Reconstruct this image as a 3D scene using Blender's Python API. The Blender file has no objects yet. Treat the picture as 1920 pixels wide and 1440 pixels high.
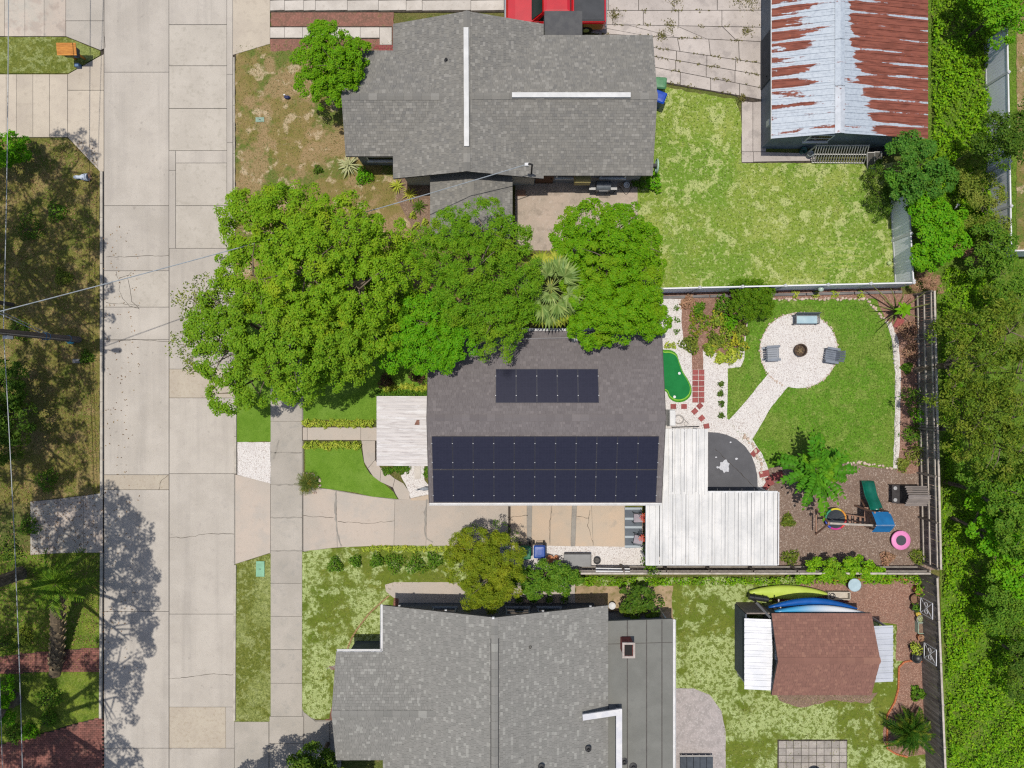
import bpy, math, random
import numpy as np
from mathutils import Vector, Matrix

# ---------------------------------------------------------------- camera, sky, sun, exposure
sc = bpy.context.scene
COL = sc.collection
H = 39.0          # height of the drone above the ground, metres
S = 34.0          # photograph pixels per metre on the ground
SUNV = Vector((-0.13, 0.06, 1.0)).normalized()

cam_d = bpy.data.cameras.new('camera')
cam_d.sensor_width = 36.0
cam_d.lens = 36.0 * (S * H) / 1920.0
cam_d.clip_end = 1500
cam = bpy.data.objects.new('camera', cam_d)
COL.objects.link(cam)
cam.location = (0, 0, H)
sc.camera = cam

world = bpy.data.worlds.new('World')
sc.world = world
world.use_nodes = True
nt = world.node_tree
sky = nt.nodes.new('ShaderNodeTexSky')
sky.sky_type = 'NISHITA'
sky.sun_disc = False
sky.dust_density = 1.8
sky.ozone_density = 0.6
sky.sun_elevation = math.asin(SUNV.z)
sky.sun_rotation = math.atan2(SUNV.x, SUNV.y)
nt.links.new(sky.outputs[0], nt.nodes['Background'].inputs[0])
nt.nodes['Background'].inputs[1].default_value = 0.115

sun_d = bpy.data.lights.new('sun', 'SUN')
sun_d.energy = 4.0
sun_d.angle = math.radians(0.53)
sun_d.color = (1.0, 0.95, 0.87)
sun = bpy.data.objects.new('sun', sun_d)
COL.objects.link(sun)
sun.location = (0, 0, 60)
sun.rotation_euler = SUNV.to_track_quat('Z', 'Y').to_euler()

sc.view_settings.view_transform = 'Standard'
sc.view_settings.look = 'None'
sc.view_settings.gamma = 1.0
sc.view_settings.use_curve_mapping = False
sc.view_settings.exposure = 0.17
sc.cycles.use_denoising = False
sc.cycles.filter_width = 1.25
sc.cycles.max_bounces = 6
sc.cycles.diffuse_bounces = 3
sc.cycles.transparent_max_bounces = 6

# ---------------------------------------------------------------- helpers
random.seed(11)
R = np.random.default_rng(11)

def W(px, py, z=0.0):
    """ground plan of the place: survey pixel -> metres, for a point at height z"""
    k = (H - z) / H / S
    return Vector(((px - 960) * k, (720 - py) * k, z))

def D(r, g, b, f=0.62):
    """sRGB 0-255 -> linear albedo"""
    o = []
    for c in (r, g, b):
        c /= 255.0
        o.append((c / 12.92 if c <= 0.04045 else ((c + 0.055) / 1.055) ** 2.4) * f)
    return tuple(o) + (1.0,)

class NT:
    def __init__(s, name):
        s.m = bpy.data.materials.new(name)
        s.m.use_nodes = True
        s.t = s.m.node_tree
        s.b = s.t.nodes['Principled BSDF']
    def n(s, typ, **kw):
        x = s.t.nodes.new(typ)
        for k, v in kw.items():
            setattr(x, k, v)
        return x
    def l(s, a, b):
        s.t.links.new(a, b)
    def noise(s, vec, scale, detail=4.0, rough=0.6, dist=0.0):
        x = s.n('ShaderNodeTexNoise')
        x.inputs['Scale'].default_value = scale
        x.inputs['Detail'].default_value = detail
        x.inputs['Roughness'].default_value = rough
        x.inputs['Distortion'].default_value = dist
        s.l(vec, x.inputs['Vector'])
        return x.outputs['Fac']
    def rng(s, val, a, b, c=0.0, d=1.0):
        x = s.n('ShaderNodeMapRange', interpolation_type='SMOOTHSTEP')
        for i, v in enumerate((a, b, c, d)):
            x.inputs[i + 1].default_value = v
        s.l(val, x.inputs[0])
        return x.outputs[0]
    def mul(s, a, b, op='MULTIPLY'):
        x = s.n('ShaderNodeMath', operation=op)
        for i, v in enumerate((a, b)):
            if isinstance(v, (int, float)):
                x.inputs[i].default_value = v
            else:
                s.l(v, x.inputs[i])
        return x.outputs[0]
    def mix(s, fac, a, b, blend='MIX'):
        x = s.n('ShaderNodeMix', data_type='RGBA', blend_type=blend)
        for i, v in ((0, fac), (6, a), (7, b)):
            if isinstance(v, (int, float)):
                x.inputs[i].default_value = v
            elif isinstance(v, tuple):
                x.inputs[i].default_value = v
            else:
                s.l(v, x.inputs[i])
        return x.outputs[2]

def MAT(name, a, b=None, scale=3.0, lo=0.35, hi=0.65, layers=(), rough=0.9, bump=0.0, bscale=30.0,
        rnd=0.0, island=0.0, stretch=None, space='pos', metal=0.0, spec=0.3, coat=0.0, detail=5.0):
    """procedural surface: base noise between a and b, then layers (scale, lo, hi, colour, strength)"""
    q = NT(name)
    if space == 'pos':
        vec = q.n('ShaderNodeNewGeometry').outputs['Position']
    else:
        vec = q.n('ShaderNodeTexCoord').outputs['Object']
    base_vec = vec
    if stretch:
        mp = q.n('ShaderNodeMapping')
        mp.inputs['Scale'].default_value = stretch
        q.l(vec, mp.inputs['Vector'])
        vec = mp.outputs[0]
    b = b or a
    col = q.mix(q.rng(q.noise(vec, scale, detail), lo, hi), a, b)
    for i, ly_ in enumerate(layers):
        s_, l_, h_, c_, k_ = ly_[:5]
        ad = q.n('ShaderNodeVectorMath', operation='ADD')
        ad.inputs[1].default_value = (17.3 * (i + 1), 9.1 * (i + 1), 3.3)
        if len(ly_) > 5:
            m2 = q.n('ShaderNodeMapping'); m2.inputs['Scale'].default_value = ly_[5]
            q.l(base_vec, m2.inputs[0]); q.l(m2.outputs[0], ad.inputs[0])
        else:
            q.l(vec, ad.inputs[0])
        f = q.rng(q.noise(ad.outputs[0], s_, 5.0), l_, h_, 0.0, k_)
        col = q.mix(f, col, c_)
    if rnd:
        oi = q.n('ShaderNodeObjectInfo').outputs['Random']
        v = q.rng(oi, 0.0, 1.0, 1.0 - rnd, 1.0 + rnd)
        hs = q.n('ShaderNodeHueSaturation')
        q.l(v, hs.inputs['Value']); q.l(col, hs.inputs['Color'])
        col = hs.outputs[0]
    if island:
        ri = q.n('ShaderNodeNewGeometry').outputs['Random Per Island']
        x = q.n('ShaderNodeMapRange')
        x.inputs[3].default_value = 1.0 - island; x.inputs[4].default_value = 1.0 + island
        q.l(ri, x.inputs[0])
        hs = q.n('ShaderNodeHueSaturation')
        q.l(x.outputs[0], hs.inputs['Value']); q.l(col, hs.inputs['Color'])
        col = hs.outputs[0]
    q.l(col, q.b.inputs['Base Color'])
    q.b.inputs['Roughness'].default_value = rough
    q.b.inputs['Metallic'].default_value = metal
    q.b.inputs['Specular IOR Level'].default_value = spec
    if coat:
        q.b.inputs['Coat Weight'].default_value = coat
        q.b.inputs['Coat Roughness'].default_value = 0.05
    if bump:
        bp = q.n('ShaderNodeBump')
        bp.inputs['Strength'].default_value = bump
        bp.inputs['Distance'].default_value = 0.03
        q.l(q.noise(base_vec, bscale, 3.0), bp.inputs['Height'])
        q.l(bp.outputs[0], q.b.inputs['Normal'])
    return q.m

def LEAF(name, dark, light, hue=0.015, trans=0.3, warm=None, nscale=0.5, gloss=0.6, warmk=0.5):
    """leaf surface: every leaf its own tone, slow drift through the crown, light shining through"""
    q = NT(name)
    g = q.n('ShaderNodeNewGeometry')
    ri = g.outputs['Random Per Island']
    col = q.mix(ri, dark, light)
    if warm:
        col = q.mix(q.rng(q.noise(g.outputs['Position'], nscale, 3.0), 0.5, 0.72, 0.0, warmk), col, warm)
    hs = q.n('ShaderNodeHueSaturation')
    mr = q.n('ShaderNodeMapRange')
    mr.inputs[3].default_value = 0.5 - hue; mr.inputs[4].default_value = 0.5 + hue
    x = q.mul(q.mul(ri, 7.31), 1.0, 'MODULO')
    q.l(x, mr.inputs[0])
    q.l(mr.outputs[0], hs.inputs['Hue']); q.l(col, hs.inputs['Color'])
    col = hs.outputs[0]
    q.l(col, q.b.inputs['Base Color'])
    q.b.inputs['Roughness'].default_value = gloss
    q.b.inputs['Specular IOR Level'].default_value = 0.12
    tr = q.n('ShaderNodeBsdfTranslucent')
    bright = q.mix(1.0, col, (1.1, 1.0, 0.4, 1.0), 'MULTIPLY')
    q.l(bright, tr.inputs[0])
    ms = q.n('ShaderNodeMixShader')
    ms.inputs[0].default_value = trans
    q.l(q.b.outputs[0], ms.inputs[1]); q.l(tr.outputs[0], ms.inputs[2])
    q.l(ms.outputs[0], q.t.nodes['Material Output'].inputs['Surface'])
    return q.m

# ---- objects
WL = {}            # world place of every parent built so far

def tag(o, label, cat, group=None, kind=None):
    if label: o['label'] = label
    if cat: o['category'] = cat
    if group: o['group'] = group
    if kind: o['kind'] = kind
    return o

def thing(name, label, cat, loc=(0, 0, 0), group=None):
    o = bpy.data.objects.new(name, None)
    COL.objects.link(o)
    o.empty_display_size = 0.2
    o.location = loc
    WL[o.name] = Vector(loc)
    return tag(o, label, cat, group)

def link(name, me, mat, parent, origin, smooth):
    if mat is not None and not me.materials:
        me.materials.append(mat)
    if smooth:
        me.polygons.foreach_set('use_smooth', np.ones(len(me.polygons), dtype=bool))
    o = bpy.data.objects.new(name, me)
    COL.objects.link(o)
    if parent is not None:
        o.parent = parent
        o.location = origin - WL[parent.name]
    else:
        o.location = origin
    WL[o.name] = Vector(origin)
    return o

def place(name, me, parent, origin, rot=(0, 0, 0), scale=(1, 1, 1)):
    """another piece on shared mesh data"""
    o = bpy.data.objects.new(name, me)
    COL.objects.link(o)
    origin = Vector(origin)
    if parent is not None:
        o.parent = parent
        o.location = origin - WL[parent.name]
    else:
        o.location = origin
    o.rotation_euler = rot
    o.scale = scale
    WL[o.name] = origin
    return o

def copy_tree(o, parent=None):
    c = o.copy()
    COL.objects.link(c)
    if parent is not None:
        c.parent = parent
    for ch in list(o.children):
        copy_tree(ch, c)
    return c

def npmesh(name, v, f):
    """v (N,3), f (M,k) arrays -> mesh, quickly"""
    v = np.asarray(v, dtype=np.float32); f = np.asarray(f, dtype=np.int32)
    me = bpy.data.meshes.new(name)
    k = f.shape[1]
    me.vertices.add(len(v)); me.vertices.foreach_set('co', v.ravel())
    me.loops.add(f.size); me.loops.foreach_set('vertex_index', f.ravel())
    me.polygons.add(len(f))
    me.polygons.foreach_set('loop_start', np.arange(0, f.size, k, dtype=np.int32))
    me.polygons.foreach_set('loop_total', np.full(len(f), k, dtype=np.int32))
    me.update(calc_edges=True)
    return me

class MB:
    def __init__(s):
        s.v = []; s.f = []
    def add(s, v, f):
        o = len(s.v)
        s.v += [tuple(p) for p in v]
        s.f += [tuple(i + o for i in q) for q in f]
        return s
    def box(s, c, d, rz=0.0, tilt=None, ch=0.0):
        """box with centre c, size d; ch chamfers the top edge"""
        x, y, z = d[0] / 2, d[1] / 2, d[2] / 2
        if ch:
            p = [(-x, -y, -z), (x, -y, -z), (x, y, -z), (-x, y, -z), (-x, -y, z - ch), (x, -y, z - ch), (x, y, z - ch), (-x, y, z - ch),
                 (-x + ch, -y + ch, z), (x - ch, -y + ch, z), (x - ch, y - ch, z), (-x + ch, y - ch, z)]
            f = [(3, 2, 1, 0), (0, 1, 5, 4), (1, 2, 6, 5), (2, 3, 7, 6), (3, 0, 4, 7), (4, 5, 9, 8), (5, 6, 10, 9), (6, 7, 11, 10), (7, 4, 8, 11), (8, 9, 10, 11)]
        else:
            p = [(-x, -y, -z), (x, -y, -z), (x, y, -z), (-x, y, -z), (-x, -y, z), (x, -y, z), (x, y, z), (-x, y, z)]
            f = [(3, 2, 1, 0), (0, 1, 5, 4), (1, 2, 6, 5), (2, 3, 7, 6), (3, 0, 4, 7), (4, 5, 6, 7)]
        m = Matrix.Rotation(rz, 3, 'Z')
        if tilt: m = m @ Matrix.Rotation(tilt[0], 3, 'X') @ Matrix.Rotation(tilt[1], 3, 'Y')
        c = Vector(c)
        return s.add([m @ Vector(q) + c for q in p], f)
    def bar(s, a, b, w, h=None, up=(0, 0, 1)):
        """rectangular bar from a to b"""
        a = Vector(a); b = Vector(b); h = h or w
        t = (b - a).normalized(); up = Vector(up)
        if abs(t.dot(up)) > 0.98: up = Vector((0, 1, 0))
        x = t.cross(up).normalized() * (w / 2); y = x.cross(t).normalized() * (h / 2)
        p = [a - x - y, a + x - y, a + x + y, a - x + y, b - x - y, b + x - y, b + x + y, b - x + y]
        return s.add(p, [(0, 1, 2, 3), (7, 6, 5, 4), (4, 5, 1, 0), (5, 6, 2, 1), (6, 7, 3, 2), (7, 4, 0, 3)])
    def tube(s, pts, rad, n=8, closed=False):
        pts = [Vector(p) for p in pts]
        if isinstance(rad, (int, float)): rad = [rad] * len(pts)
        v = []; f = []
        m = len(pts)
        ref = None
        for i, p in enumerate(pts):
            if closed: t = pts[(i + 1) % m] - pts[i - 1]
            else: t = pts[min(i + 1, m - 1)] - pts[max(i - 1, 0)]
            t.normalize()
            if ref is None or abs(t.dot(ref)) > 0.95:
                ref = Vector((0, 0, 1)) if abs(t.z) < 0.9 else Vector((1, 0, 0))
            x = t.cross(ref).normalized(); y = t.cross(x)
            for k in range(n):
                a = 2 * math.pi * k / n
                v.append(p + (x * math.cos(a) + y * math.sin(a)) * rad[i])
        for i in range(m if closed else m - 1):
            j = (i + 1) % m
            for k in range(n):
                l = (k + 1) % n
                f.append((i * n + k, i * n + l, j * n + l, j * n + k))
        if not closed:
            f.append(tuple(range(n))); f.append(tuple((m - 1) * n + k for k in reversed(range(n))))
        return s.add(v, f)
    def prism(s, poly, z0, z1, inset=0.0):
        n = len(poly)
        c = Vector((sum(p[0] for p in poly) / n, sum(p[1] for p in poly) / n))
        v = [(p[0], p[1], z0) for p in poly]
        for p in poly:
            q = Vector((p[0], p[1]))
            if inset:
                d = (c - q); q = q + d.normalized() * min(inset, d.length * 0.3)
            v.append((q.x, q.y, z1))
        f = [tuple(reversed(range(n))), tuple(range(n, 2 * n))]
        f += [(i, (i + 1) % n, n + (i + 1) % n, n + i) for i in range(n)]
        return s.add(v, f)
    def lathe(s, c, prof, n=20, cap=True):
        c = Vector(c); v = []; f = []
        for r, z in prof:
            for k in range(n):
                a = 2 * math.pi * k / n
                v.append((c.x + r * math.cos(a), c.y + r * math.sin(a), c.z + z))
        for i in range(len(prof) - 1):
            for k in range(n):
                l = (k + 1) % n
                f.append((i * n + k, i * n + l, (i + 1) * n + l, (i + 1) * n + k))
        if cap:
            f.append(tuple(reversed(range(n)))); f.append(tuple((len(prof) - 1) * n + k for k in range(n)))
        return s.add(v, f)
    def loft(s, rings, cap=True):
        v = []; f = []; n = len(rings[0])
        for r in rings: v += list(r)
        for i in range(len(rings) - 1):
            for k in range(n):
                l = (k + 1) % n
                f.append((i * n + k, i * n + l, (i + 1) * n + l, (i + 1) * n + k))
        if cap:
            f.append(tuple(reversed(range(n)))); f.append(tuple((len(rings) - 1) * n + k for k in range(n)))
        return s.add(v, f)
    def build(s, name, mat, parent=None, smooth=False, origin=None):
        if origin is None:
            if parent is not None: origin = WL[parent.name]
            else:
                a = np.array(s.v)
                lo = a.min(0); hi = a.max(0)
                origin = Vector(((lo[0] + hi[0]) / 2, (lo[1] + hi[1]) / 2, lo[2]))
        origin = Vector(origin)
        me = bpy.data.meshes.new(name)
        me.from_pydata([(x - origin.x, y - origin.y, z - origin.z) for x, y, z in s.v], [], s.f)
        me.update()
        return link(name, me, mat, parent, origin, smooth)

def smooth_loop(pts, n=6):
    """closed Catmull-Rom through the points"""
    m = len(pts); out = []
    P = [Vector((p[0], p[1])) for p in pts]
    for i in range(m):
        a, b, c, d = P[i - 1], P[i], P[(i + 1) % m], P[(i + 2) % m]
        for k in range(n):
            t = k / n
            out.append(tuple(0.5 * (2 * b + (c - a) * t + (2 * a - 5 * b + 4 * c - d) * t * t + (3 * b - a - 3 * c + d) * t ** 3)))
    return out

def ragged(poly, step=0.25, amp=0.04):
    """edge of a lawn or bed: cut into short runs and made uneven (metres)"""
    out = []
    n = len(poly)
    for i in range(n):
        a = Vector(poly[i]); b = Vector(poly[(i + 1) % n])
        L = (b - a).length
        if L < 1e-6: continue
        k = max(1, int(L / step))
        nrm = Vector((-(b - a).y, (b - a).x)) / L
        for j in range(k):
            q = a + (b - a) * (j / k)
            if j: q += nrm * random.uniform(-amp, amp)
            out.append((q.x, q.y))
    return out

def G(pts):
    return [tuple(W(x, y).xy) for x, y in pts]

def sheet(name, pts, z, mat, parent=None, curve=False, amp=0.04, step=0.25, depth=0.12):
    p = smooth_loop(pts) if curve else pts
    p = G(p)
    if amp: p = ragged(p, step, amp)
    m = MB().prism(p, z - depth, z)
    o = m.build(name, mat, parent)
    if parent is None: o['kind'] = 'structure'
    return o

def slabs(parent, quads, z, mat, gap=0.022, depth=0.14, name='slab'):
    """concrete laid in bays: every bay a piece with a worn edge and an open joint round it"""
    for q in quads:
        P = [Vector(p) for p in G(q)]
        c = sum(P, Vector((0, 0))) / len(P)
        n = len(P); Q = []
        # pull every edge in by half the joint
        area = sum(P[i].x * P[(i + 1) % n].y - P[(i + 1) % n].x * P[i].y for i in range(n))
        if area < 0: P.reverse()
        for i in range(n):
            a, b, d = P[i - 1], P[i], P[(i + 1) % n]
            e1 = (b - a).normalized(); e2 = (d - b).normalized()
            n1 = Vector((-e1.y, e1.x)); n2 = Vector((-e2.y, e2.x))
            k = n1 + n2
            if k.length < 1e-4: k = n1
            k = k / max(0.3, k.dot(n1))
            Q.append(b + k * gap / 2)
        dz = random.uniform(-0.004, 0.004)
        v = [(p.x, p.y, z - depth) for p in Q] + [(p.x, p.y, z + dz - 0.008) for p in Q]
        v += [tuple((p + (c - p).normalized() * 0.012).to_3d() + Vector((0, 0, z + dz))) for p in Q]
        f = [tuple(range(2 * n, 3 * n))]
        for lv in (0, n):
            f += [(lv + i, lv + (i + 1) % n, lv + n + (i + 1) % n, lv + n + i) for i in range(n)]
        MB().add(v, f).build(name, mat, parent, origin=(c.x, c.y, z - depth))

def grid(x0, x1, ys):
    return [[(x0, a), (x1, a), (x1, b), (x0, b)] for a, b in zip(ys[:-1], ys[1:])]

def crack(parent, pts, z, w=0.018, name='crack', mat=None):
    """a crack: a narrow wandering ribbon filled with dirt"""
    P = [W(x, y) for x, y in pts]
    L = []
    for a, b in zip(P[:-1], P[1:]):
        k = max(2, int((b - a).length / 0.18))
        for j in range(k):
            q = a + (b - a) * (j / k)
            L.append(q + Vector((random.uniform(-.035, .035), random.uniform(-.035, .035), 0)))
    L.append(P[-1])
    v = []; f = []
    for i, q in enumerate(L):
        t = (L[min(i + 1, len(L) - 1)] - L[max(i - 1, 0)]).normalized()
        nn = Vector((-t.y, t.x, 0)) * w * random.uniform(0.25, 0.8)
        v += [(q.x + nn.x, q.y + nn.y, z), (q.x - nn.x, q.y - nn.y, z)]
        if i: f.append((2 * i - 2, 2 * i - 1, 2 * i + 1, 2 * i))
    return MB().add(v, f).build(name, mat or M_dirt, parent)

# ---- leaves
def unit(a):
    return a / np.maximum(np.linalg.norm(a, axis=1, keepdims=True), 1e-6)

def kites(c, nrm, L, Wd, axis=None, fold=0.0):
    """one leaf-shaped face for each centre"""
    n = len(c)
    t = R.normal(size=(n, 3)) if axis is None else axis + R.normal(size=(n, 3)) * 0.15
    t = unit(t - nrm * np.sum(t * nrm, 1, keepdims=True))
    b = np.cross(nrm, t)
    L = np.asarray(L).reshape(-1, 1) * np.ones((n, 1)); Wd = np.asarray(Wd).reshape(-1, 1) * np.ones((n, 1))
    v = np.empty((n, 4, 3), dtype=np.float32)
    v[:, 0] = c - t * L * 0.5
    v[:, 1] = c - t * L * 0.05 + b * Wd * 0.5 + nrm * fold * Wd
    v[:, 2] = c + t * L * 0.5
    v[:, 3] = c - t * L * 0.05 - b * Wd * 0.5 + nrm * fold * Wd
    f = np.arange(4 * n, dtype=np.int32).reshape(n, 4)
    return v.reshape(-1, 3), f

def puff(lobes, sub_r, per, leaf, n_mult=1.0, low=-0.25, flat=0.8, spread=0.55, shell=(0.55, 1.05)):
    """leaf centres and normals for a crown: lobes > bunches > leaves"""
    C = []; N = []
    for (cx, cy, cz, r) in lobes:
        c0 = np.array([cx, cy, cz])
        nb = max(3, int(n_mult * 5.2 * (r / sub_r) ** 2 * 0.62))
        d = unit(R.normal(size=(nb * 3, 3)))
        d = d[d[:, 2] > low][:nb]
        rad = r * R.uniform(0.62, 1.05, size=(len(d), 1))
        bc = c0 + d * rad * np.array([1, 1, flat])
        # a few bunches inside, so that gaps look into the crown and not through it
        for b, dd in zip(bc, d):
            k = int(per * R.uniform(0.6, 1.25))
            e = unit(R.normal(size=(k, 3)) + dd * 0.9 + np.array([0, 0, 0.35]))
            sr = sub_r * R.uniform(0.7, 1.25)
            C.append(b + e * sr * R.uniform(shell[0], shell[1], size=(k, 1)) * np.array([1, 1, 0.75]))
            N.append(unit(e * 0.7 + np.array([0, 0, 0.75]) + R.normal(size=(k, 3)) * spread))
    return np.concatenate(C), np.concatenate(N)

def tree(name, label, cat, base, lobes_img, leaf_mat, leaf=(0.16, 0.085), sub_r=0.5, per=170, group=None,
         trunk_r=0.16, n_mult=1.0, flat=0.8, spread=0.34, low=-0.25, bark=None, lobes=None, pname='crown'):
    """tapered trunk with limbs running into every lobe, and a crown of leaves"""
    L = lobes or []
    if lobes_img:
        for (px, py, z, r) in lobes_img:
            w = W(px, py, z)
            L.append((w.x, w.y, z, r))
    root = thing(name, label, cat, base, group)
    base = Vector(base)
    tm = MB()
    cx = sum(l[0] for l in L) / len(L); cy = sum(l[1] for l in L) / len(L)
    zmin = min(l[2] - l[3] * 0.8 for l in L)
    fork = Vector(((base.x * 2 + cx) / 3, (base.y * 2 + cy) / 3, max(0.25, min(zmin, min(l[2] for l in L) * 0.6))))
    mid = base.lerp(fork, 0.5) + Vector((random.uniform(-.1, .1), random.uniform(-.1, .1), 0)) * trunk_r * 4
    tm.tube([base + Vector((0, 0, -0.06)), base + Vector((0, 0, 0.12)), mid, fork], [trunk_r * 1.4, trunk_r, trunk_r * 0.85, trunk_r * 0.7], 9)
    for l in L:
        e = Vector((l[0], l[1], l[2] + l[3] * 0.35))
        m1 = fork.lerp(e, 0.5) + Vector((random.uniform(-.2, .2), random.uniform(-.2, .2), random.uniform(0, .25))) * min(1, l[3])
        tm.tube([fork - Vector((0, 0, .05)), m1, e], [trunk_r * 0.5, trunk_r * 0.32, trunk_r * 0.1], 6)
        for k in range(int(3 + l[3] * 2)):
            a = random.uniform(0, 6.28)
            t = e.lerp(m1, random.uniform(0, .6)); o = Vector((math.cos(a), math.sin(a), random.uniform(-.1, .5))) * l[3] * 0.85
            tm.tube([t, t + o * 0.55 + Vector((0, 0, .1 * l[3])), t + o], [trunk_r * .17, trunk_r * .11, trunk_r * .04], 5)
    tm.build('trunk', bark or M_bark, root, smooth=True)
    c, n = puff(L, sub_r, per, leaf, n_mult, low, flat, spread)
    c[:, 2] = np.maximum(c[:, 2], 0.06)
    k = len(c)
    v, f = kites(c, n, leaf[0] * R.uniform(0.7, 1.3, k), leaf[1] * R.uniform(0.7, 1.3, k), fold=0.12)
    v = v - np.array(base, dtype=np.float32)
    link(pname, npmesh(pname, v, f), leaf_mat, root, base, False)
    return root

def shrub(name, label, cat, px, py, r, h, mat, leaf=(0.11, 0.06), group=None, n=500, flat=1.0, stems=5, z=0.0):
    """low plant: short stems and one body of leaves"""
    b = W(px, py); b.z = z
    root = thing(name, label, cat, b, group)
    m = MB()
    for i in range(stems):
        a = random.uniform(0, 6.28); q = random.uniform(.2, .65) * r
        m.tube([b + Vector((0, 0, -.04)), b + Vector((math.cos(a) * q * .4, math.sin(a) * q * .4, h * .4)), b + Vector((math.cos(a) * q, math.sin(a) * q, h * .8))], [.025, .018, .008], 5)
    m.build('stem', M_bark, root)
    d = unit(R.normal(size=(n, 3))); d[:, 2] = np.abs(d[:, 2])
    wob = 1 + 0.25 * np.sin(np.arctan2(d[:, 1], d[:, 0]) * 3 + R.uniform(0, 6)) * np.sqrt(1 - d[:, 2] ** 2)
    c = d * np.array([r, r, h * flat]) * (R.uniform(0.35, 1.0, size=(n, 1)) ** 0.6) * wob[:, None]
    c[:, 2] = np.maximum(c[:, 2], 0.05)
    nn = unit(d * 0.7 + np.array([0, 0, .7]) + R.normal(size=(n, 3)) * .5)
    v, f = kites(c, nn, leaf[0] * R.uniform(.7, 1.3, n), leaf[1] * R.uniform(.7, 1.3, n), fold=0.12)
    link('foliage', npmesh('foliage', v, f), mat, root, b, False)
    return root

def blade_mesh(name, L, wd, arch, n=6, up=0.9, keel=0.15):
    """one strap-like leaf from the origin along +X: rises, arches over, tapers to a point"""
    v = []; f = []
    for i in range(n + 1):
        t = i / n
        x = L * (t * (1 - 0.12 * arch * t)); z = L * (up * t - (up + arch * 0.55) * t * t)
        w = wd * (math.sin(math.pi * min(1, 0.18 + 0.82 * t)) ** 0.7) * 0.5 if t < 1 else 0.002
        v += [(x, -w, z), (x, 0, z - w * keel * 2), (x, w, z)]
        if i:
            a = 3 * (i - 1); b = 3 * i
            f += [(a, b, b + 1, a + 1), (a + 1, b + 1, b + 2, a + 2)]
    me = bpy.data.meshes.new(name)
    me.from_pydata(v, [], f); me.update()
    return me

def feather_mesh(name, L, lw, ll, arch, n=22, up=0.6):
    """palm or cycad frond along +X: a rib with paired leaflets"""
    v = []; f = []
    def rib(t): return Vector((L * t * (1 - .1 * arch * t), 0, L * (up * t - (up + arch * .5) * t * t)))
    for i in range(9):
        p = rib(i / 8); w = .018 * (1 - i / 9) * max(1, L)
        v += [(p.x, -w, p.z), (p.x, w, p.z)]
        if i: f.append((2 * i - 2, 2 * i, 2 * i + 1, 2 * i - 1))
    for i in range(n):
        t = 0.12 + 0.86 * i / n
        p = rib(t)
        ln = ll * math.sin(math.pi * (0.18 + 0.78 * t)) ** 0.6
        for s in (-1, 1):
            o = len(v)
            e = p + Vector((ln * 0.55, s * ln * 0.8, -ln * random.uniform(.1, .35)))
            m = p.lerp(e, .4)
            v += [p[:], (m.x + lw * .5, m.y, m.z), e[:], (m.x - lw * .5, m.y, m.z)]
            f.append((o, o + 1, o + 2, o + 3))
    me = bpy.data.meshes.new(name)
    me.from_pydata([tuple(q) for q in v], [], f); me.update()
    return me

def fan_mesh(name, r, n=20, stalk=0.5):
    """fan palm leaf: stalk along +X, then a hand of narrow blades that split and droop"""
    v = []; f = []
    v += [(0, -.02, 0), (0, .02, 0), (stalk, .015, stalk * .25), (stalk, -.015, stalk * .25)]
    f.append((0, 3, 2, 1))
    o0 = Vector((stalk, 0, stalk * .25))
    for i in range(n):
        a = math.radians(-125 + 250 * i / (n - 1))
        d = Vector((math.cos(a), math.sin(a), 0)); s = Vector((-d.y, d.x, 0))
        q = r * random.uniform(.82, 1.05) * (0.75 + .25 * math.cos(a))
        w = r * .075
        o = len(v)
        m = o0 + d * q * .55 + Vector((0, 0, .05 * r)); e = o0 + d * q - Vector((0, 0, r * random.uniform(.12, .32)))
        v += [o0[:], (m + s * w)[:], e[:], (m - s * w)[:], (m + Vector((0, 0, .035 * r)))[:]]
        f += [(o, o + 1, o + 4), (o + 1, o + 2, o + 4), (o + 2, o + 3, o + 4), (o + 3, o, o + 4)]
    me = bpy.data.meshes.new(name)
    me.from_pydata(v, [], f); me.update()
    return me

def rosette(name, label, cat, base, meshes, count, mat, group=None, lift=(0.0, 0.6), pname='leaf', parent=None, stem=None, scale=(.8, 1.1), droop0=0.0, phase=None):
    """leaves set round a crown; each leaf is a piece of its own"""
    base = Vector(base)
    root = parent or thing(name, label, cat, base, group)
    for me in meshes:
        if not me.materials: me.materials.append(mat)
    ga = 2.39996
    p0 = random.uniform(0, 6.28) if phase is None else phase
    for i in range(count):
        t = i / max(1, count - 1)
        el = lift[0] + (lift[1] - lift[0]) * t
        s = random.uniform(*scale)
        place(pname, meshes[i % len(meshes)], root, base if stem is None else stem,
              (random.uniform(-.15, .15), -el + random.uniform(-.1, .1), p0 + i * ga + random.uniform(-.15, .15)), (s, s, s))
    return root

# ---------------------------------------------------------------- surfaces
M_dirt = MAT('joint_dirt', D(58, 52, 46), D(84, 76, 66), 6, rough=1.0)
M_bark = MAT('bark', D(96, 84, 70), D(140, 126, 108), 9, rough=.95, bump=.6, bscale=25, stretch=(1, 1, .3))
M_road = MAT('road_concrete', D(190, 182, 171), D(200, 192, 181), .5, layers=(
    (.9, .44, .66, D(172, 165, 156), .55, (1.3, .05, 1)), (3.0, .62, .74, D(146, 139, 131), .5), 
    (2.2, .50, .75, D(180, 172, 164), .45), (9, .58, .72, D(166, 158, 147), .4), (40, .60, .70, D(140, 134, 126), .5), (.25, .5, .7, D(205, 197, 186), .7)),
    rnd=.045, bump=.25, bscale=60)
M_road_patch = MAT('patch_concrete', D(192, 184, 172), D(201, 193, 181), .7, layers=((4, .5, .7, D(172, 165, 152), .5), (50, .66, .74, D(128, 124, 118), .5)), rnd=.03, bump=.2, bscale=60)
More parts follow.
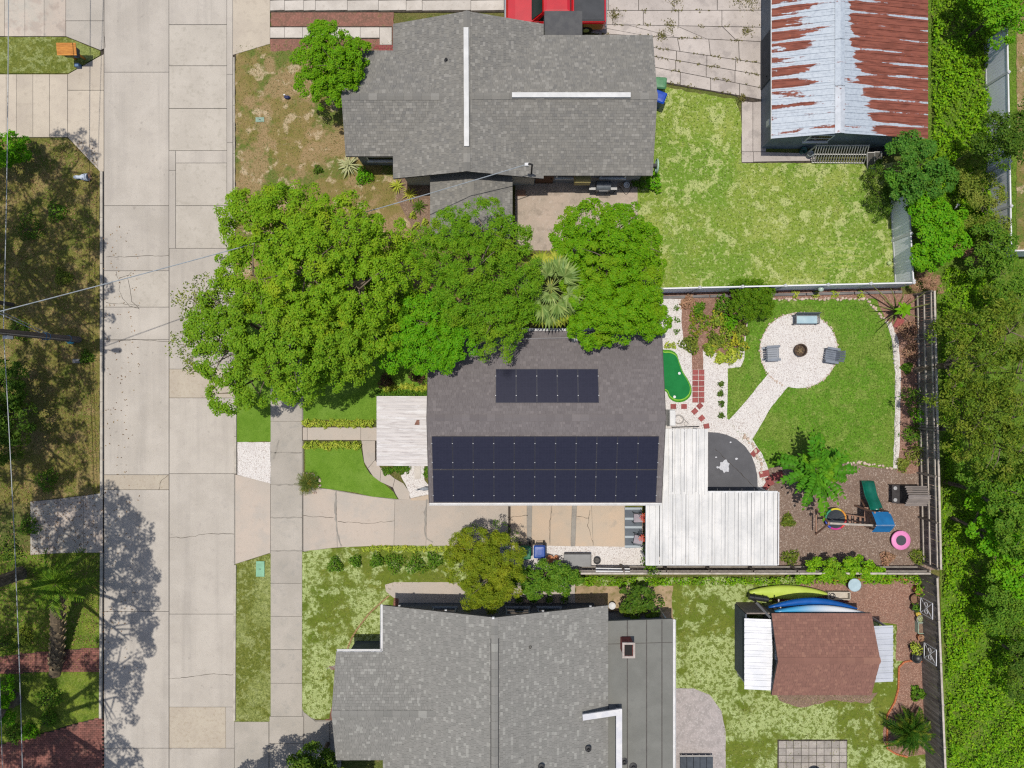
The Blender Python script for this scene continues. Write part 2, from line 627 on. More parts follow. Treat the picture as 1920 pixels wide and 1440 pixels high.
M_tanpatch = MAT('tan_concrete', D(198, 187, 169), D(190, 178, 161), 1.2, layers=((6, .5, .7, D(168, 152, 130), .5),), rnd=.03, bump=.2, bscale=60)
M_kerb = MAT('kerb_concrete', D(206, 198, 184), D(186, 178, 166), 2.5, layers=((10, .58, .72, D(140, 132, 122), .5),), bump=.3, bscale=40)
M_drive_pale = MAT('pale_driveway_concrete', D(206, 194, 176), D(196, 184, 168), .6, layers=((3, .5, .7, D(182, 170, 154), .5), (40, .66, .74, D(150, 140, 128), .4)), rnd=.05, bump=.2, bscale=60)
M_drive_pink = MAT('weathered_driveway_concrete', D(204, 190, 176), D(188, 182, 170), .5, layers=((1.2, .5, .62, D(176, 160, 148), .6), (5, .52, .7, D(170, 164, 156), .5), (45, .65, .74, D(130, 124, 116), .5)), rnd=.06, bump=.2, bscale=60)
M_walk = MAT('sidewalk_concrete', D(190, 182, 171), D(178, 171, 160), .6, layers=((2.5, .52, .72, D(166, 162, 154), .6), (12, .58, .7, D(150, 146, 140), .35), (50, .66, .74, D(120, 116, 110), .5)), rnd=.05, bump=.25, bscale=60)
M_drive = MAT('house_driveway_concrete', D(200, 186, 172), D(190, 180, 168), .45, layers=((1.0, .52, .68, D(186, 178, 168), .7), (5, .55, .72, D(178, 164, 150), .45), (50, .65, .74, D(140, 128, 116), .5)), rnd=.04, bump=.22, bscale=60)
M_tan = MAT('stained_tan_concrete', D(208, 186, 162), D(198, 182, 162), .8, layers=((.9, .64, .74, D(196, 140, 70), .5), (1.3, .56, .68, D(176, 166, 152), .6), (50, .65, .74, D(140, 122, 100), .4)), rnd=.04, bump=.22, bscale=60)
M_oldslab = MAT('old_driveway_concrete', D(206, 196, 188), D(190, 180, 172), .5, layers=((1.3, .52, .66, D(150, 142, 138), .45), (6, .55, .7, D(168, 158, 148), .5), (14, .66, .76, D(130, 128, 96), .5), (50, .62, .74, D(140, 130, 120), .6)), rnd=.06, bump=.35, bscale=50)
M_patio = MAT('stained_patio_concrete', D(194, 176, 160), D(180, 166, 150), .7, layers=((1.8, .5, .66, D(150, 138, 124), .6), (7, .55, .7, D(208, 196, 184), .5), (45, .62, .74, D(120, 110, 100), .5)), bump=.3, bscale=50)
M_patio_c = MAT('pebble_patio_concrete', D(186, 176, 172), D(166, 158, 154), 2.5, layers=((9, .5, .65, D(206, 198, 194), .6), (30, .55, .68, D(136, 130, 126), .6)), bump=.4, bscale=40)
M_pathwhite = MAT('pale_walk_concrete', D(214, 206, 196), D(200, 192, 182), 1.2, layers=((5, .55, .7, D(180, 168, 156), .5),), rnd=.05, bump=.2, bscale=60)

M_stain = MAT('grey_stained_concrete', D(164, 158, 148), D(150, 144, 136), 2, layers=((9, .5, .66, D(176, 168, 156), .5),), bump=.2, bscale=60)

def gravel(name, a, b, c, d):
    q = NT(name)
    p = q.n('ShaderNodeNewGeometry').outputs['Position']
    vo = q.n('ShaderNodeTexVoronoi'); vo.inputs['Scale'].default_value = 24
    q.l(p, vo.inputs['Vector'])
    sp = q.n('ShaderNodeSeparateColor'); q.l(vo.outputs['Color'], sp.inputs[0])
    col = q.mix(sp.outputs[0], a, b)
    col = q.mix(q.rng(sp.outputs[1], .82, .9, 0, .8), col, c)
    col = q.mix(q.rng(q.noise(p, .8, 4), .5, .7, 0, .5), col, d)
    col = q.mix(q.rng(vo.outputs['Distance'], .45, .75, 0, .3), col, D(130, 120, 110))
    q.l(col, q.b.inputs['Base Color']); q.b.inputs['Roughness'].default_value = .95
    bp = q.n('ShaderNodeBump'); bp.inputs['Strength'].default_value = .8; bp.inputs['Distance'].default_value = .02
    bp.invert = True
    q.l(vo.outputs['Distance'], bp.inputs['Height']); q.l(bp.outputs[0], q.b.inputs['Normal'])
    return q.m
M_gravel = gravel('white_gravel', D(228, 222, 217), D(246, 241, 236), D(190, 176, 168), D(222, 214, 210))
M_mulch = gravel('bark_mulch', D(132, 92, 76), D(168, 128, 108), D(196, 160, 140), D(120, 92, 76))
M_playmulch = gravel('grey_play_mulch', D(120, 98, 84), D(148, 124, 108), D(190, 172, 158), D(112, 88, 76))
M_soil = gravel('brown_soil', D(120, 96, 78), D(150, 122, 100), D(176, 150, 126), D(110, 88, 70))

def GRASS(name, a, b, layers, bump=.7, fine=(26, .42, .62, None, .55)):
    fl = tuple(layers) + ((13, .47, .62, D(186, 190, 112), .24), (10, .46, .60, D(66, 84, 22), .32)) * (0 if fine[3] else 1) + ((fine[0], fine[1], fine[2], fine[3] or D(74, 80, 32), fine[4]),)
    return MAT(name, a, b, 1.1, layers=fl, rough=.95, bump=bump, bscale=45, spec=.15)

M_ground = GRASS('rough_ground', D(106, 104, 56), D(128, 118, 72), ((.35, .45, .6, D(88, 110, 44), .7), (3, .55, .7, D(150, 130, 96), .6)))
M_lawn_front = GRASS('dry_front_lawn', D(134, 128, 66), D(158, 138, 90), (
    (.40, .50, .58, D(100, 124, 50), .85), (.5, .49, .57, D(178, 150, 114), .85), (1.2, .55, .62, D(214, 192, 160), .8), (6, .5, .62, D(150, 122, 84), .5)), fine=(18, .44, .6, D(96, 96, 46), .45))
M_lawn_b = GRASS('mottled_back_lawn', D(136, 162, 58), D(152, 170, 76), (
    (.22, .47, .60, D(118, 156, 52), .85), (.45, .50, .62, D(172, 182, 92), .7), (1.4, .535, .59, D(206, 212, 142), .75), (6, .53, .60, D(204, 210, 144), .55), (7, .52, .6, D(112, 144, 46), .5)), fine=(18, .44, .6, D(96, 116, 42), .4))
M_lawn_a = GRASS('green_back_lawn', D(96, 150, 32), D(112, 162, 42), (
    (.35, .48, .60, D(128, 158, 60), .8), (1.3, .52, .62, D(142, 170, 74), .7), (4.0, .58, .66, D(168, 188, 100), .6), (6, .62, .72, D(60, 116, 22), .6)))
M_lawn_c = GRASS('patchy_side_lawn', D(114, 130, 42), D(132, 140, 58), (
    (.28, .46, .58, D(102, 126, 36), .8), (5, .45, .6, D(90, 104, 34), .5), (.36, .485, .545, D(194, 208, 140), .8), (1.5, .52, .58, D(198, 212, 148), .7), (5.5, .50, .56, D(112, 128, 46), .85)), fine=(18, .44, .6, D(92, 104, 40), .4))
M_lawn_verge = GRASS('olive_verge_lawn', D(116, 126, 48), D(130, 136, 60), (
    (.5, .49, .58, D(166, 176, 104), .75), (3.4, .51, .60, D(186, 194, 130), .65), (6, .52, .62, D(82, 102, 32), .5)))
M_lawn_w = GRASS('dry_oak_lawn', D(146, 132, 74), D(128, 122, 56), (
    (.45, .50, .62, D(100, 114, 40), .8), (1.1, .50, .62, D(172, 146, 100), .85), (5, .56, .68, D(176, 152, 112), .6), (3.3, .6, .7, D(70, 96, 26), .7)))
M_lawn_sw = GRASS('shaded_green_lawn', D(110, 138, 36), D(136, 152, 52), ((.9, .5, .62, D(82, 116, 26), .7), (4, .56, .68, D(160, 168, 80), .5)))
M_wild = GRASS('weedy_strip', D(112, 150, 40), D(94, 134, 32), ((.5, .52, .64, D(126, 120, 66), .6), (3, .56, .68, D(60, 92, 24), .7)))
M_turf = GRASS('smooth_turf', D(110, 148, 44), D(122, 158, 54), ((.6, .48, .66, D(134, 166, 70), .6), (3, .52, .66, D(94, 134, 34), .5)), fine=(22, .44, .6, D(82, 116, 30), .5))
M_putt = MAT('putting_felt', D(24, 124, 60), D(30, 132, 66), 2, layers=((60, .5, .65, D(18, 104, 48), .5),), rough=.95)
M_puttedge = MAT('putting_fringe', D(88, 158, 40), D(60, 128, 30), 14, rough=.95)
M_puttline = MAT('putting_line', D(150, 204, 70), D(132, 190, 60), 9, rough=.9)
M_redtile = MAT('red_tile', D(168, 92, 88), D(150, 78, 76), 6, layers=((20, .55, .7, D(196, 140, 132), .4),), rnd=.1, bump=.2)
M_brick = MAT('brick_paver', D(152, 100, 88), D(130, 88, 78), 3, layers=((1.2, .5, .65, D(110, 84, 74), .6),), island=.22, bump=.2, rough=.95)
M_stone = MAT('edging_stone', D(214, 196, 180), D(190, 166, 148), 6, island=.18, rough=.95, bump=.3)
M_stonewhite = MAT('white_edging_stone', D(226, 220, 212), D(200, 192, 184), 6, island=.14, rough=.95, bump=.3)
M_darkpatio = MAT('dark_coated_patio', D(96, 96, 100), D(88, 88, 92), 1.4, layers=((7, .6, .75, D(110, 110, 114), .5),), rough=.7)
M_splotch = MAT('splotch_white', D(220, 220, 224), D(196, 198, 204), 12, rough=.8)
M_edgeorange = MAT('terracotta_edging', D(206, 126, 84), D(180, 104, 66), 8, island=.12, rough=.9)

# ---------------------------------------------------------------- ground
gm = MB()
gx = [-330, -120, -60, -28, 0, 28, 60, 120, 330]
gv = [(x, y, 0.0) for y in gx for x in gx]
gf = [(j * 9 + i, j * 9 + i + 1, (j + 1) * 9 + i + 1, (j + 1) * 9 + i) for j in range(8) for i in range(8)]
ground = gm.add(gv, gf).build('ground', M_ground, origin=(0, 0, 0))
ground['kind'] = 'structure'

# lawns
lawn_front = sheet('lawn', [(442, 80), (510, 74), (735, 74), (735, 320), (800, 340), (812, 470), (970, 470), (970, 620), (800, 640), (500, 560), (442, 560)], .030, M_lawn_front)
lawn_b = sheet('lawn', [(1196, 340), (1222, 165), (1240, 162), (1260, 166), (1340, 180), (1378, 186), (1388, 215), (1392, 305), (1520, 306), (1690, 306), (1690, 548), (1196, 548)], .031, M_lawn_b, amp=.06)
lawn_a = sheet('lawn', [(1340, 560), (1690, 556), (1690, 885), (1340, 885)], .032, M_lawn_a)
lawn_cfront = sheet('lawn', [(565, 1034), (600, 1030), (690, 1022), (960, 1022), (960, 1100), (740, 1110), (730, 1200), (640, 1230), (618, 1347), (590, 1347), (573, 1340), (565, 1320)], .05, M_lawn_c, amp=.03)
lawn_cback = sheet('lawn', [(1080, 1082), (1740, 1082), (1740, 1560), (1240, 1560), (1240, 1100), (1080, 1100)], .034, M_lawn_c)
verge_s = sheet('verge', [(442, 1057), (509, 1037), (508, 1352), (440, 1352)], .06, M_lawn_verge, amp=.02)
verge_n = sheet('verge', [(442, 560), (509, 560), (509, 828), (444, 828)], .06, M_turf, amp=.02)
lawn_a2 = sheet('lawn', [(568, 560), (810, 620), (810, 745), (708, 745), (708, 788), (568, 788)], .035, M_turf)
turf_a = sheet('lawn', [(573, 838), (676, 838), (679, 848), (684, 872), (694, 888), (722, 908), (738, 922), (746, 935), (700, 931), (660, 922), (620, 917), (573, 912)], .062, M_turf, amp=.015, step=.3)
lawn_w = sheet('lawn', [(-140, 262), (128, 262), (188, 322), (188, 925), (130, 935), (60, 942), (-140, 950)], .036, M_lawn_w, amp=.05)
lawn_wedge = sheet('lawn', [(-140, 70), (124, 70), (189, 97), (189, 104), (130, 138), (-140, 139)], .05, M_lawn_verge, amp=.02)
lawn_sw = sheet('lawn', [(-140, 1030), (60, 1034), (188, 1028), (188, 1345), (130, 1358), (100, 1368), (0, 1395), (-140, 1400)], .037, M_lawn_sw, amp=.05)
wild = sheet('weedy_strip', [(1690, -200), (1985, -200), (1985, 1650), (1775, 1650), (1762, 1075), (1756, 540), (1690, 540)], .030, M_wild)
far_yard = sheet('lawn', [(1905, -60), (2060, -60), (2060, 480), (1905, 480)], .05, M_lawn_front)

# beds
bed_b_front = sheet('soil_bed', [(508, 20), (738, 20), (738, 96), (508, 96)], .042, MAT('red_bed_soil', D(150, 104, 90), D(128, 96, 80), 3, layers=((9, .5, .62, D(172, 124, 108), .6), (2, .6, .7, D(120, 116, 70), .6)), bump=.6), amp=.05)
bed_entry = sheet('soil_bed', [(745, 325), (812, 345), (812, 470), (790, 470), (770, 420), (742, 372)], .043, M_soil, amp=.06)
bed_play = sheet('play_mulch', [(1400, 890), (1470, 872), (1600, 868), (1640, 876), (1678, 880), (1750, 878), (1752, 1068), (1200, 1068), (1200, 960), (1400, 950)], .046, M_playmulch, amp=.06)
bed_east = sheet('mulch_bed', [(1640, 556), (1752, 548), (1752, 890), (1681, 886), (1683, 700), (1677, 640), (1660, 600)], .047, M_mulch, amp=.03)
bed_north = sheet('mulch_bed', [(1240, 548), (1690, 540), (1690, 560), (1240, 562)], .048, M_mulch, amp=.02)
mulch_c = sheet('mulch_bed', [(1500, 1086), (1738, 1084), (1740, 1238), (1680, 1238), (1680, 1170), (1640, 1165), (1500, 1160)], .049, M_mulch, amp=.05)
kidney = [(1684, 1250), (1694, 1240), (1712, 1237), (1738, 1240), (1742, 1320), (1745, 1412), (1700, 1418), (1678, 1412), (1662, 1402), (1655, 1388), (1655, 1368), (1662, 1340), (1676, 1316), (1683, 1290)]
bed_kidney = sheet('mulch_bed', kidney, .052, M_mulch, amp=.01)
bed_drip = sheet('soil_bed', [(1450, 1295), (1645, 1298), (1630, 1318), (1560, 1312), (1500, 1326), (1460, 1312)], .044, M_soil, amp=.05)
bed_cside = sheet('soil_bed', [(1078, 1098), (1262, 1098), (1262, 1190), (1078, 1170)], .045, MAT('sandy_soil', D(186, 160, 128), D(160, 140, 104), 1.6, layers=((5, .52, .66, D(120, 116, 60), .7),), bump=.5), amp=.08)
bed_cfront = sheet('soil_bed', [(690, 1120), (745, 1105), (960, 1100), (960, 1240), (600, 1440), (612, 1340), (640, 1240), (672, 1210), (690, 1165)], .043, MAT('red_mulch', D(136, 92, 76), D(112, 80, 66), 4, layers=((14, .5, .62, D(168, 118, 98), .6),), bump=.6), amp=.03)

# white gravel yard and paths
gravel_main = sheet('gravel', [(1236, 560), (1402, 560), (1402, 600), (1397, 640), (1395, 672), (1388, 688), (1364, 691), (1363, 785), (1376, 796), (1396, 806), (1412, 826), (1428, 850), (1440, 880), (1440, 930), (1236, 930)], .054, M_gravel, amp=.02)
circ = [(1497 + 73 * math.cos(a), 657 + 71 * math.sin(a)) for a in [2 * math.pi * i / 44 for i in range(44)]]
gravel_circle = sheet('gravel', circ, .056, M_gravel, amp=.01)
gravel_path = sheet('gravel', [(1440, 700), (1478, 724), (1446, 762), (1424, 800), (1411, 822), (1390, 822), (1364, 790), (1400, 750)], .058, M_gravel, amp=.012)
gravel_verge = sheet('gravel', [(446, 829), (508, 829), (508, 907), (446, 890)], .064, M_gravel, amp=.015)
gravel_side = sheet('gravel', [(930, 1020), (1170, 1022), (1240, 1020), (1240, 1068), (930, 1068)], .055, M_gravel, amp=.015)
gravel_step = sheet('gravel', [(768, 872), (796, 872), (796, 900), (809, 915), (809, 926), (770, 934), (764, 915), (752, 892)], .065, M_gravel, amp=.012)
mulch_strip = sheet('mulch_bed', [(1297, 648), (1318, 648), (1318, 693), (1297, 693)], .060, M_mulch, amp=.02)
mulch_main = sheet('mulch_bed', [(1276, 562), (1300, 557), (1400, 557), (1402, 600), (1392, 650), (1360, 668), (1322, 655), (1300, 652), (1280, 640)], .0605, M_mulch, amp=.03)

edge_strip = sheet('gravel', [(1662, 604), (1670, 604), (1684, 640), (1688, 700), (1687, 780), (1684, 878), (1674, 878), (1677, 780), (1678, 700), (1672, 640)], .0590, M_gravel, amp=.02)
M_palegrass = MAT('pale_dry_grass', D(178, 188, 108), D(156, 172, 84), 5, layers=((7, .44, .56, D(132, 162, 54), .9),), bump=.6)
for k, y in enumerate((454, 467, 480, 491, 501)):
    crack(lawn_b, [(1520 + 3 * k, y), (1550, y + 1), (1590, y - 1), (1618 - 2 * k, y)], .0335, .13, 'mown_strip', M_palegrass)

# ---------------------------------------------------------------- road with its bays, kerbs, driveways
road = sheet('road', [(188, -1500), (446, -1500), (446, 2950), (188, 2950)], .012, M_dirt, amp=0)
for k in range(5):
    for (a, b) in ((-1490 + k * 260, -1230 + k * 260), (1640 + k * 260, 1900 + k * 260)):
        slabs(road, [[(196, a), (317.5, a), (317.5, b), (196, b)], [(317.5, a), (437, a), (437, b), (317.5, b)]], .05, M_road, .02)
ly = [-190, -60, 136, 386, 508, 576, 637, 890, 918, 1146, 1402, 1560, 1640]
for a, b in zip(ly[:-1], ly[1:]):
    slabs(road, [[(196, a), (317.5, a), (317.5, b), (196, b)]], .05, {508: M_road_patch, 890: M_tanpatch}.get(a, M_road), gap=.02)
slabs(road, grid(317.5, 426, [-190, -60, 47]), .05, M_road, .02)
slabs(road, grid(317.5, 426, [47, 124, 204, 283]), .05, M_road_patch, .024)
slabs(road, grid(317.5, 330, [283, 320, 466]), .05, M_road, .014)
slabs(road, grid(330, 426, [283, 306]), .05, M_road, .014)
slabs(road, grid(330, 426, [306, 386, 466]), .05, M_road_patch, .022)
slabs(road, [[(318, 466), (440, 466), (440, 692), (318, 692)]], .05, M_road, .016)
slabs(road, [[(318, 692), (440, 692), (440, 746), (318, 746)]], .05, M_tanpatch, .016)
slabs(road, [[(318, 746), (440, 746), (440, 888), (318, 888)], [(318, 888), (440, 888), (440, 1151), (318, 1151)]], .05, M_road, .02)
slabs(road, [[(318, 1151), (440, 1151), (440, 1325), (318, 1325)]], .05, M_road, .016)
slabs(road, [[(318, 1325), (424, 1325), (424, 1402), (318, 1402)]], .05, M_tanpatch, .014)
slabs(road, [[(424, 1325), (440, 1325), (440, 1402), (424, 1402)]], .05, M_road, .012)
slabs(road, [[(318, 1402), (440, 1402), (440, 1640), (318, 1640)]], .05, M_road, .016)
slabs(road, grid(426, 437, [-190, 0, 140, 268, 466]), .055, M_road, .014)
for pts in ([(318, 1007), (345, 1008), (375, 1003), (405, 1000), (440, 1001)], [(316, 1271), (350, 1270), (395, 1263), (440, 1264)], [(200, 481), (240, 482), (317, 479)],
            [(218, 510), (226, 530), (224, 545), (232, 560), (243, 574), (262, 578)], [(247, 510), (240, 520), (246, 550), (248, 566), (262, 580)], [(200, 640), (250, 637), (317, 641)],
            [(298, 918), (303, 900), (316, 891)], [(196, 0), (194, 40), (198, 90)], [(226, 522), (243, 516)], [(200, 567), (262, 573)]):
    crack(road, pts, .0565)

def kerb(name, pts, wpx, h=.13, mat=None):
    """kerb stones end to end"""
    P = [W(x, y) for x, y in pts]
    root = thing(name, None, None, P[0]); root['kind'] = 'structure'
    for a, b in zip(P[:-1], P[1:]):
        L = (b - a).length; k = max(1, round(L / 2.6))
        for j in range(k):
            p = a.lerp(b, j / k); q = a.lerp(b, (j + 1) / k)
            t = (q - p).normalized() * .006
            ang = math.atan2((q - p).y, (q - p).x)
            c = (p + q) / 2
            MB().box((c.x, c.y, h / 2 - .03), ((q - p).length - .012, wpx / S, h + .06), ang, ch=.018).build('kerb_stone', mat or M_kerb, root, origin=(c.x, c.y, 0))
    return root
kerb('kerb', [(192, 322), (192, 926)], 5)
kerb('kerb', [(192, 1036), (190, 1346)], 5)
kerb('kerb', [(442.5, 748), (442.5, 888)], 4.5)
kerb('kerb', [(442, 1058), (440.5, 1350)], 4.5)
kerb('kerb', [(439.5, 108), (440.5, 470), (442, 748)], 3.0, .09)

# driveways across the road
drive_n = sheet('driveway', [(-140, -150), (196, -150), (196, 92), (190, 96), (124, 69), (-140, 69)], .04, M_dirt, amp=0)
slabs(drive_n, [[(-140, -140), (10, -140), (10, 69), (-140, 69)]], .06, M_drive_pale, .024)
slabs(drive_n, [[(10, -140), (48, -140), (48, 69), (10, 69)], [(48, -140), (84, -140), (84, 69), (48, 69)], [(84, -140), (124.5, -140), (124.5, 69), (84, 69)]], .06, M_drive_pink, .012)
slabs(drive_n, [[(124.5, -140), (196, -140), (196, 40), (124.5, 40)], [(124.5, 40), (196, 40), (196, 92), (189, 95), (124.5, 69)]], .06, M_walk, .022)
drive_m = sheet('driveway', [(-140, 140), (128, 140), (190, 105), (196, 102), (196, 322), (188, 322), (128, 258), (-140, 258)], .04, M_dirt, amp=0)
slabs(drive_m, [[(-140, 140), (13, 140), (13, 258), (-140, 258)], [(13, 140), (32, 140), (32, 258), (13, 258)], [(32, 140), (63, 140), (63, 258), (32, 258)], [(63, 140), (94, 140), (94, 258), (63, 258)], [(94, 140), (128, 140), (128, 258), (94, 258)]], .06, M_drive_pale, .016)
slabs(drive_m, [[(128, 140), (190, 105), (196, 102), (196, 170), (128, 170)], [(128, 170), (196, 170), (196, 322), (188, 322), (128, 258)]], .06, M_drive_pale, .022)
drive_s = sheet('driveway', [(58, 940), (130, 932), (194, 924), (194, 1036), (130, 1036), (58, 1040)], .042, M_dirt, amp=0)
slabs(drive_s, [[(58, 940), (110, 935), (110, 1037), (58, 1040)], [(110, 935), (158, 929), (158, 1036), (110, 1037)], [(158, 929), (194, 924), (194, 1036), (158, 1036)]], .062, M_drive_pink, .016)

# bricks: laid one by one over a plan
def brick_field(name, parent, pts, z, bw=.205, bh=.102, gap=.012, ang=0.0, mat=None, pname='brick_paving'):
    """running-bond clay pavers too small to pick apart, kept as real bricks in one body"""
    P = G(pts)
    xs = [p[0] for p in P]; ys = [p[1] for p in P]
    def inside(x, y):
        r = False
        for i in range(len(P)):
            (x1, y1), (x2, y2) = P[i - 1], P[i]
            if (y1 > y) != (y2 > y) and x < (x2 - x1) * (y - y1) / (y2 - y1) + x1: r = not r
        return r
    V = []; F = []
    j = 0; y = min(ys)
    while y < max(ys):
        x = min(xs) - (bw / 2 if j % 2 else 0)
        while x < max(xs):
            if inside(x + bw / 2, y + bh / 2):
                d = z + random.uniform(-.004, .004); o = len(V); g = gap / 2
                a, b, c_, e = x + g, y + g, x + bw - g, y + bh - g
                V += [(a, b, z - .05), (c_, b, z - .05), (c_, e, z - .05), (a, e, z - .05), (a, b, d), (c_, b, d), (c_, e, d), (a, e, d)]
                F += [tuple(o + i for i in q) for q in ((4, 5, 6, 7), (0, 1, 5, 4), (1, 2, 6, 5), (2, 3, 7, 6), (3, 0, 4, 7))]
            x += bw
        y += bh; j += 1
    ob = MB().add(V, F).build(pname, mat or M_brick, parent)
    ob['kind'] = 'stuff'
    return ob
bp_pts = [(-140, 1234), (0, 1230), (110, 1218), (188, 1214), (188, 1258), (110, 1259), (0, 1262), (-140, 1266)]
brick_path = sheet('brick_path', bp_pts, .045, M_dirt, amp=.02)
brick_field('brick_path', brick_path, bp_pts, .062)
bd_pts = [(-140, 1402), (0, 1396), (100, 1370), (136, 1358), (188, 1346), (194, 1346), (194, 1600), (-140, 1600)]
brick_drive = sheet('brick_driveway', bd_pts, .045, M_dirt, amp=.02)
brick_field('brick_driveway', brick_drive, bd_pts, .062, .22, .11)

# north house: apron, paths, old driveway
drive_b = sheet('driveway', [(437, -150), (507, -150), (507, 83), (437, 104)], .04, M_dirt, amp=0)
slabs(drive_b, [[(437, -145), (507, -145), (507, 83), (437, 104)]], .058, M_drive_pale, .012)
walk_b = sheet('walkway', [(506, -6), (960, -6), (960, 24), (506, 24)], .05, M_dirt, amp=0)
xs = [507, 534, 570, 592, 652, 710, 762, 792, 883, 945, 958]
slabs(walk_b, [[(a, 2), (b, 1), (b, 20), (a, 21)] for a, b in zip(xs[:-1], xs[1:])], .068, M_pathwhite, .016)
walk_b2 = sheet('walkway', [(506, 50), (736, 50), (736, 90), (712, 90), (712, 74), (506, 74)], .05, M_dirt, amp=0)
xs = [507, 534, 568, 602, 640, 676, 712]
slabs(walk_b2, [[(a, 52), (b, 52), (b, 72), (a, 72)] for a, b in zip(xs[:-1], xs[1:])] + [[(712, 52), (735, 52), (735, 85), (712, 85)]], .068, M_pathwhite, .016)
brick_field('walkway', walk_b2, [(704, 84), (736, 86), (736, 96), (704, 94)], .066, mat=M_redtile)
old_drive = sheet('driveway', [(955, -150), (1436, -150), (1436, 300), (1535, 300), (1535, 306), (1390, 306), (1390, 186), (1376, 180), (1220, 152), (1220, 60), (955, 60)], .035, M_dirt, amp=.02)
rows = [((955, -145), (1430, -145)), ((955, -60), (1430, -60)), ((955, 21), (1430, 20)), ((955, 44), (1430, 52)), ((1120, 64), (1430, 79)), ((1130, 76), (1430, 120)), ((1130, 90), (1430, 142)), ((1130, 108), (1430, 166)), ((1130, 134), (1430, 188))]
cols = [0, .16, .34, .40, .52, .66, .83, 1]
for j in range(len(rows) - 1):
    (a0, a1), (b0, b1) = rows[j], rows[j + 1]
    cj = cols if j < 3 else [0, .3, .47, .66, .84, 1]
    off = random.uniform(-.02, .02)
    cc = [min(1, max(0, c + (off if 0 < c < 1 else 0))) for c in cj]
    lp = lambda p, q, t: (p[0] + (q[0] - p[0]) * t, p[1] + (q[1] - p[1]) * t)
    slabs(old_drive, [[lp(a0, a1, s), lp(a0, a1, t), lp(b0, b1, t), lp(b0, b1, s)] for s, t in zip(cc[:-1], cc[1:])], .055, M_oldslab, .03)
slabs(old_drive, [[(1390, 190), (1411, 192), (1411, 285), (1390, 285)], [(1411, 192), (1436, 190), (1436, 285), (1411, 285)], [(1390, 285), (1412, 285), (1412, 305), (1390, 305)], [(1412, 285), (1530, 288), (1530, 302), (1412, 304)]], .055, M_oldslab, .022)
patio_b = sheet('patio', [(966, 340), (1195, 340), (1195, 470), (966, 470)], .055, M_patio, amp=.01)

# sidewalk, aprons and driveway of the middle house
side = sheet('sidewalk', [(507, 560), (568, 560), (571, 1330), (592, 1350), (640, 1350), (640, 1600), (440, 1600), (440, 1350), (505, 1350)], .045, M_stain, amp=0)
sy = [560, 620, 678, 732, 790, 848, 908, 970, 1032, 1093, 1155, 1217, 1280, 1342]
slabs(side, grid(508, 567.5, sy), .085, M_walk, .02)
slabs(side, [[(506, 1342), (570, 1342), (570, 1393), (506, 1393)], [(506, 1393), (570, 1393), (570, 1450), (506, 1450)], [(441, 1352), (505, 1352), (505, 1450), (441, 1450)], [(441, 1450), (640, 1450), (640, 1595), (441, 1595)], [(571, 1334), (592, 1351), (618, 1351), (618, 1450), (571, 1450)]], .083, M_walk, .02)
apron_a = sheet('driveway', [(440, 889), (508, 906), (508, 1036), (440, 1058)], .045, M_stain, amp=0)
slabs(apron_a, [[(442, 889), (508, 906), (508, 1036), (442, 1057)]], .07, M_drive, .016)
drive_a = sheet('driveway', [(568, 912), (620, 917), (700, 931), (748, 936), (806, 930), (1172, 930), (1172, 1026), (840, 1023), (675, 1024), (620, 1027), (572, 1034), (568, 1034)], .045, M_stain, amp=0)
slabs(drive_a, [[(569, 912), (620, 917), (631, 920), (633, 1026), (569, 1033)], [(631, 920), (700, 931), (741, 936), (739, 1022), (633, 1026)], [(741, 936), (801, 933), (799, 1023), (739, 1022)], [(801, 930), (953, 930), (953, 1023), (799, 1023)]], .075, M_drive, .018)
slabs(drive_a, [[(957, 930), (988, 930), (988, 1023), (957, 1023)], [(998, 930), (1034, 930), (1031, 1023), (996, 1023)], [(1034, 930), (1073, 930), (1070, 1024), (1031, 1023)], [(1082, 930), (1108, 930), (1112, 1024), (1078, 1024)], [(1108, 930), (1171, 930), (1171, 1025), (1112, 1024)]], .075, M_tan, .016)
slabs(drive_a, [[(988, 930), (998, 930), (996, 1023), (988, 1023)], [(1073, 930), (1082, 930), (1078, 1024), (1070, 1024)]], .074, M_stain, .006)
for pts, w_ in (([(630, 920), (629, 960), (634, 1000), (641, 1024)], .09), ([(801, 935), (798, 960), (797, 990), (800, 1010), (812, 1016)], .1), ([(509, 970), (566, 970)], .07), ([(510, 848), (566, 849)], .05), ([(514, 860), (520, 840), (524, 825)], .07), ([(509, 1032), (566, 1032)], .05), ([(512, 908), (550, 909)], .08)):
    crack(drive_a, pts, .0905 if pts[0][0] < 520 else .0808, w_, 'stain', M_stain)
for pts in ([(569, 967), (600, 969), (626, 970)], [(633, 978), (690, 981), (740, 976)], [(510, 925), (540, 932), (566, 935)], [(958, 969), (990, 966)], [(1080, 968), (1105, 971)], [(1034, 950), (1030, 990), (1031, 1020)], [(1106, 955), (1102, 985), (1112, 1022)]):
    crack(drive_a, pts, .0815)
walk_a = sheet('walkway', [(566, 800), (708, 800), (708, 874), (700, 874), (712, 890), (746, 905), (768, 936), (748, 936), (730, 912), (694, 890), (681, 860), (678, 826), (566, 826)], .05, M_dirt, amp=0)
slabs(walk_a, [[(568, 801), (577, 801), (577, 825), (568, 825)], [(577, 801), (677, 801), (677, 825), (577, 825)], [(677, 801), (708, 801), (708, 826), (677, 826)]], .078, M_drive, .014)
slabs(walk_a, [[(678, 826), (704, 826), (704, 862), (690, 878), (683, 866)], [(704, 862), (715, 878), (713, 903), (700, 893), (690, 878)], [(715, 876), (741, 897), (737, 914), (713, 903)], [(741, 897), (757, 906), (768, 922), (769, 936), (748, 936), (742, 926), (737, 914)]], .078, M_drive, .016)
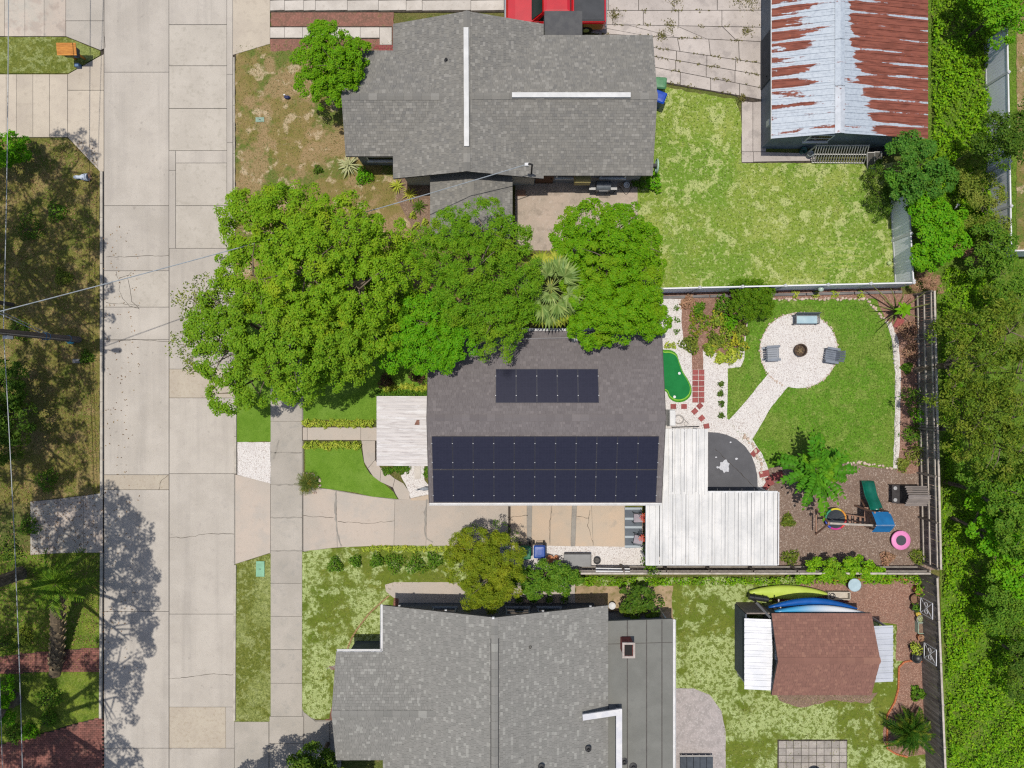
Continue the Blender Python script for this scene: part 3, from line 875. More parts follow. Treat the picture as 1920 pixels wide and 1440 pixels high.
slabs(walk_a, [[(777, 874), (789, 874), (789, 898), (777, 898)]], .085, M_pathwhite, .012)
slabs(walk_a, [[(770, 934), (808, 926), (808, 938), (770, 938)]], .079, M_tan, .012)
drain = MB().box(W(955, 985) + Vector((0, 0, .07)), (.11, 2.1, .12), ch=.02).build('timber_edging', MAT('dark_timber', D(92, 80, 70), D(70, 62, 56), 8, stretch=(1, .1, 1)), None)
tag(drain, 'dark timber strip laid across the driveway of the solar panelled house', 'timber')

# other yards
patio_c = sheet('patio', [(1262, 1290), (1300, 1290), (1330, 1302), (1352, 1332), (1360, 1372), (1360, 1560), (1262, 1560)], .055, M_patio_c, amp=.01)
path_c = sheet('walkway', [(722, 1096), (740, 1091), (1078, 1091), (1078, 1175), (748, 1175), (748, 1122), (738, 1120), (724, 1108)], .056, M_drive, amp=.01)
pav = sheet('paver_patio', [(1457, 1386), (1588, 1386), (1588, 1560), (1457, 1560)], .045, M_dirt, amp=.01)
M_paver = MAT('grey_paver', D(176, 168, 158), D(160, 152, 144), 3, layers=((12, .55, .68, D(196, 190, 182), .5),), rnd=.14, bump=.25)
pw = 14.2
for i in range(9):
    for j in range(9):
        x0 = 1459 + i * pw; y0 = 1388 + j * 13.6
        slabs(pav, [[(x0, y0), (x0 + pw, y0), (x0 + pw, y0 + 13.6), (x0, y0 + 13.6)]], .068, M_paver, .025, name='paver')
dark = sheet('patio', [(1327, 810), (1345, 811), (1362, 815), (1380, 823), (1396, 836), (1408, 853), (1415, 872), (1419, 890), (1421, 935), (1327, 935)], .066, M_darkpatio, amp=0)
crack(dark, [(1340, 842), (1366, 866), (1416, 916)], .0705, .022, 'seam')
MB().prism([tuple(W(1358 + math.cos(a) * r * .8, 874 + math.sin(a) * r).xy) for a, r in [(i * .42, 9 + 5 * ((i * 7) % 5) / 4) for i in range(15)]], .06, .069).build('white_splotch', M_splotch, dark)  # irregular white splotch on the dark patio, smaller ones below
for (x, y, r) in ((1345, 876, 3), (1380, 860, 3), (1369, 829, 2), (1342, 857, 2)):
    MB().prism([tuple(W(x + math.cos(a) * r * random.uniform(.6, 1.2), y + math.sin(a) * r * .7).xy) for a in np.arange(0, 6.2, .8)], .06, .0685).build('white_splotch', M_splotch, dark)

# red tiles in the gravel
tiles = thing('tile_path', 'grid of square red tiles set in white gravel beside the putting green', 'tile path', W(1309, 722))
tl = MB().box((0, 0, 0), (.30, .30, .06), ch=.012)
tme = None
for j in range(6):
    for i in range(2):
        p = W(1303 + i * 11.6, 698 + j * 10.4); p.z = .068
        if tme is None:
            o = MB().box((p.x, p.y, p.z), (.31, .275, .05), ch=.012).build('tile', M_redtile, tiles, origin=(p.x, p.y, p.z)); tme = o.data
        else: place('tile', tme, tiles, p)
for k, (x, y, a) in enumerate(((1262, 762, 0), (1282, 762, 0), (1311.5, 761, .75), (1302, 771, .75), (1315, 784, .7), (1324, 799, .2))):
    p = W(x, y); p.z = .068
    o = place('stepping_tile', tme, None, p, (0, 0, a))
    tag(o, 'loose square red stepping tile in the white gravel south of the putting green', 'tile', 'loose red stepping tiles')

# rows of edging stones
def stones(name, label, pts, mat, size=.16, closed=False, curve=False):
    root = thing(name, label, 'edging', W(*pts[0]))
    P = [W(x, y) for x, y in (smooth_loop(pts) if curve else pts)]
    if closed: P.append(P[0])
    proto = []
    for k in range(4):
        v = []; f = []
        m = MB()
        n = 7
        r0 = [(math.cos(6.283 * i / n + k) * .5 * random.uniform(.8, 1.1), math.sin(6.283 * i / n + k) * .42 * random.uniform(.8, 1.1)) for i in range(n)]
        rings = [[(x * q, y * q, z) for x, y in r0] for q, z in ((.95, -.15), (1.0, .18), (.8, .42))]
        m.loft(rings)
        me = bpy.data.meshes.new('stone'); me.from_pydata(m.v, [], m.f); me.materials.append(mat)
        proto.append(me)
    cnt = 0
    for a, b in zip(P[:-1], P[1:]):
        L = (b - a).length; k = max(1, int(L / (size * .62)))
        for j in range(k):
            q = a.lerp(b, (j + random.uniform(-.15, .15)) / k) + Vector((random.uniform(-.06, .06), random.uniform(-.06, .06), .052))
            s = size * random.uniform(.5, 1.15)
            place('stone', random.choice(proto), root, q, (0, 0, random.uniform(0, 6.28)), (s, s, s * .8))
    return root
stones('stone_edging', 'ring of pale edging stones round the gravel fire pit circle', circ[14:] + circ[:11], M_stone, .13)
stones('stone_edging', 'row of white edging stones between the green lawn and the eastern mulch bed', [(1664, 606), (1675, 640), (1681, 700), (1681, 780), (1678, 874)], M_stonewhite, .22)
stones('stone_edging', 'row of pale edging stones along the bed below the white vinyl fence', [(1450, 562), (1540, 561), (1625, 561), (1664, 606)], M_stone, .2)
stones('stone_edging', 'curved edging stones where the play area meets the green lawn', [(1590, 868), (1610, 866), (1640, 872), (1676, 878)], M_stone, .22)
stones('stone_edging', 'row of small stones beside the dark quarter round patio', [(1394, 815), (1412, 838), (1424, 862), (1428, 886), (1432, 905)], M_stone, .24)
stones('stone_edging', 'ring of pale stones round the spiky palm by the sidewalk', [(577 + 23 * math.cos(a), 907 + 21 * math.sin(a)) for a in np.arange(-1.9, 1.6, .25)], M_stone, .17)
for (x, y, w_, h_, a) in ((1415, 848, .5, .3, .8), (1432, 888, .55, .34, .2), (1442, 902, .4, .5, .4), (1436, 912, .35, .3, 1), (1458, 892, .6, .4, .3), (1684, 606, .4, .6, -.5)):
    p = W(x, y); p.z = .07
    o = MB().box(p, (w_, h_, .06), a, ch=.015).build('flagstone', M_redtile)
    tag(o, 'flat reddish flagstone at the edge of the gravel path', 'flagstone', 'reddish flagstones by the lawn edge') if y > 700 else tag(o, 'flat red paver in the mulch bed below the leaning bare stalks', 'paver')

def edging(name, label, pts, mat, w=.09, h=.12):
    P = [W(x, y) for x, y in pts]
    root = thing(name, label, 'edging', P[0])
    for a, b in zip(P[:-1], P[1:]):
        L = (b - a).length; k = max(1, round(L / .22))
        for j in range(k):
            p = a.lerp(b, j / k); q = a.lerp(b, (j + 1) / k); c = (p + q) / 2
            MB().box((c.x, c.y, h / 2 - .03), ((q - p).length * .96, w, h + .06), math.atan2((q - p).y, (q - p).x), ch=.015).build('edging_brick', mat, root, origin=(c.x, c.y, 0))
    return root
edging('brick_edging', 'orange brick edging round the kidney shaped mulch bed', [kidney[i] for i in (8, 7, 6)][::-1] + [(1655, 1388), (1655, 1368), (1662, 1340), (1676, 1316), (1683, 1290), (1684, 1250), (1694, 1240), (1712, 1237), (1738, 1240)][2:], M_edgeorange)
edging('brick_edging', 'orange brick edging along the north side of the shed mulch', [(1560, 1087), (1640, 1085), (1700, 1086)], M_edgeorange)
edging('brick_edging', 'curved pale brick edging in front of the grey shingled house', [(652, 1216), (660, 1195), (672, 1176), (692, 1150), (716, 1128), (730, 1116)], MAT('tan_edging', D(176, 148, 104), D(150, 124, 84), 6, island=.15))

# short grass blades standing on the lawns
def tufts(parent, pts, mat, dens, size=.09, holes=()):
    P = np.array(G(pts))
    lo = P.min(0); hi = P.max(0)
    n = int((hi[0] - lo[0]) * (hi[1] - lo[1]) * dens)
    q = R.uniform(lo, hi, size=(n, 2))
    def inside(poly):
        r = np.zeros(len(q), dtype=bool)
        for i in range(len(poly)):
            (x1, y1), (x2, y2) = poly[i - 1], poly[i]
            c = ((y1 > q[:, 1]) != (y2 > q[:, 1])) & (q[:, 0] < (x2 - x1) * (q[:, 1] - y1) / (y2 - y1 + 1e-9) + x1)
            r ^= c
        return r
    ok = inside(P)
    for h_ in holes: ok &= ~inside(np.array(G(h_)))
    q = q[ok]; n = len(q)
    c = np.column_stack([q, np.full(n, .05) + R.uniform(0, .03, n)])
    nn = unit(R.normal(size=(n, 3)) * .8 + np.array([0, 0, .8]))
    v, f = kites(c, nn, size * R.uniform(.6, 1.5, n), size * .28)
    o = WL[parent.name]
    ob = link('grass_blades', npmesh('grass_blades', v - np.array(o, dtype=np.float32), f), mat, parent, o, False)
    ob['kind'] = 'stuff'
M_blade = LEAF('grass_blade', D(84, 112, 30), D(130, 150, 62), trans=.25, gloss=.7)
M_bladepale = LEAF('pale_grass_blade', D(112, 124, 52), D(190, 190, 120), trans=.25, gloss=.7)
M_bladegreen = LEAF('green_grass_blade', D(70, 118, 22), D(112, 156, 44), trans=.25, gloss=.7)
tufts(lawn_front, [(442, 85), (735, 76), (735, 320), (800, 345), (442, 560)], M_bladepale, 60)
tufts(lawn_b, [(1200, 345), (1225, 170), (1375, 190), (1388, 215), (1392, 308), (1690, 308), (1690, 540), (1200, 540)], M_blade, 70)
tufts(lawn_a, [(1400, 570), (1625, 564), (1676, 640), (1678, 876), (1420, 870), (1364, 790), (1364, 692)], M_bladegreen, 70, .09, [circ, [(1440, 700), (1478, 724), (1446, 762), (1411, 822), (1364, 790), (1400, 750)]])
tufts(lawn_cfront, [(572, 1036), (690, 1026), (860, 1026), (860, 1085), (740, 1095), (700, 1165), (640, 1230), (615, 1345), (590, 1342), (572, 1320)], M_bladepale, 70)
tufts(lawn_cback, [(1270, 1092), (1540, 1092), (1500, 1160), (1650, 1310), (1655, 1440), (1362, 1440), (1350, 1320), (1300, 1285), (1270, 1285)], M_bladepale, 60)
tufts(lawn_w, [(-20, 264), (128, 264), (186, 322), (186, 920), (-20, 940)], M_bladepale, 60)
tufts(lawn_sw, [(-20, 1040), (186, 1034), (186, 1212), (-20, 1230)], M_blade, 60)
tufts(wild, [(1700, -60), (1985, -60), (1985, 1500), (1775, 1500), (1762, 540), (1700, 530)], M_bladegreen, 60, holes=())

# weeds in the open joints of the old driveway, and leaf litter under the oaks
wp_ = []
for j in range(2, len(rows)):
    (a0, a1) = rows[j]
    for i in range(90):
        t_ = random.random()
        if math.sin(t_ * 23 + j * 5) + math.sin(t_ * 57 + j) > .2:
            q = W(a0[0] + (a1[0] - a0[0]) * t_, a0[1] + (a1[1] - a0[1]) * t_); wp_ += [(q.x + random.gauss(0, .05), q.y + random.gauss(0, .04))] * 4
for (x, y, r) in ((1385, -2, .5), (1408, 8, .45), (1255, 50, .35), (1240, 68, .3), (1152, 30, .3), (1400, 60, .3), (1265, 0, .4), (1225, 166, .35), (1390, 186, .25)):
    q = W(x, y); wp_ += [(q.x + random.gauss(0, r * .5), q.y + random.gauss(0, r * .5)) for _ in range(130)]
wa = np.array(wp_) + R.normal(0, .03, (len(wp_), 2)); n = len(wa)
v, f = kites(np.column_stack([wa, R.uniform(.06, .12, n)]), unit(R.normal(size=(n, 3)) * .6 + np.array([0, 0, 1])), .09 * R.uniform(.5, 1.4, n), .04)
ob = link('weeds', npmesh('weeds', v, f), LEAF('weed_leaf', D(96, 96, 44), D(150, 142, 80), trans=.2), None, Vector((0, 0, 0)), False)
tag(ob, 'dry weeds growing in the joints of the cracked old driveway', 'weeds', None, 'stuff')
n = 5200
lx = np.concatenate([R.uniform(-28.5, -22.8, n), R.uniform(-22.8, -20.5, 240)]); ly_ = np.concatenate([R.uniform(-16, 13.4, n), R.uniform(-16, 9, 240)])
n = len(lx)
v, f = kites(np.column_stack([lx, ly_, R.uniform(.066, .085, n)]), unit(R.normal(size=(n, 3)) * .3 + np.array([0, 0, 1])), .1 * R.uniform(.5, 1.4, n), .05)
ob = link('leaf_litter', npmesh('leaf_litter', v, f), LEAF('fallen_leaf', D(120, 90, 58), D(186, 152, 110), trans=.1), None, Vector((0, 0, 0)), False)
tag(ob, 'fallen brown leaves scattered under the oaks west of the road', 'leaf litter', None, 'stuff')

# ---------------------------------------------------------------- buildings
def SHINGLE(name, a, b, pale, dark, pk=.14, island=.16):
    q = NT(name)
    g = q.n('ShaderNodeNewGeometry')
    ri = q.mul(q.mul(g.outputs['Random Per Island'], q.n('ShaderNodeObjectInfo').outputs['Random'], 'ADD'), 1.0, 'MODULO')
    col = q.mix(ri, a, b)
    x = q.mul(q.mul(ri, 13.7), 1.0, 'MODULO')
    col = q.mix(q.rng(x, 1 - pk, 1 - pk + .04, 0, .55), col, pale)
    y = q.mul(q.mul(ri, 29.3), 1.0, 'MODULO')
    col = q.mix(q.rng(y, .82, .86, 0, .38), col, dark)
    col = q.mix(q.rng(q.noise(g.outputs['Position'], .35, 4), .45, .68, 0, .16), col, dark)
    col = q.mix(q.rng(q.noise(g.outputs['Position'], 70, 2), .5, .62, 0, .3), col, pale)
    q.l(col, q.b.inputs['Base Color']); q.b.inputs['Roughness'].default_value = .92
    q.b.inputs['Specular IOR Level'].default_value = .2
    return q.m
SH_A = SHINGLE('shingle_brown_grey', D(115, 109, 109), D(125, 119, 119), D(138, 131, 130), D(104, 98, 99), .10)
SH_B = SHINGLE('shingle_slate_grey', D(126, 124, 119), D(142, 139, 132), D(164, 161, 154), D(106, 106, 106), .16)
SH_C = SHINGLE('shingle_light_grey', D(134, 133, 128), D(146, 144, 139), D(176, 175, 168), D(122, 121, 117), .16)
SH_S = SHINGLE('shingle_red_brown', D(138, 100, 88), D(150, 109, 96), D(166, 124, 106), D(122, 88, 80), .12)
M_deck = MAT('roof_decking', D(96, 92, 88), D(84, 80, 78), 4)
M_white = MAT('white_trim', D(236, 236, 236), D(222, 222, 222), 3, rough=.6, spec=.4)
M_wall_grey = MAT('grey_stucco', D(150, 152, 156), D(138, 140, 144), 2, rough=.9, bump=.2)
M_wall_slate = MAT('slate_blue_siding', D(98, 104, 114), D(90, 96, 106), 2, rough=.8)
M_wall_cream = MAT('cream_stucco', D(206, 200, 186), D(192, 186, 172), 2, rough=.9, bump=.2)
M_glass = MAT('window_glass', D(50, 58, 66), D(40, 46, 54), 1, rough=.08, spec=.6)
M_vent = MAT('dark_vent', D(60, 60, 62), D(48, 48, 50), 4, rough=.6)
M_ridgevent = MAT('white_ridge_vent', D(228, 228, 226), D(214, 214, 212), 2, rough=.6)

def slope(parent, P, mat, expo=.135, tab=(.09, .24), name='roof_slope', thick=.14):
    """one roof slope: decking with its edges, and courses of separate shingle tabs on it. P: eave first, planar"""
    P = [Vector(p) for p in P]
    u = (P[1] - P[0]).normalized()
    n = u.cross(P[-1] - P[0]).normalized()
    if n.z < 0: n = -n
    v = n.cross(u).normalized()
    if v.z < 0: v = -v
    o = P[0]
    c = sum(P, Vector()) / len(P)
    k = len(P)
    m = MB().add([tuple(p) for p in P] + [tuple(p - Vector((0, 0, thick))) for p in P],
                 [tuple(range(k)), tuple(reversed(range(k, 2 * k)))] + [(i, (i + 1) % k, k + (i + 1) % k, k + i) for i in range(k)])
    deck = m.build(name, M_deck, parent)
    q = [((p - o).dot(u), (p - o).dot(v)) for p in P]
    def span(y):
        xs = []
        for i in range(k):
            (x1, y1), (x2, y2) = q[i - 1], q[i]
            if (y1 <= y) != (y2 <= y): xs.append(x1 + (x2 - x1) * (y - y1) / (y2 - y1))
        return (min(xs), max(xs)) if len(xs) >= 2 else None
    y0 = min(p[1] for p in q); y1 = max(p[1] for p in q)
    V = []; F = []
    y = y0
    while y < y1 - .02:
        t = min(y + expo, y1)
        a = span(y + .004); b = span(t - .004)
        if a and b:
            x = min(a[0], b[0]) - random.uniform(0, .3)
            xe = max(a[1], b[1])
            while x < xe:
                w = random.uniform(*tab)
                c0 = [max(a[0], min(a[1], x + .003)), max(a[0], min(a[1], x + w - .003))]
                c1 = [max(b[0], min(b[1], x + .003)), max(b[0], min(b[1], x + w - .003))]
                x += w
                if c0[1] - c0[0] < .01 and c1[1] - c1[0] < .01: continue
                h = random.choice((.012, .014, .022))
                i = len(V)
                for (uu, vv, hh) in ((c0[0], y, h), (c0[1], y, h), (c1[1], t, .006), (c1[0], t, .006), (c0[0], y, -.002), (c0[1], y, -.002)):
                    V.append(tuple(o + u * uu + v * vv + n * hh))
                F += [(i, i + 1, i + 2, i + 3), (i + 4, i + 5, i + 1, i)]
        y = t
    sh = MB().add(V, F).build('shingles', mat, deck)
    sh['kind'] = 'stuff'
    return deck

def gable(parent, axis, a0, a1, e0, e1, ze, zr, mat, caps=True, fascia=None, trim=.0):
    """gable roof: ridge along axis ('x' or 'y') from a0 to a1, eaves at e0 < e1"""
    mid = (e0 + e1) / 2
    pt = (lambda a, e, z: Vector((a, e, z))) if axis == 'x' else (lambda a, e, z: Vector((e, a, z)))
    slope(parent, [pt(a0, e0, ze), pt(a1, e0, ze), pt(a1, mid, zr), pt(a0, mid, zr)], mat)
    slope(parent, [pt(a1, e1, ze), pt(a0, e1, ze), pt(a0, mid, zr), pt(a1, mid, zr)], mat)
    if caps:
        n = max(2, int(abs(a1 - a0) / .42)); L = (a1 - a0) / n
        k = (zr - ze) / (mid - e0)
        for i in range(n):
            b0 = a0 + L * i; b1 = a0 + L * (i + 1) + L * .02
            v = []
            for (a, lift) in ((b0, .03), (b1, .045)):
                v += [pt(a, mid - .17, zr - .17 * k + lift), pt(a, mid, zr + lift + .012), pt(a, mid + .17, zr - .17 * k + lift)]
            v += [pt(b1, mid - .17, zr - .17 * k), pt(b1, mid, zr), pt(b1, mid + .17, zr - .17 * k)]
            MB().add(v, [(0, 3, 4, 1), (1, 4, 5, 2), (3, 6, 7, 4), (4, 7, 8, 5)]).build('ridge_shingle', mat, parent, origin=pt((b0 + b1) / 2, mid, zr))

def walls(parent, x0, x1, y0, y1, h, mat, gables=(), t=.18, z0=-.05):
    """four walls, butted; gables: ('x' or 'y', zr) closes both gable triangles"""
    MB().box(((x0 + x1) / 2, y0 + t / 2, (h + z0) / 2), (x1 - x0, t, h - z0)).build('wall', mat, parent)
    MB().box(((x0 + x1) / 2, y1 - t / 2, (h + z0) / 2), (x1 - x0, t, h - z0)).build('wall', mat, parent)
    for x in (x0 + t / 2, x1 - t / 2):
        MB().box((x, (y0 + y1) / 2, (h + z0) / 2), (t, y1 - y0 - 2 * t - .004, h - z0)).build('wall', mat, parent)
    for ax, zr in gables:
        if ax == 'x':
            for x in (x0, x1 - t):
                MB().add([(x, y0, h), (x, y1, h), (x, (y0 + y1) / 2, zr), (x + t, y0, h), (x + t, y1, h), (x + t, (y0 + y1) / 2, zr)], [(0, 1, 2), (5, 4, 3), (0, 3, 4, 1), (1, 4, 5, 2), (2, 5, 3, 0)]).build('gable_wall', mat, parent)
        else:
            for y in (y0, y1 - t):
                MB().add([(x0, y, h), (x1, y, h), ((x0 + x1) / 2, y, zr), (x0, y + t, h), (x1, y + t, h), ((x0 + x1) / 2, y + t, zr)], [(0, 1, 2), (5, 4, 3), (0, 3, 4, 1), (1, 4, 5, 2), (2, 5, 3, 0)]).build('gable_wall', mat, parent)

def window(parent, c, w, h, face, mat=None):
    """window on a wall face: frame standing proud, sill, pane. face: 'n','s','e','w'"""
    d = {'n': (0, 1), 's': (0, -1), 'e': (1, 0), 'w': (-1, 0)}[face]
    t = Vector((-d[1], d[0], 0)); o = Vector((d[0], d[1], 0)); c = Vector(c)
    f = MB()
    def pc(cc, ww, hh, dd): f.box(cc, (ww if face in 'ns' else dd, dd if face in 'ns' else ww, hh))
    for s in (-1, 1):
        pc(c + t * s * (w / 2), .07, h + .07, .09)
        pc(c + Vector((0, 0, s * h / 2)), w - .07, .07, .088)
    pc(c, w - .07, .045, .07)
    win = f.build('window', mat or M_white, parent)
    g = MB(); f = g
    pc(c + o * .01, w - .07, h - .07, .03); g.build('pane', M_glass, win)
    s_ = MB(); f = s_
    pc(c + Vector((0, 0, -h / 2 - .06)) + o * .03, w + .16, .05, .16); s_.build('sill', mat or M_white, win)
    return win

def door(parent, c, face, mat, w=.95, h=2.05):
    d = {'n': (0, 1), 's': (0, -1), 'e': (1, 0), 'w': (-1, 0)}[face]
    o = Vector((d[0], d[1], 0)); c = Vector(c)
    sz = (w, .08, h) if face in 'ns' else (.08, w, h)
    dr = MB().box(c, sz).build('door', mat, parent)
    hp = c + o * .07 + Vector((-d[1], d[0], 0)) * (w * .38)
    MB().tube([hp - o * .03, hp + o * .03], .03, 8).build('handle', M_vent, dr)
    return dr

def gutter(parent, a, b, w=.13, mat=None):
    """half-round gutter along an eave"""
    a = Vector(a); b = Vector(b)
    t = (b - a).normalized(); s = Vector((-t.y, t.x, 0))
    prof = [(-w / 2, .06), (-w / 2, -.02), (-w / 4, -.06), (w / 4, -.06), (w / 2, -.02), (w / 2, .06), (w / 2 - .015, .06), (w / 2 - .02, -.01), (w / 4 - .01, -.045), (-w / 4 + .01, -.045), (-w / 2 + .02, -.01), (-w / 2 + .015, .06)]
    MB().loft([[tuple(p + s * x + Vector((0, 0, z))) for x, z in prof] for p in (a, b)]).build('gutter', mat or M_white, parent)

def pipe_vent(parent, p, r=.06, h=.35):
    p = Vector(p)
    MB().lathe(p - Vector((0, 0, .1)), [(r * 2.4, .1), (r * 2.2, .13), (r, .16), (r, h), (r * .7, h), (r * .7, h - .08)], 12).build('vent_pipe', M_vent, parent, smooth=False)

# --- house with solar panels in the middle
hA = thing('solar_house', 'house with brown grey shingled gable roof carrying two dark solar arrays', 'house', (1.7, -1.68, 0))
AX0, AX1, AY0, AY1, AZE, AZR = -4.23, 7.64, -6.09, 2.73, 2.8, 3.8
AYM = (AY0 + AY1) / 2
gable(hA, 'x', AX0, AX1, AY0, AY1, AZE, AZR, SH_A)
walls(hA, AX0 + .3, AX1 - .3, AY0 + .45, AY1 - .45, 2.66, M_wall_cream, (('x', 3.55),))
for s, y, fc in ((-1, AY0 + .45, 's'), (1, AY1 - .45, 'n')):
    for x in (-2.6, .6, 3.6, 6.0): window(hA, (x, y, 1.5), 1.2, 1.1, fc)
for y in (-4.2, .6): window(hA, (AX0 + .3, y, 1.5), 1.4, 1.2, 'w')
window(hA, (AX1 - .3, .9, 1.5), 1.2, 1.1, 'e')
door(hA, (AX0 + .28, -2.6, 1.03), 'w', MAT('blue_door', D(50, 84, 110)))
gutter(hA, (AX0, AY0 - .06, AZE - .03), (AX1 + .02, AY0 - .06, AZE - .03))
gutter(hA, (AX0, AY1 + .06, AZE - .03), (AX1, AY1 + .06, AZE - .03))
MB().bar((AX1 + .02, AY0, AZE - .08), (AX1 + .02, AYM, AZR - .08), .03, .16).bar((AX1 + .02, AYM, AZR - .08), (AX1 + .02, AY1, AZE - .08), .03, .16).build('barge_board', M_deck, hA)
MB().bar((AX0 - .02, AY0, AZE - .08), (AX0 - .02, AYM, AZR - .08), .03, .16).bar((AX0 - .02, AYM, AZR - .08), (AX0 - .02, AY1, AZE - .08), .03, .16).build('barge_board', M_deck, hA)
# pipe lying along the north eave and a roof fitting
MB().tube([W(975, 635, 2.95), W(1074, 633, 2.95)], .03, 8).build('conduit', MAT('grey_conduit', D(150, 146, 146), None, rough=.5), hA)
MB().box(W(1077, 636, 2.98), (.3, .28, .14), .3, ch=.03).build('roof_fitting', MAT('galvanised', D(176, 176, 178), D(150, 150, 152), 8, rough=.45, metal=.4), hA)

def PANEL():
    q = NT('solar_cells')
    tc = q.n('ShaderNodeTexCoord').outputs['Object']
    br = q.n('ShaderNodeTexBrick'); br.offset = 0.0
    br.inputs['Scale'].default_value = 1.0
    br.inputs['Brick Width'].default_value = .166; br.inputs['Row Height'].default_value = .083
    br.inputs['Mortar Size'].default_value = .003
    br.inputs['Color1'].default_value = D(38, 38, 54); br.inputs['Color2'].default_value = D(42, 42, 58); br.inputs['Mortar'].default_value = D(50, 50, 66)
    q.l(tc, br.inputs['Vector'])
    q.l(br.outputs[0], q.b.inputs['Base Color'])
    q.b.inputs['Roughness'].default_value = .16
    q.b.inputs['Specular IOR Level'].default_value = .5
    return q.m
M_cells = PANEL()
M_pframe = MAT('panel_frame', D(62, 63, 74), D(56, 57, 68), 3, rough=.4, metal=.3)
M_clamp = MAT('panel_clamp', D(214, 214, 214), None, rough=.35, metal=.5)
pw_, ph_ = 1.032, 1.745
fr = MB()
for s in (-1, 1):
    fr.box((s * (pw_ / 2 - .017), 0, .0), (.024, ph_ - .012, .044)); fr.box((0, s * (ph_ / 2 - .018), .0), (pw_ - .06, .024, .042))
me_frame = bpy.data.meshes.new('solar_panel'); me_frame.from_pydata(fr.v, [], fr.f); me_frame.materials.append(M_pframe)
gl = MB().box((0, 0, .002), (pw_ - .05, ph_ - .05, .03))
me_cell = bpy.data.meshes.new('glass'); me_cell.from_pydata(gl.v, [], gl.f); me_cell.materials.append(M_cells)
cl = MB().box((0, 0, 0), (.055, .045, .03), ch=.008)
me_clamp = bpy.data.meshes.new('clamp'); me_clamp.from_pydata(cl.v, [], cl.f); me_clamp.materials.append(M_clamp)
def solar(label, x0, cols, rows, side):
    """side -1 south slope, +1 north slope; rows: slope distances of the lower edge of every row"""
    pitch = math.atan2(AZR - AZE, AYM - AY0)
    root = thing('solar_array', label, 'solar array', (x0 + cols * pw_ / 2, AYM + side * 2.2, AZE + .5))
    for r in rows:
        for i in range(cols):
            d = r + ph_ / 2
            y = (AY0 + d * math.cos(pitch)) if side < 0 else (AY1 - d * math.cos(pitch))
            z = AZE + d * math.sin(pitch) + .10
            c = Vector((x0 + (i + .5) * pw_, y, z))
            rot = (-side * pitch, 0, 0)
            f_ = place('solar_panel', me_frame, root, c, rot)
            g_ = place('glass', me_cell, None, c, rot); g_.parent = f_; g_.location = (0, 0, .0); g_.rotation_euler = (0, 0, 0)
            for (cx, cy) in ((-pw_ / 2, .5), (-pw_ / 2, -.5)) + (((pw_ / 2, .5), (pw_ / 2, -.5)) if i == cols - 1 else ()):
                k_ = place('clamp', me_clamp, None, c); k_.parent = f_; k_.location = (cx, cy, .022)
    m = MB()
    for r in rows:
        for off in (.37, 1.37):
            d = r + off
            y = (AY0 + d * math.cos(pitch)) if side < 0 else (AY1 - d * math.cos(pitch))
            z = AZE + d * math.sin(pitch) + .055
            m.bar((x0 + .02, y, z), (x0 + cols * pw_ - .02, y, z), .04, .035)
    m.build('mounting_rail', M_clamp, root)
solar('wide dark solar array of two rows of eleven panels on the south slope', W(811, 880, 3.3).x, 11, (.06, .06 + ph_ + .02), -1)
solar('small blue solar array of one row of five panels on the north slope', W(929.5, 720, 3.3).x, 5, (2.02,), 1)

# --- north house
hB = thing('north_house', 'house with cross gabled slate grey roof and two white ridge vents', 'house', (-1.5, 14.4, 0))
gable(hB, 'y', 10.54, 18.48, -6.1, 1.62, 2.7, 3.95, SH_B)
gable(hB, 'x', -2.3, 7.22, 10.70, 17.90, 2.7, 3.9, SH_B)
gable(hB, 'x', -8.54, -3.2, 11.69, 17.11, 2.7, 3.58, SH_B)
gable(hB, 'y', 7.7, 10.9, -4.25, 0.02, 2.25, 2.85, SH_B)
walls(hB, -5.7, 1.2, 10.95, 18.1, 2.58, M_wall_cream, (('y', 3.7),))
walls(hB, 1.21, 6.9, 11.1, 17.5, 2.57, M_wall_grey, (('x', 3.6),))
walls(hB, -8.2, -5.71, 12.05, 16.75, 2.57, M_wall_grey, (('x', 3.35),))
for x in (-4.1, -.2):
    for y in (7.85, 9.4): MB().box((x, y, 1.05), (.14, .14, 2.2)).build('porch_post', M_white, hB)
MB().box((-2.1, 9.3, .06), (4.0, 3.0, .16)).build('porch_floor', M_patio, hB)
MB().box((2.66, 18.55, 2.35), (1.95, 1.5, .12)).build('lean_to_roof', MAT('grey_roll_roof', D(96, 96, 96), D(86, 86, 88), 3), hB)
for x in (1.75, 3.55): MB().box((x, 19.2, 1.12), (.12, .12, 2.34)).build('porch_post', M_white, hB)
MB().bar((W(874, 53, 3.98).x, W(874, 53, 3.98).y, 4.02), (W(875, 275, 3.98).x, W(875, 275, 3.98).y, 4.02), .24, .13).build('ridge_vent', M_ridgevent, hB)
MB().bar((W(960, 182, 3.95).x, 14.3, 3.98), (W(1182, 179, 3.95).x, 14.3, 3.98), .24, .13).build('ridge_vent', M_ridgevent, hB)
window(hB, (-7.0, 12.05, 1.5), 1.4, 1.1, 's')
window(hB, (2.9, 11.1, 1.55), 1.0, 1.0, 's'); window(hB, (5.4, 11.1, 1.55), 1.3, 1.0, 's')
window(hB, (-8.2, 14.4, 1.5), 2.0, 1.2, 'w'); window(hB, (6.9, 13.2, 1.5), 1.2, 1.0, 'e'); window(hB, (6.9, 15.8, 1.5), 1.2, 1.0, 'e')
door(hB, (1.75, 11.08, 1.03), 's', MAT('brown_door', D(110, 78, 56)))
door(hB, (-2.1, 10.93, 1.03), 's', MAT('grey_door', D(120, 124, 128)))
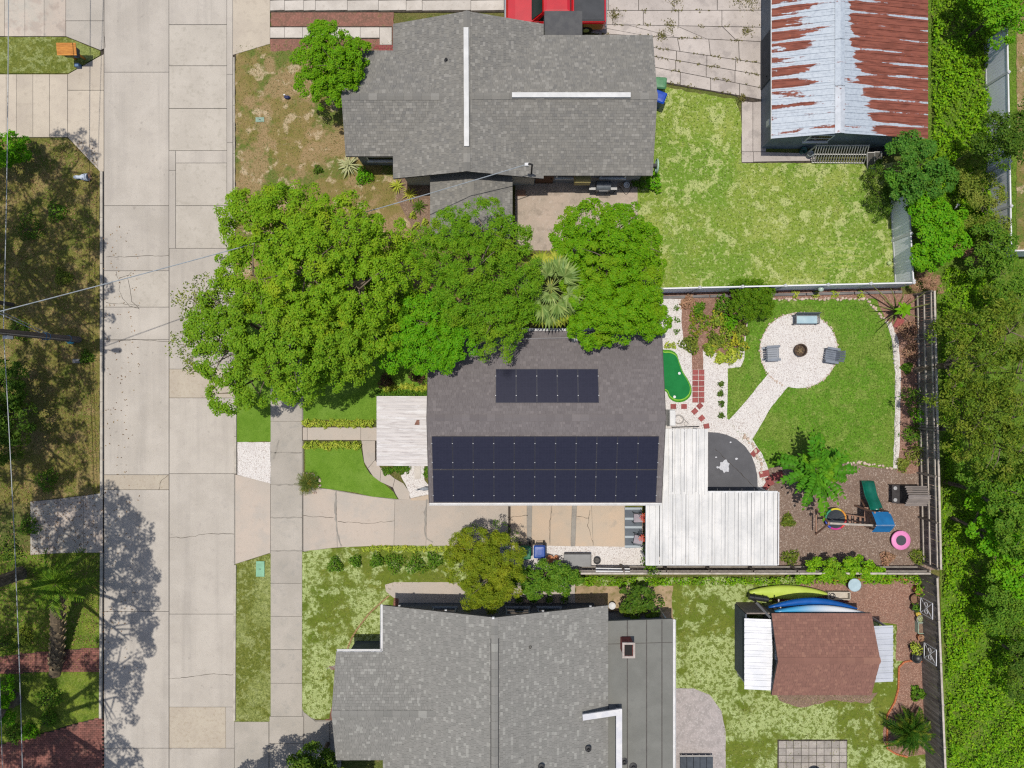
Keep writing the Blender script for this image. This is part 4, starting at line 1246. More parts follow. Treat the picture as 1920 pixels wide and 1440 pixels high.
MB().box((3.72, 10.86, 1.5), (.85, .5, .55), ch=.03).build('window_air_conditioner', MAT('aged_cream_plastic', D(196, 180, 120), D(176, 160, 104), 4, rough=.7), hB)
for (x, y) in ((916, 38), (837, 113)): pipe_vent(hB, W(x, y, 3.2 if x > 900 else 3.6), .05, .3)
# service mast and weatherhead
mp = W(997, 318, 3.6)
MB().tube([(mp.x, mp.y, 2.3), (mp.x, mp.y, 4.4), (mp.x - .12, mp.y, 4.52), (mp.x - .24, mp.y, 4.42)], .045, 8).build('service_mast', M_vent, hB)
MB().box((mp.x - .27, mp.y, 4.42), (.2, .16, .14), ch=.03).build('weatherhead', M_white, hB)

# --- south house
hC = thing('south_house', 'large light grey shingled house with lower flat grey roof on its east side', 'house', (-1, -17, 0))
gable(hC, 'y', -24.0, -11.36, -6.62, 4.93, 2.7, 4.6, SH_C)
gable(hC, 'x', -9.03, -3.4, -19.3, -13.74, 2.7, 3.62, SH_C)
walls(hC, -6.2, 4.5, -23.6, -12.05, 2.56, M_wall_slate, (('y', 4.2),))
walls(hC, -8.6, -6.21, -18.9, -14.15, 2.55, M_wall_slate, (('x', 3.4),))
for x in (-3.6, .3, 2.0): window(hC, (x, -12.05, 1.6), 1.2, 1.1, 'n', MAT('grey_window_trim', D(150, 158, 168)))
window(hC, (-8.6, -16.5, 1.5), 2.0, 1.2, 'w')
MB().add([(4.94, -24, 2.56), (8.32, -24, 2.42), (8.32, -12.15, 2.42), (4.94, -12.22, 2.56), (4.94, -24, 2.40), (8.32, -24, 2.26), (8.32, -12.15, 2.26), (4.94, -12.22, 2.40)],
         [(0, 1, 2, 3), (7, 6, 5, 4), (0, 4, 5, 1), (1, 5, 6, 2), (2, 6, 7, 3), (3, 7, 4, 0)]).build('flat_roof', MAT('grey_roll_roofing', D(120, 120, 114), D(128, 128, 122), .6, layers=((.9, .5, .68, D(136, 136, 130), .5), (3.5, .55, .7, D(112, 112, 108), .4), (60, .5, .64, D(146, 146, 140), .25)), rough=.9), hC)
for x in (5.95, 6.95, 7.6)[:2] + (7.75,):
    z = 2.56 - (x - 4.94) * .0414 + .006
    MB().bar((x, -24, z), (x, -12.2, z), .05, .012).build('roof_seam', M_deck, hC)
MB().bar((4.96, -13.4, 2.57), (8.3, -13.36, 2.43), .025, .01, (0, 0, 1)).build('roof_seam', M_deck, hC)
walls(hC, 4.51, 8.0, -23.5, -12.5, 2.2, M_wall_slate)
door(hC, (8.0, -16.5, 1.03), 'e', M_white, 1.8); window(hC, (8.0, -14.0, 1.4), 1.3, 1.1, 'e')
gutter(hC, (8.40, -24, 2.38), (8.40, -12.2, 2.38), .15)
gutter(hC, (-6.70, -13.7, 2.66), (-6.70, -11.34, 2.66)); gutter(hC, (-9.0, -13.68, 2.66), (-6.65, -13.68, 2.66))
MB().tube([(8.4, -12.3, 2.34), (8.25, -12.3, 2.2), (8.1, -12.35, 2.1), (8.1, -12.35, .1)], .04, 8).build('downpipe', M_white, hC)
ridge_line = W(925, 1200, 4.6)
for s in (-1, 1):   # strips that edge the ridge cap
    MB().bar((-.845 + s * .185, -24, 4.6 - .185 * .329 + .04), (-.845 + s * .185, -12.4, 4.6 - .185 * .329 + .04), .035, .035).build('ridge_strip', M_vent, hC)
c0 = W(1172, 1202, 2.45)
MB().box((c0.x, c0.y - .05, 2.95), (.52, .62, 1.15)).build('chimney', MAT('red_brick_chimney', D(160, 84, 76), D(136, 70, 64), 5, layers=((14, .55, .66, D(184, 120, 108), .6),), bump=.5), hC)
ch = hC.children[-1]
cap = MB()
for (dx, dy, sx, sy) in ((-.27, 0, .1, .78), (.27, 0, .1, .78), (0, .34, .44, .1), (0, -.34, .44, .1)): cap.box((c0.x + dx, c0.y - .05 + dy, 3.56), (sx, sy, .1))
cap.build('chimney_cap', MAT('cap_mortar', D(196, 184, 176), D(176, 164, 156), 6), ch)
MB().box((c0.x, c0.y - .05, 3.53), (.40, .56, .012)).build('flue', MAT('soot', D(40, 36, 34)), ch)
# white coping over the raised step between the two roofs
a = W(1092, 1343, 3.4); b = W(1162, 1338, 3.4)
M_coping = MAT('white_coping', D(232, 230, 230), D(214, 214, 220), 2, rough=.55)
MB().bar((a.x, a.y, 3.5), (b.x, b.y, 3.2), .3, .10).build('coping', M_coping, hC)
MB().bar((b.x, b.y + .14, 3.15), (b.x, -24, 3.15), .3, .11).build('coping', M_coping, hC)
MB().box((b.x, (b.y - 24) / 2, 2.76), (.2, 24 + b.y, .68)).build('parapet', M_wall_slate, hC)
MB().box(((4.95 + b.x - .1) / 2, b.y, 2.78), (b.x - .1 - 4.95, .2, .66)).build('parapet', M_wall_slate, hC)
for (x, y, z) in ((994, 1211, 3.9), (1103, 1404, 3.2), (1015, 1438, 4.0)): pipe_vent(hC, W(x, y, z), .07, .3)
for (x, y) in ((1170, 1427), (1187, 1437)): pipe_vent(hC, W(x, y, 2.5), .09, .28)
for (x, y, z) in ((749, 1137, 2.78), (836, 1147, 3.5), (925, 1158, 4.6), (1018, 1146, 3.6), (1107, 1136, 2.85)):
    p = W(x, y, z); MB().box((p.x, -11.37, p.z + .02), (.11, .1, .12), ch=.02).build('light_clip', M_white, hC)

# --- corrugated roofs
def sheet_mesh(name, width, length, ribs, rib_h, rib_w, mat, thick=.004, lap=.0):
    """ribbed metal sheet: across = +X from 0 to width, along = +Y from 0 to length"""
    prof = [(0, 0)]
    for i in range(ribs):
        c = width * (i + .5) / ribs
        prof += [(c - rib_w / 2, 0), (c - rib_w / 2 + .006, rib_h), (c + rib_w / 2 - .006, rib_h), (c + rib_w / 2, 0)]
    prof.append((width + lap, .003 if lap else 0))
    v = []; f = []
    n = len(prof)
    segs = 6
    for j in range(segs + 1):
        y = length * j / segs
        for (x, z) in prof: v.append((x, y, z + (random.uniform(-.004, .004))))
    for j in range(segs):
        for i in range(n - 1):
            a = j * n + i
            f.append((a, a + 1, a + n + 1, a + n))
    me = bpy.data.meshes.new(name); me.from_pydata(v, [], f); me.materials.append(mat)
    return me
def lay(parent, me, o, rz, tilt, name='roof_sheet'):
    return place(name, me, parent, o, (tilt, 0, rz))

M_wmetal = MAT('white_painted_metal', D(232, 230, 226), D(216, 215, 212), .9, layers=((1.2, .5, .68, D(190, 190, 188), .55, (2.4, .25, 1)), (2.5, .52, .68, D(200, 200, 200), .45), (14, .62, .72, D(170, 170, 172), .4)), rough=.45, spec=.5)
M_pmetal = MAT('weathered_porch_metal', D(206, 200, 198), D(190, 184, 182), 1.4, stretch=(.35, 2.4, 1), layers=((2.2, .5, .64, D(222, 220, 220), .7), (4, .56, .68, D(160, 150, 148), .6)), rough=.5, spec=.4)
M_steel = MAT('fence_steel', D(150, 150, 150), None, rough=.4, metal=.5)

cp = thing('carport', 'L shaped carport with white ribbed metal roof beside the solar panelled house', 'carport', (10.3, -6.5, 0))
cx0, cx1, cy0, cym, cy1 = 6.94, 13.70, -9.33, -5.56, -2.30
sw = .338 * 2
def bays(x0, x1, y0, y1, z, tilt):
    n_ = max(1, round((x1 - x0) / sw)); w_ = (x1 - x0) / n_
    me_ = [sheet_mesh('roof_sheet', w_ - .022, y1 - y0, 2, .045, .07, M_wmetal) for _ in range(2)]
    for i in range(n_): lay(cp, me_[i % 2], (x0 + w_ * i, y0, z + random.uniform(-.006, .006)), 0, tilt)
bays(cx0, 7.62, cy0, -6.22, 2.50, .012)
bays(7.63, cx1, cy0, cym, 2.50, .012)
bays(7.66, 10.10, cym - .12, cy1, 2.56, .012)
for (a_, b_) in (((cx0, cy0, 2.42), (cx1, cy0, 2.42)), ((10.1, cym, 2.48), (cx1, cym, 2.48)), ((7.75, cy1 - .1, 2.5), (10.0, cy1 - .1, 2.5))): MB().bar(a_, b_, .08, .14).build('beam', M_white, cp)
for (a_, b_) in ((cx1 + .03, None), (cx0 - .03, None)):
    ya, yb = (cy0, cym) if a_ > 10 else (cy0, -6.25)
    MB().bar((a_, ya, 2.51), (a_, yb, 2.56), .05, .12).build('edge_trim', M_white, cp)
for (x_, y_) in ((7.1, -9.2), (10.2, -9.2), (13.5, -9.2), (13.5, -5.7), (10.0, -2.45), (10.15, -5.7)): MB().box((x_, y_, 1.2), (.1, .1, 2.4)).build('post', M_white, cp)

po = thing('porch_roof', 'front porch with weathered pale corrugated metal roof on posts', 'porch', (-5.6, -2.4, 0))
px0, px1, py0, py1 = -6.99, -4.26, -4.22, -.62
n = 6; wv = (py1 - py0) / n
sm = sheet_mesh('roof_sheet', wv - .006, px1 - px0, 3, .022, .07, M_pmetal)
for i in range(n):
    # sheets run from the house wall down towards the street
    place('roof_sheet', sm, po, (px1, py0 + wv * i, 2.62), (-math.atan2(.12, 2.7), 0, math.pi / 2))
for x_ in (px0 + .12, ):
    for y_ in (py0 + .15, -2.4, py1 - .15): MB().box((x_, y_, 1.2), (.12, .12, 2.44)).build('post', M_white, po)
MB().bar((px0 + .12, py0, 2.43), (px0 + .12, py1, 2.43), .1, .12).build('beam', M_white, po)
MB().box((-5.5, -2.4, .05), (2.4, 3.3, .14)).build('porch_floor', M_drive, po)
hp_ = W(782, 792, 2.62)
MB().add([(hp_.x - .14, hp_.y - .13, 2.62), (hp_.x + .12, hp_.y - .13, 2.63), (hp_.x + .12, hp_.y + .13, 2.63), (hp_.x - .02, hp_.y + .13, 2.625)], [(0, 1, 2, 3)]).build('patch', MAT('rust_patch', D(150, 110, 96), D(120, 84, 70), 9), po)

# --- rusty metal barn
def RUST():
    q = NT('rusting_roof_metal')
    p = q.n('ShaderNodeNewGeometry').outputs['Position']
    mp_ = q.n('ShaderNodeMapping'); mp_.inputs['Scale'].default_value = (.42, 2.1, 1); q.l(p, mp_.inputs[0])
    sx = q.n('ShaderNodeSeparateXYZ'); q.l(p, sx.inputs[0])
    n1 = q.noise(mp_.outputs[0], 1.0, 8, .62)
    n2 = q.noise(p, 7, 5)
    mq = q.n('ShaderNodeMapping'); mq.inputs['Scale'].default_value = (.16, 3.2, 1); q.l(p, mq.inputs[0])
    n3 = q.noise(mq.outputs[0], 1.0, 6, .6)
    X, Y = sx.outputs[0], sx.outputs[1]
    # paint holds along the laps of the sheets
    ph = q.mul(q.mul(q.mul(Y, -12.70, 'ADD'), 1 / .6211), 1.0, 'MODULO')
    lap = q.mul(q.rng(q.mul(q.mul(ph, -.5, 'ADD'), 1.0, 'ABSOLUTE'), .30, .48), .17)
    # east slope: failed from the eave up, the line climbing towards the ridge further north
    e = q.mul(X, q.mul(q.mul(Y, -12.7, 'ADD'), .36), 'ADD')
    east = q.mul(q.rng(e, 18.2, 19.5, 0, .25), q.rng(X, 16.9, 17.5))
    # west slope: streaks along the sheets, fewer to the south and near the ridge
    west = q.mul(q.rng(X, 16.2, 14.4, 0, .14), q.rng(Y, 13.2, 18.2, .35, 1.0))
    s_ = q.mul(q.mul(east, west, 'ADD'), lap, 'SUBTRACT')
    f = q.mul(q.mul(q.mul(q.mul(n1, .5), q.mul(n3, .5), 'ADD'), s_, 'ADD'), q.mul(n2, .10), 'ADD')
    fac = q.rng(f, .620, .652)
    paint = q.mix(q.rng(n2, .4, .7), D(190, 200, 210), D(172, 182, 194))
    rust = q.mix(q.rng(q.noise(mp_.outputs[0], 3, 5), .4, .65), D(148, 86, 70), D(122, 68, 54))
    rust = q.mix(q.rng(n2, .6, .72, 0, .6), rust, D(176, 96, 60))
    q.l(q.mix(fac, paint, rust), q.b.inputs['Base Color'])
    q.l(q.rng(fac, 0, 1, .5, .9), q.b.inputs['Roughness'])
    q.b.inputs['Specular IOR Level'].default_value = .35
    return q.m
M_rust = RUST()
M_wall_barn = MAT('grey_metal_wall', D(120, 134, 148), D(104, 116, 130), 1.2, layers=((5, .55, .7, D(90, 94, 100), .5),), rough=.6)
bn = thing('metal_barn', 'long metal barn with rust streaked pale corrugated gable roof', 'barn', (17.2, 17, 0))
bx0, bxr, bx1, bze, bzr, by0, by1 = 13.44, 16.60, 21.50, 2.4, 3.2, 12.70, 24.5
sw = .615; nS = int(round((by1 - by0) / sw)); sw = (by1 - by0) / nS
Ll = math.hypot(bxr - bx0, bzr - bze); La = (bx1 - bxr) * .66; Lb = (bx1 - bxr) * .36
slp = (bzr - bze) / (bx1 - bxr)
ml = sheet_mesh('roof_sheet', sw - .004, Ll, 2, .03, .06, M_rust)
mr1 = sheet_mesh('roof_sheet', sw - .004, La / math.cos(math.atan(slp)), 2, .03, .06, M_rust)
mr2 = sheet_mesh('roof_sheet', sw - .004, Lb / math.cos(math.atan(slp)), 2, .03, .06, M_rust)
for i in range(nS):
    y = by0 + sw * i
    place('roof_sheet', ml, bn, (bx0, y + sw, bze + random.uniform(-.004, .004)), (math.atan2(bzr - bze, bxr - bx0), 0, -math.pi / 2))
    place('roof_sheet', mr1, bn, (bxr, y + sw, bzr + random.uniform(-.004, .004) + .008), (-math.atan(slp), 0, -math.pi / 2))
    xx = bxr + La - .06
    place('roof_sheet', mr2, bn, (xx, y + sw, bzr - slp * (xx - bxr)), (-math.atan(slp), 0, -math.pi / 2))
for i in range(5):
    L = (by1 - by0) / 5
    y0_, y1_ = by0 + L * i, by0 + L * (i + 1) + .06
    v = []
    for y in (y0_, y1_): v += [(bxr - .24, y, bzr - .24 * .253 + .05), (bxr, y, bzr + .075), (bxr + .24, y, bzr - .24 * slp + .055)]
    MB().add(v, [(0, 1, 4, 3), (1, 2, 5, 4)]).build('ridge_cap', MAT('ridge_metal', D(206, 212, 220), D(190, 196, 204), 2, layers=((5, .62, .68, D(130, 70, 60), .9),), rough=.4) if i == 0 else bn.children[-1].data.materials[0], bn)
walls(bn, bx0 + .3, bx1 - .3, by0 + .28, by1 - .3, 2.3, M_wall_barn)
for y in (by0 + .28, by1 - .34):
    MB().add([(bx0 + .3, y, 2.3), (bx1 - .3, y, 2.3), (bxr, y, 3.1), (bx0 + .3, y + .04, 2.3), (bx1 - .3, y + .04, 2.3), (bxr, y + .04, 3.1)], [(0, 1, 2), (5, 4, 3), (0, 3, 4, 1), (1, 4, 5, 2), (2, 5, 3, 0)]).build('gable_wall', M_wall_barn, bn)
MB().bar((bx0 - .01, by0, bze - .06), (bx0 - .01, by1, bze - .06), .03, .12).build('eave_trim', M_white, bn)
door(bn, (bx0 + .28, 17.5, 1.05), 'w', MAT('barn_door', D(84, 88, 94), D(74, 78, 84), 3), 2.6, 2.0)
window(bn, (16.2, by0 + .28, 1.7), 1.2, .9, 's')
MB().box((bx0 + .2, W(0, 232, 1.4).y, 1.5), (.18, .32, .46), ch=.02).build('meter_box', M_white, bn)

# --- brown shed with two white lean-to roofs
sd = thing('garden_shed', 'brown shingled garden shed with white ribbed lean-to roofs at both ends', 'shed', (16.1, -14.05, 0))
gable(sd, 'x', 13.5, 18.7, -16.18, -11.93, 2.2, 3.1, SH_S)
M_wall_shed = MAT('shed_siding', D(150, 152, 164), D(136, 138, 150), 3, rough=.8)
walls(sd, 13.85, 18.4, -15.9, -12.25, 2.12, M_wall_shed, (('x', 2.9),))
M_leanto = MAT('white_leanto_metal', D(244, 244, 246), D(230, 232, 236), 1.5, layers=((9, .64, .72, D(170, 170, 170), .5),), rough=.4, spec=.5)
n = 6; wv = 3.72 / n
lm = sheet_mesh('roof_sheet', wv - .005, 1.42, 2, .035, .09, M_leanto)
y0_ = W(0, 1293, 1.95).y
for i in range(n): place('roof_sheet', lm, sd, (13.6, y0_ + wv * i, 2.06), (-math.atan2(.16, 1.4), 0, math.pi / 2))
lx = W(1401, 0, 1.9).x
for y_ in (y0_ + .1, y0_ + 3.6): MB().box((lx + .1, y_, .93), (.09, .09, 1.86)).build('post', M_white, sd)
MB().bar((lx + .1, y0_, 1.84), (lx + .1, y0_ + 3.7, 1.84), .06, .1).build('beam', M_white, sd)
M_leanto2 = MAT('pale_grey_leanto_metal', D(206, 210, 218), D(194, 198, 206), 1.5, rough=.4, spec=.5)
wv = 2.95 / 5
rm = sheet_mesh('roof_sheet', wv - .005, 1.55, 2, .03, .09, M_leanto2)
for i in range(5): place('roof_sheet', rm, sd, (18.46, W(0, 1173, 1.9).y - wv * i, 2.02), (-math.atan2(.14, 1.5), 0, -math.pi / 2))
for y_ in (W(0, 1176, 1.9).y - .1, W(0, 1276, 1.9).y): MB().box((19.82, y_, .92), (.09, .09, 1.84)).build('post', M_white, sd)
# weathered panel and a dark shade sheet beside the west lean-to
MB().box((12.95, -12.05, .9), (1.25, .07, 1.9)).build('panel_and_shade', MAT('weathered_panel', D(150, 138, 128), D(126, 116, 108), 3, stretch=(6, 1, 1)), sd)
MB().box((12.3, -13.9, .9), (.07, 3.6, 1.86)).build('panel_and_shade', M_wall_slate, sd)  # dark colour imitates the wall inside lying in shadow
door(sd, (13.83, -14.0, 1.0), 'w', M_white, .9, 1.95)

# ---------------------------------------------------------------- fences
M_vinyl = MAT('grey_vinyl', D(236, 236, 244, .9), D(230, 230, 238, .9), 1.5, rough=.5, spec=.4)
M_vinylcap = MAT('white_vinyl', D(240, 240, 242), D(230, 230, 232), 2, rough=.5)
M_oldwood = MAT('weathered_fence_wood', D(146, 136, 126), D(122, 112, 104), 5, layers=((9, .5, .66, D(168, 158, 148), .6), (3, .6, .7, D(92, 84, 78), .6)), stretch=(1, 1, .25), rnd=.18, rough=.95, bump=.3)
M_railwood = MAT('pale_fence_rail', D(206, 196, 184), D(180, 170, 158), 4, rnd=.1, rough=.95)

def vinyl_fence(label, A, B, h=1.83, panel=2.44, name='vinyl_fence'):
    """posts with caps, framed panels of tongued boards between them. A, B in metres"""
    A = Vector(A).to_3d(); B = Vector(B).to_3d(); A.z = B.z = 0
    root = thing(name, label, 'fence', A)
    L = (B - A).length; n = max(1, round(L / panel)); t = (B - A).normalized(); ang = math.atan2(t.y, t.x)
    for i in range(n + 1):
        p = A.lerp(B, i / n)
        MB().box((p.x, p.y, h / 2), (.13, .13, h + .1), ang).build('post', M_vinylcap, root, origin=(p.x, p.y, 0))
        po_ = root.children[-1]
        MB().lathe((p.x, p.y, h + .05), [(.1, 0), (.1, .02), (.03, .09), (.0, .1)], 4).build('post_cap', M_vinylcap, po_, origin=(p.x, p.y, h))
    sl = L / n
    nb = int((sl - .13) / .16); bw = (sl - .13) / nb
    board = MB().box((0, 0, 0), (bw - .006, .028, h - .26), ch=.0)
    bme = bpy.data.meshes.new('board'); bme.from_pydata(board.v, [], board.f); bme.materials.append(M_vinyl)
    for i in range(n):
        a = A.lerp(B, i / n); b = A.lerp(B, (i + 1) / n)
        for z, w, hh in ((h - .045, .07, .09), (.11, .06, .12)):
            MB().bar(a + t * .065 + Vector((0, 0, z)), b - t * .065 + Vector((0, 0, z)), w, hh).build('rail', M_vinylcap, root)
        for j in range(nb):
            p = a + t * (.065 + bw * (j + .5))
            place('board', bme, root, (p.x, p.y, .05 + h / 2 - .02), (0, 0, ang))
    return root
fA = W(1232, 541, 1.83); fB = W(1713, 530, 1.83); fC = W(1700, 330, 1.83)
vinyl_fence('white and grey vinyl fence along the north side of the gravel yard', fA.xy, fB.xy)
vinyl_fence('grey vinyl fence panels along the east side of the mottled lawn', (fB.x, fB.y + .1), (W(1703, 350, 1.83).x, W(1703, 350, 1.83).y))
q0 = W(1889, 52, 1.83); q1 = W(1893, 285, 1.83); q2 = W(1897, 470, 1.83)
vinyl_fence('grey vinyl fence beyond the weedy strip behind the barn', q0.xy, q2.xy)
vinyl_fence('short return of grey vinyl fence at the far corner of the weedy strip', (q2.x + .12, q2.y), (q2.x + 5, q2.y + .1))

def wood_fence(label, A, B, h=1.83, side=1, rails=(.35, .95, 1.6), skip=None, name='wooden_fence', cap=True):
    """upright boards nailed to rails between posts; rails on the side given"""
    A = Vector(A).to_3d(); B = Vector(B).to_3d(); A.z = B.z = 0
    root = thing(name, label, 'fence', A)
    L = (B - A).length; t = (B - A).normalized(); s = Vector((-t.y, t.x, 0)) * side; ang = math.atan2(t.y, t.x)
    nb = int(L / .145); bw = L / nb
    proto = []
    for k in range(3):
        m = MB().box((0, 0, h / 2), (bw - .012, .022, h), 0, ch=0)
        me = bpy.data.meshes.new('board'); me.from_pydata(m.v, [], m.f); me.materials.append(M_oldwood); proto.append(me)
    for i in range(nb):
        p = A + t * bw * (i + .5)
        place('board', random.choice(proto), root, (p.x, p.y, random.uniform(-.03, .02)), (random.uniform(-.015, .015), random.uniform(-.008, .008), ang + random.uniform(-.03, .03)))
    n = max(1, round(L / 2.4))
    for i in range(n + 1):
        p = A.lerp(B, i / n) + s * .1
        MB().box((p.x, p.y, h / 2 - .05), (.09, .09, h), ang).build('post', M_oldwood, root, origin=(p.x, p.y, 0))
    for i in range(n):
        a = A.lerp(B, i / n); b = A.lerp(B, (i + 1) / n)
        for z in rails:
            MB().bar(a + s * .05 + t * .05 + Vector((0, 0, z)), b + s * .05 - t * .05 + Vector((0, 0, z)), .05, .09).build('rail', M_railwood, root)
        if cap:
            MB().bar(a + Vector((0, 0, h + .02)) + t * .01, b + Vector((0, 0, h + .02)) - t * .01, .1, .035).build('cap_rail', M_railwood, root)
    return root
e0 = W(1752, 545, 1.83); e1 = W(1764, 1068, 1.83); e2 = W(1757, 1080, 1.83); e3 = W(1774, 1440, 1.83)
wood_fence('grey weathered wooden fence with pale rails along the east end of the play area', e0.xy, (e1.x, e1.y), side=-1)
wood_fence('dark wooden fence behind the potted plants and white metal trellises', (e2.x, e2.y - .1), (e3.x, e3.y - 1.2), side=1, rails=(.4, 1.5))
s0 = W(1088, 1074, 1.4); s1 = W(1752, 1079, 1.83)
wood_fence('vine grown wooden fence between the carport and the patchy back lawn', s0.xy, (s1.x, s1.y + .02), h=1.5, side=1, rails=(.35, 1.2))
# low timbers below the vinyl fence
M_sleeper = MAT('grey_sleeper', D(138, 134, 132), D(110, 106, 104), 3, stretch=(.3, 3, 1), rough=.95)
for i in range(5):
    a = W(1240 + i * 90, 558 - i * 2.0); b = W(1240 + (i + 1) * 90 - 2, 558 - (i + 1) * 2.0)
    o = MB().bar(a + Vector((0, 0, .1)), b + Vector((0, 0, .1)), .14, .2).build('timber_sleeper', M_sleeper)
    tag(o, 'grey timber sleeper lying at the foot of the white vinyl fence', 'timber', 'timber sleepers below the vinyl fence')

# ---------------------------------------------------------------- trees
L_maple = LEAF('front_tree_leaf', D(100, 142, 18, .84), D(134, 172, 32, .84), warm=D(172, 184, 40, .84), nscale=.55)
L_maple2 = LEAF('street_tree_leaf', D(94, 136, 20, .84), D(128, 166, 36, .84), warm=D(150, 174, 44, .84), nscale=.5)
L_fine = LEAF('feathery_leaf', D(84, 134, 18, .8), D(124, 166, 32, .8), warm=D(142, 168, 38, .8), nscale=.7)
L_bright = LEAF('bright_green_leaf', D(82, 144, 12, .8), D(112, 172, 20, .8), warm=D(130, 174, 30, .8))
L_round = LEAF('glossy_leaf', D(88, 140, 10, .8), D(120, 168, 18, .8), warm=D(138, 160, 28, .8))
L_dark = LEAF('dark_leaf', D(58, 94, 22, .7), D(104, 136, 40, .7), warm=D(126, 140, 48, .7))
L_blue = LEAF('bluish_leaf', D(62, 114, 32, .7), D(104, 152, 52, .7), warm=D(110, 170, 34, .74))
L_olive = LEAF('olive_leaf', D(84, 112, 30, .7), D(148, 162, 60, .7), warm=D(176, 178, 84, .7), nscale=.8)
L_wild = LEAF('wild_tree_leaf', D(72, 106, 22, .7), D(138, 160, 48, .7), warm=D(166, 172, 66, .7), nscale=.9)
L_vine = LEAF('vine_leaf', D(82, 132, 14, .88), D(138, 182, 28, .88), warm=D(110, 130, 40, .88), nscale=.6)
L_yellow = LEAF('yellow_green_leaf', D(134, 162, 42, .8), D(198, 208, 84, .8), warm=D(212, 206, 72, .8), nscale=2)
L_oak = LEAF('oak_leaf', D(60, 84, 30, .8), D(92, 112, 44, .8))
L_mid = LEAF('shrub_leaf', D(68, 112, 22, .74), D(118, 156, 44, .74))
L_willow = LEAF('weeping_leaf', D(98, 122, 20, .8), D(142, 156, 36, .8), warm=D(166, 166, 40, .85), nscale=.9)
L_hedge = LEAF('clipped_leaf', D(72, 118, 12, .7), D(116, 152, 24, .7))

def at(px, py, z=0): return W(px, py, z)
def tb(px, py, z):
    """foot of a tree whose crown shows at this place"""
    p = W(px, py, z); return (p.x, p.y, 0.0)

tree('shade_tree', 'broad yellow green shade tree over the dry front lawn', 'tree', tb(590, 520, 6),
     [(475, 430, 4.6, 1.4), (555, 420, 6.0, 1.8), (640, 445, 6.6, 1.8), (715, 470, 5.0, 1.6), (480, 520, 5.4, 1.8), (575, 515, 7.4, 2.1), (680, 545, 6.8, 1.8), (745, 520, 5.0, 1.4), (450, 395, 4.2, .9), (600, 590, 6.2, 1.9), (700, 610, 5.4, 1.4), (520, 390, 4.6, 1.0)],
     L_maple, leaf=(.105, .07), sub_r=.31, per=92, trunk_r=.24)
tree('shade_tree', 'leafy tree whose ragged crown overhangs the road and the verge', 'tree', tb(520, 660, 6),
     [(430, 580, 4.8, 1.3), (500, 610, 6.2, 1.7), (560, 655, 6.8, 1.8), (630, 670, 5.4, 1.5), (430, 660, 5.4, 1.5), (490, 710, 4.8, 1.4), (560, 700, 5.2, 1.4), (435, 738, 4.6, 1.0), (390, 620, 4.6, 1.1), (650, 640, 6, 1.5), (640, 685, 4.8, .8), (540, 735, 4.4, .6)],
     L_maple2, leaf=(.105, .07), sub_r=.31, per=92, trunk_r=.22)
tree('shade_tree', 'sparse small leaved branches reaching out over the road slabs', 'tree', tb(408, 600, 3.5),
     [(362, 560, 4.2, .8), (395, 545, 4.2, .8), (350, 650, 4.3, .7), (380, 590, 4.2, .8), (375, 670, 4.2, .8), (420, 560, 4.2, .9)],
     L_olive, leaf=(.12, .07), sub_r=.36, per=26, trunk_r=.08, spread=.9)
tree('feathery_tree', 'feathery olive green tree overlapping the north house porch roof', 'tree', tb(890, 530, 6),
     [(850, 430, 5.2, 1.0), (905, 425, 5.4, 1.2), (950, 455, 5.2, 1.1), (830, 480, 5.6, 1.2), (900, 500, 6.2, 1.6), (960, 520, 5.8, 1.3), (870, 560, 6, 1.4), (935, 590, 5.6, 1.4), (970, 590, 5, .9), (925, 645, 4.8, .9), (800, 470, 5, .9)],
     L_fine, leaf=(.13, .04), sub_r=.3, per=110, trunk_r=.18, spread=.5)
tree('evergreen_tree', 'small bright green tree crowding the corner of the solar roof', 'tree', tb(800, 630, 5),
     [(755, 625, 5, 1.1), (805, 605, 5.4, 1.3), (845, 600, 5.2, 1.0), (850, 640, 5, 1.0), (795, 650, 5, 1.2), (740, 665, 4.6, .8), (830, 665, 4.6, .8), (775, 585, 5, .9)],
     L_bright, leaf=(.1, .065), sub_r=.28, per=100, trunk_r=.16)
tree('evergreen_tree', 'dense glossy round tree between the patio and the solar roof', 'tree', tb(1145, 520, 5),
     [(1105, 425, 4.6, 1.2), (1160, 430, 4.6, 1.2), (1085, 470, 4.4, 1.0), (1200, 465, 4.4, 1.1), (1140, 490, 5.4, 1.7), (1195, 520, 5, 1.3), (1110, 545, 5.2, 1.3), (1165, 575, 5.2, 1.5), (1205, 590, 4.4, 1.0), (1230, 595, 3.8, .7), (1110, 605, 4.6, 1.1), (1125, 640, 3.9, .5), (1060, 440, 4.2, .7)],
     L_round, leaf=(.1, .065), sub_r=.28, per=125, n_mult=1.15, trunk_r=.2)
tree('round_tree', 'bushy bright tree at the front corner of the slate roofed house', 'tree', tb(618, 130, 3.2),
     [(610, 75, 3.3, .9), (650, 95, 3.3, .8), (590, 115, 3.4, 1.0), (635, 130, 3.6, 1.2), (670, 100, 3, .6), (585, 155, 3, .8), (625, 175, 3, .9), (655, 160, 3, .7), (600, 60, 3, .5)],
     L_round, leaf=(.095, .062), sub_r=.25, per=90, trunk_r=.12)
tree('weeping_tree', 'weeping fine leaved tree beside the driveway and grey house', 'tree', tb(915, 1060, 3),
     [(895, 1025, 3.2, 1.0), (935, 1045, 3.4, 1.1), (870, 1060, 3.1, 1.0), (915, 1085, 3.4, 1.2), (950, 1085, 3.0, .9), (890, 1110, 2.8, .8), (925, 1120, 2.6, .6), (860, 1030, 2.8, .6)],
     L_willow, leaf=(.17, .032), sub_r=.28, per=125, trunk_r=.13, spread=.5)
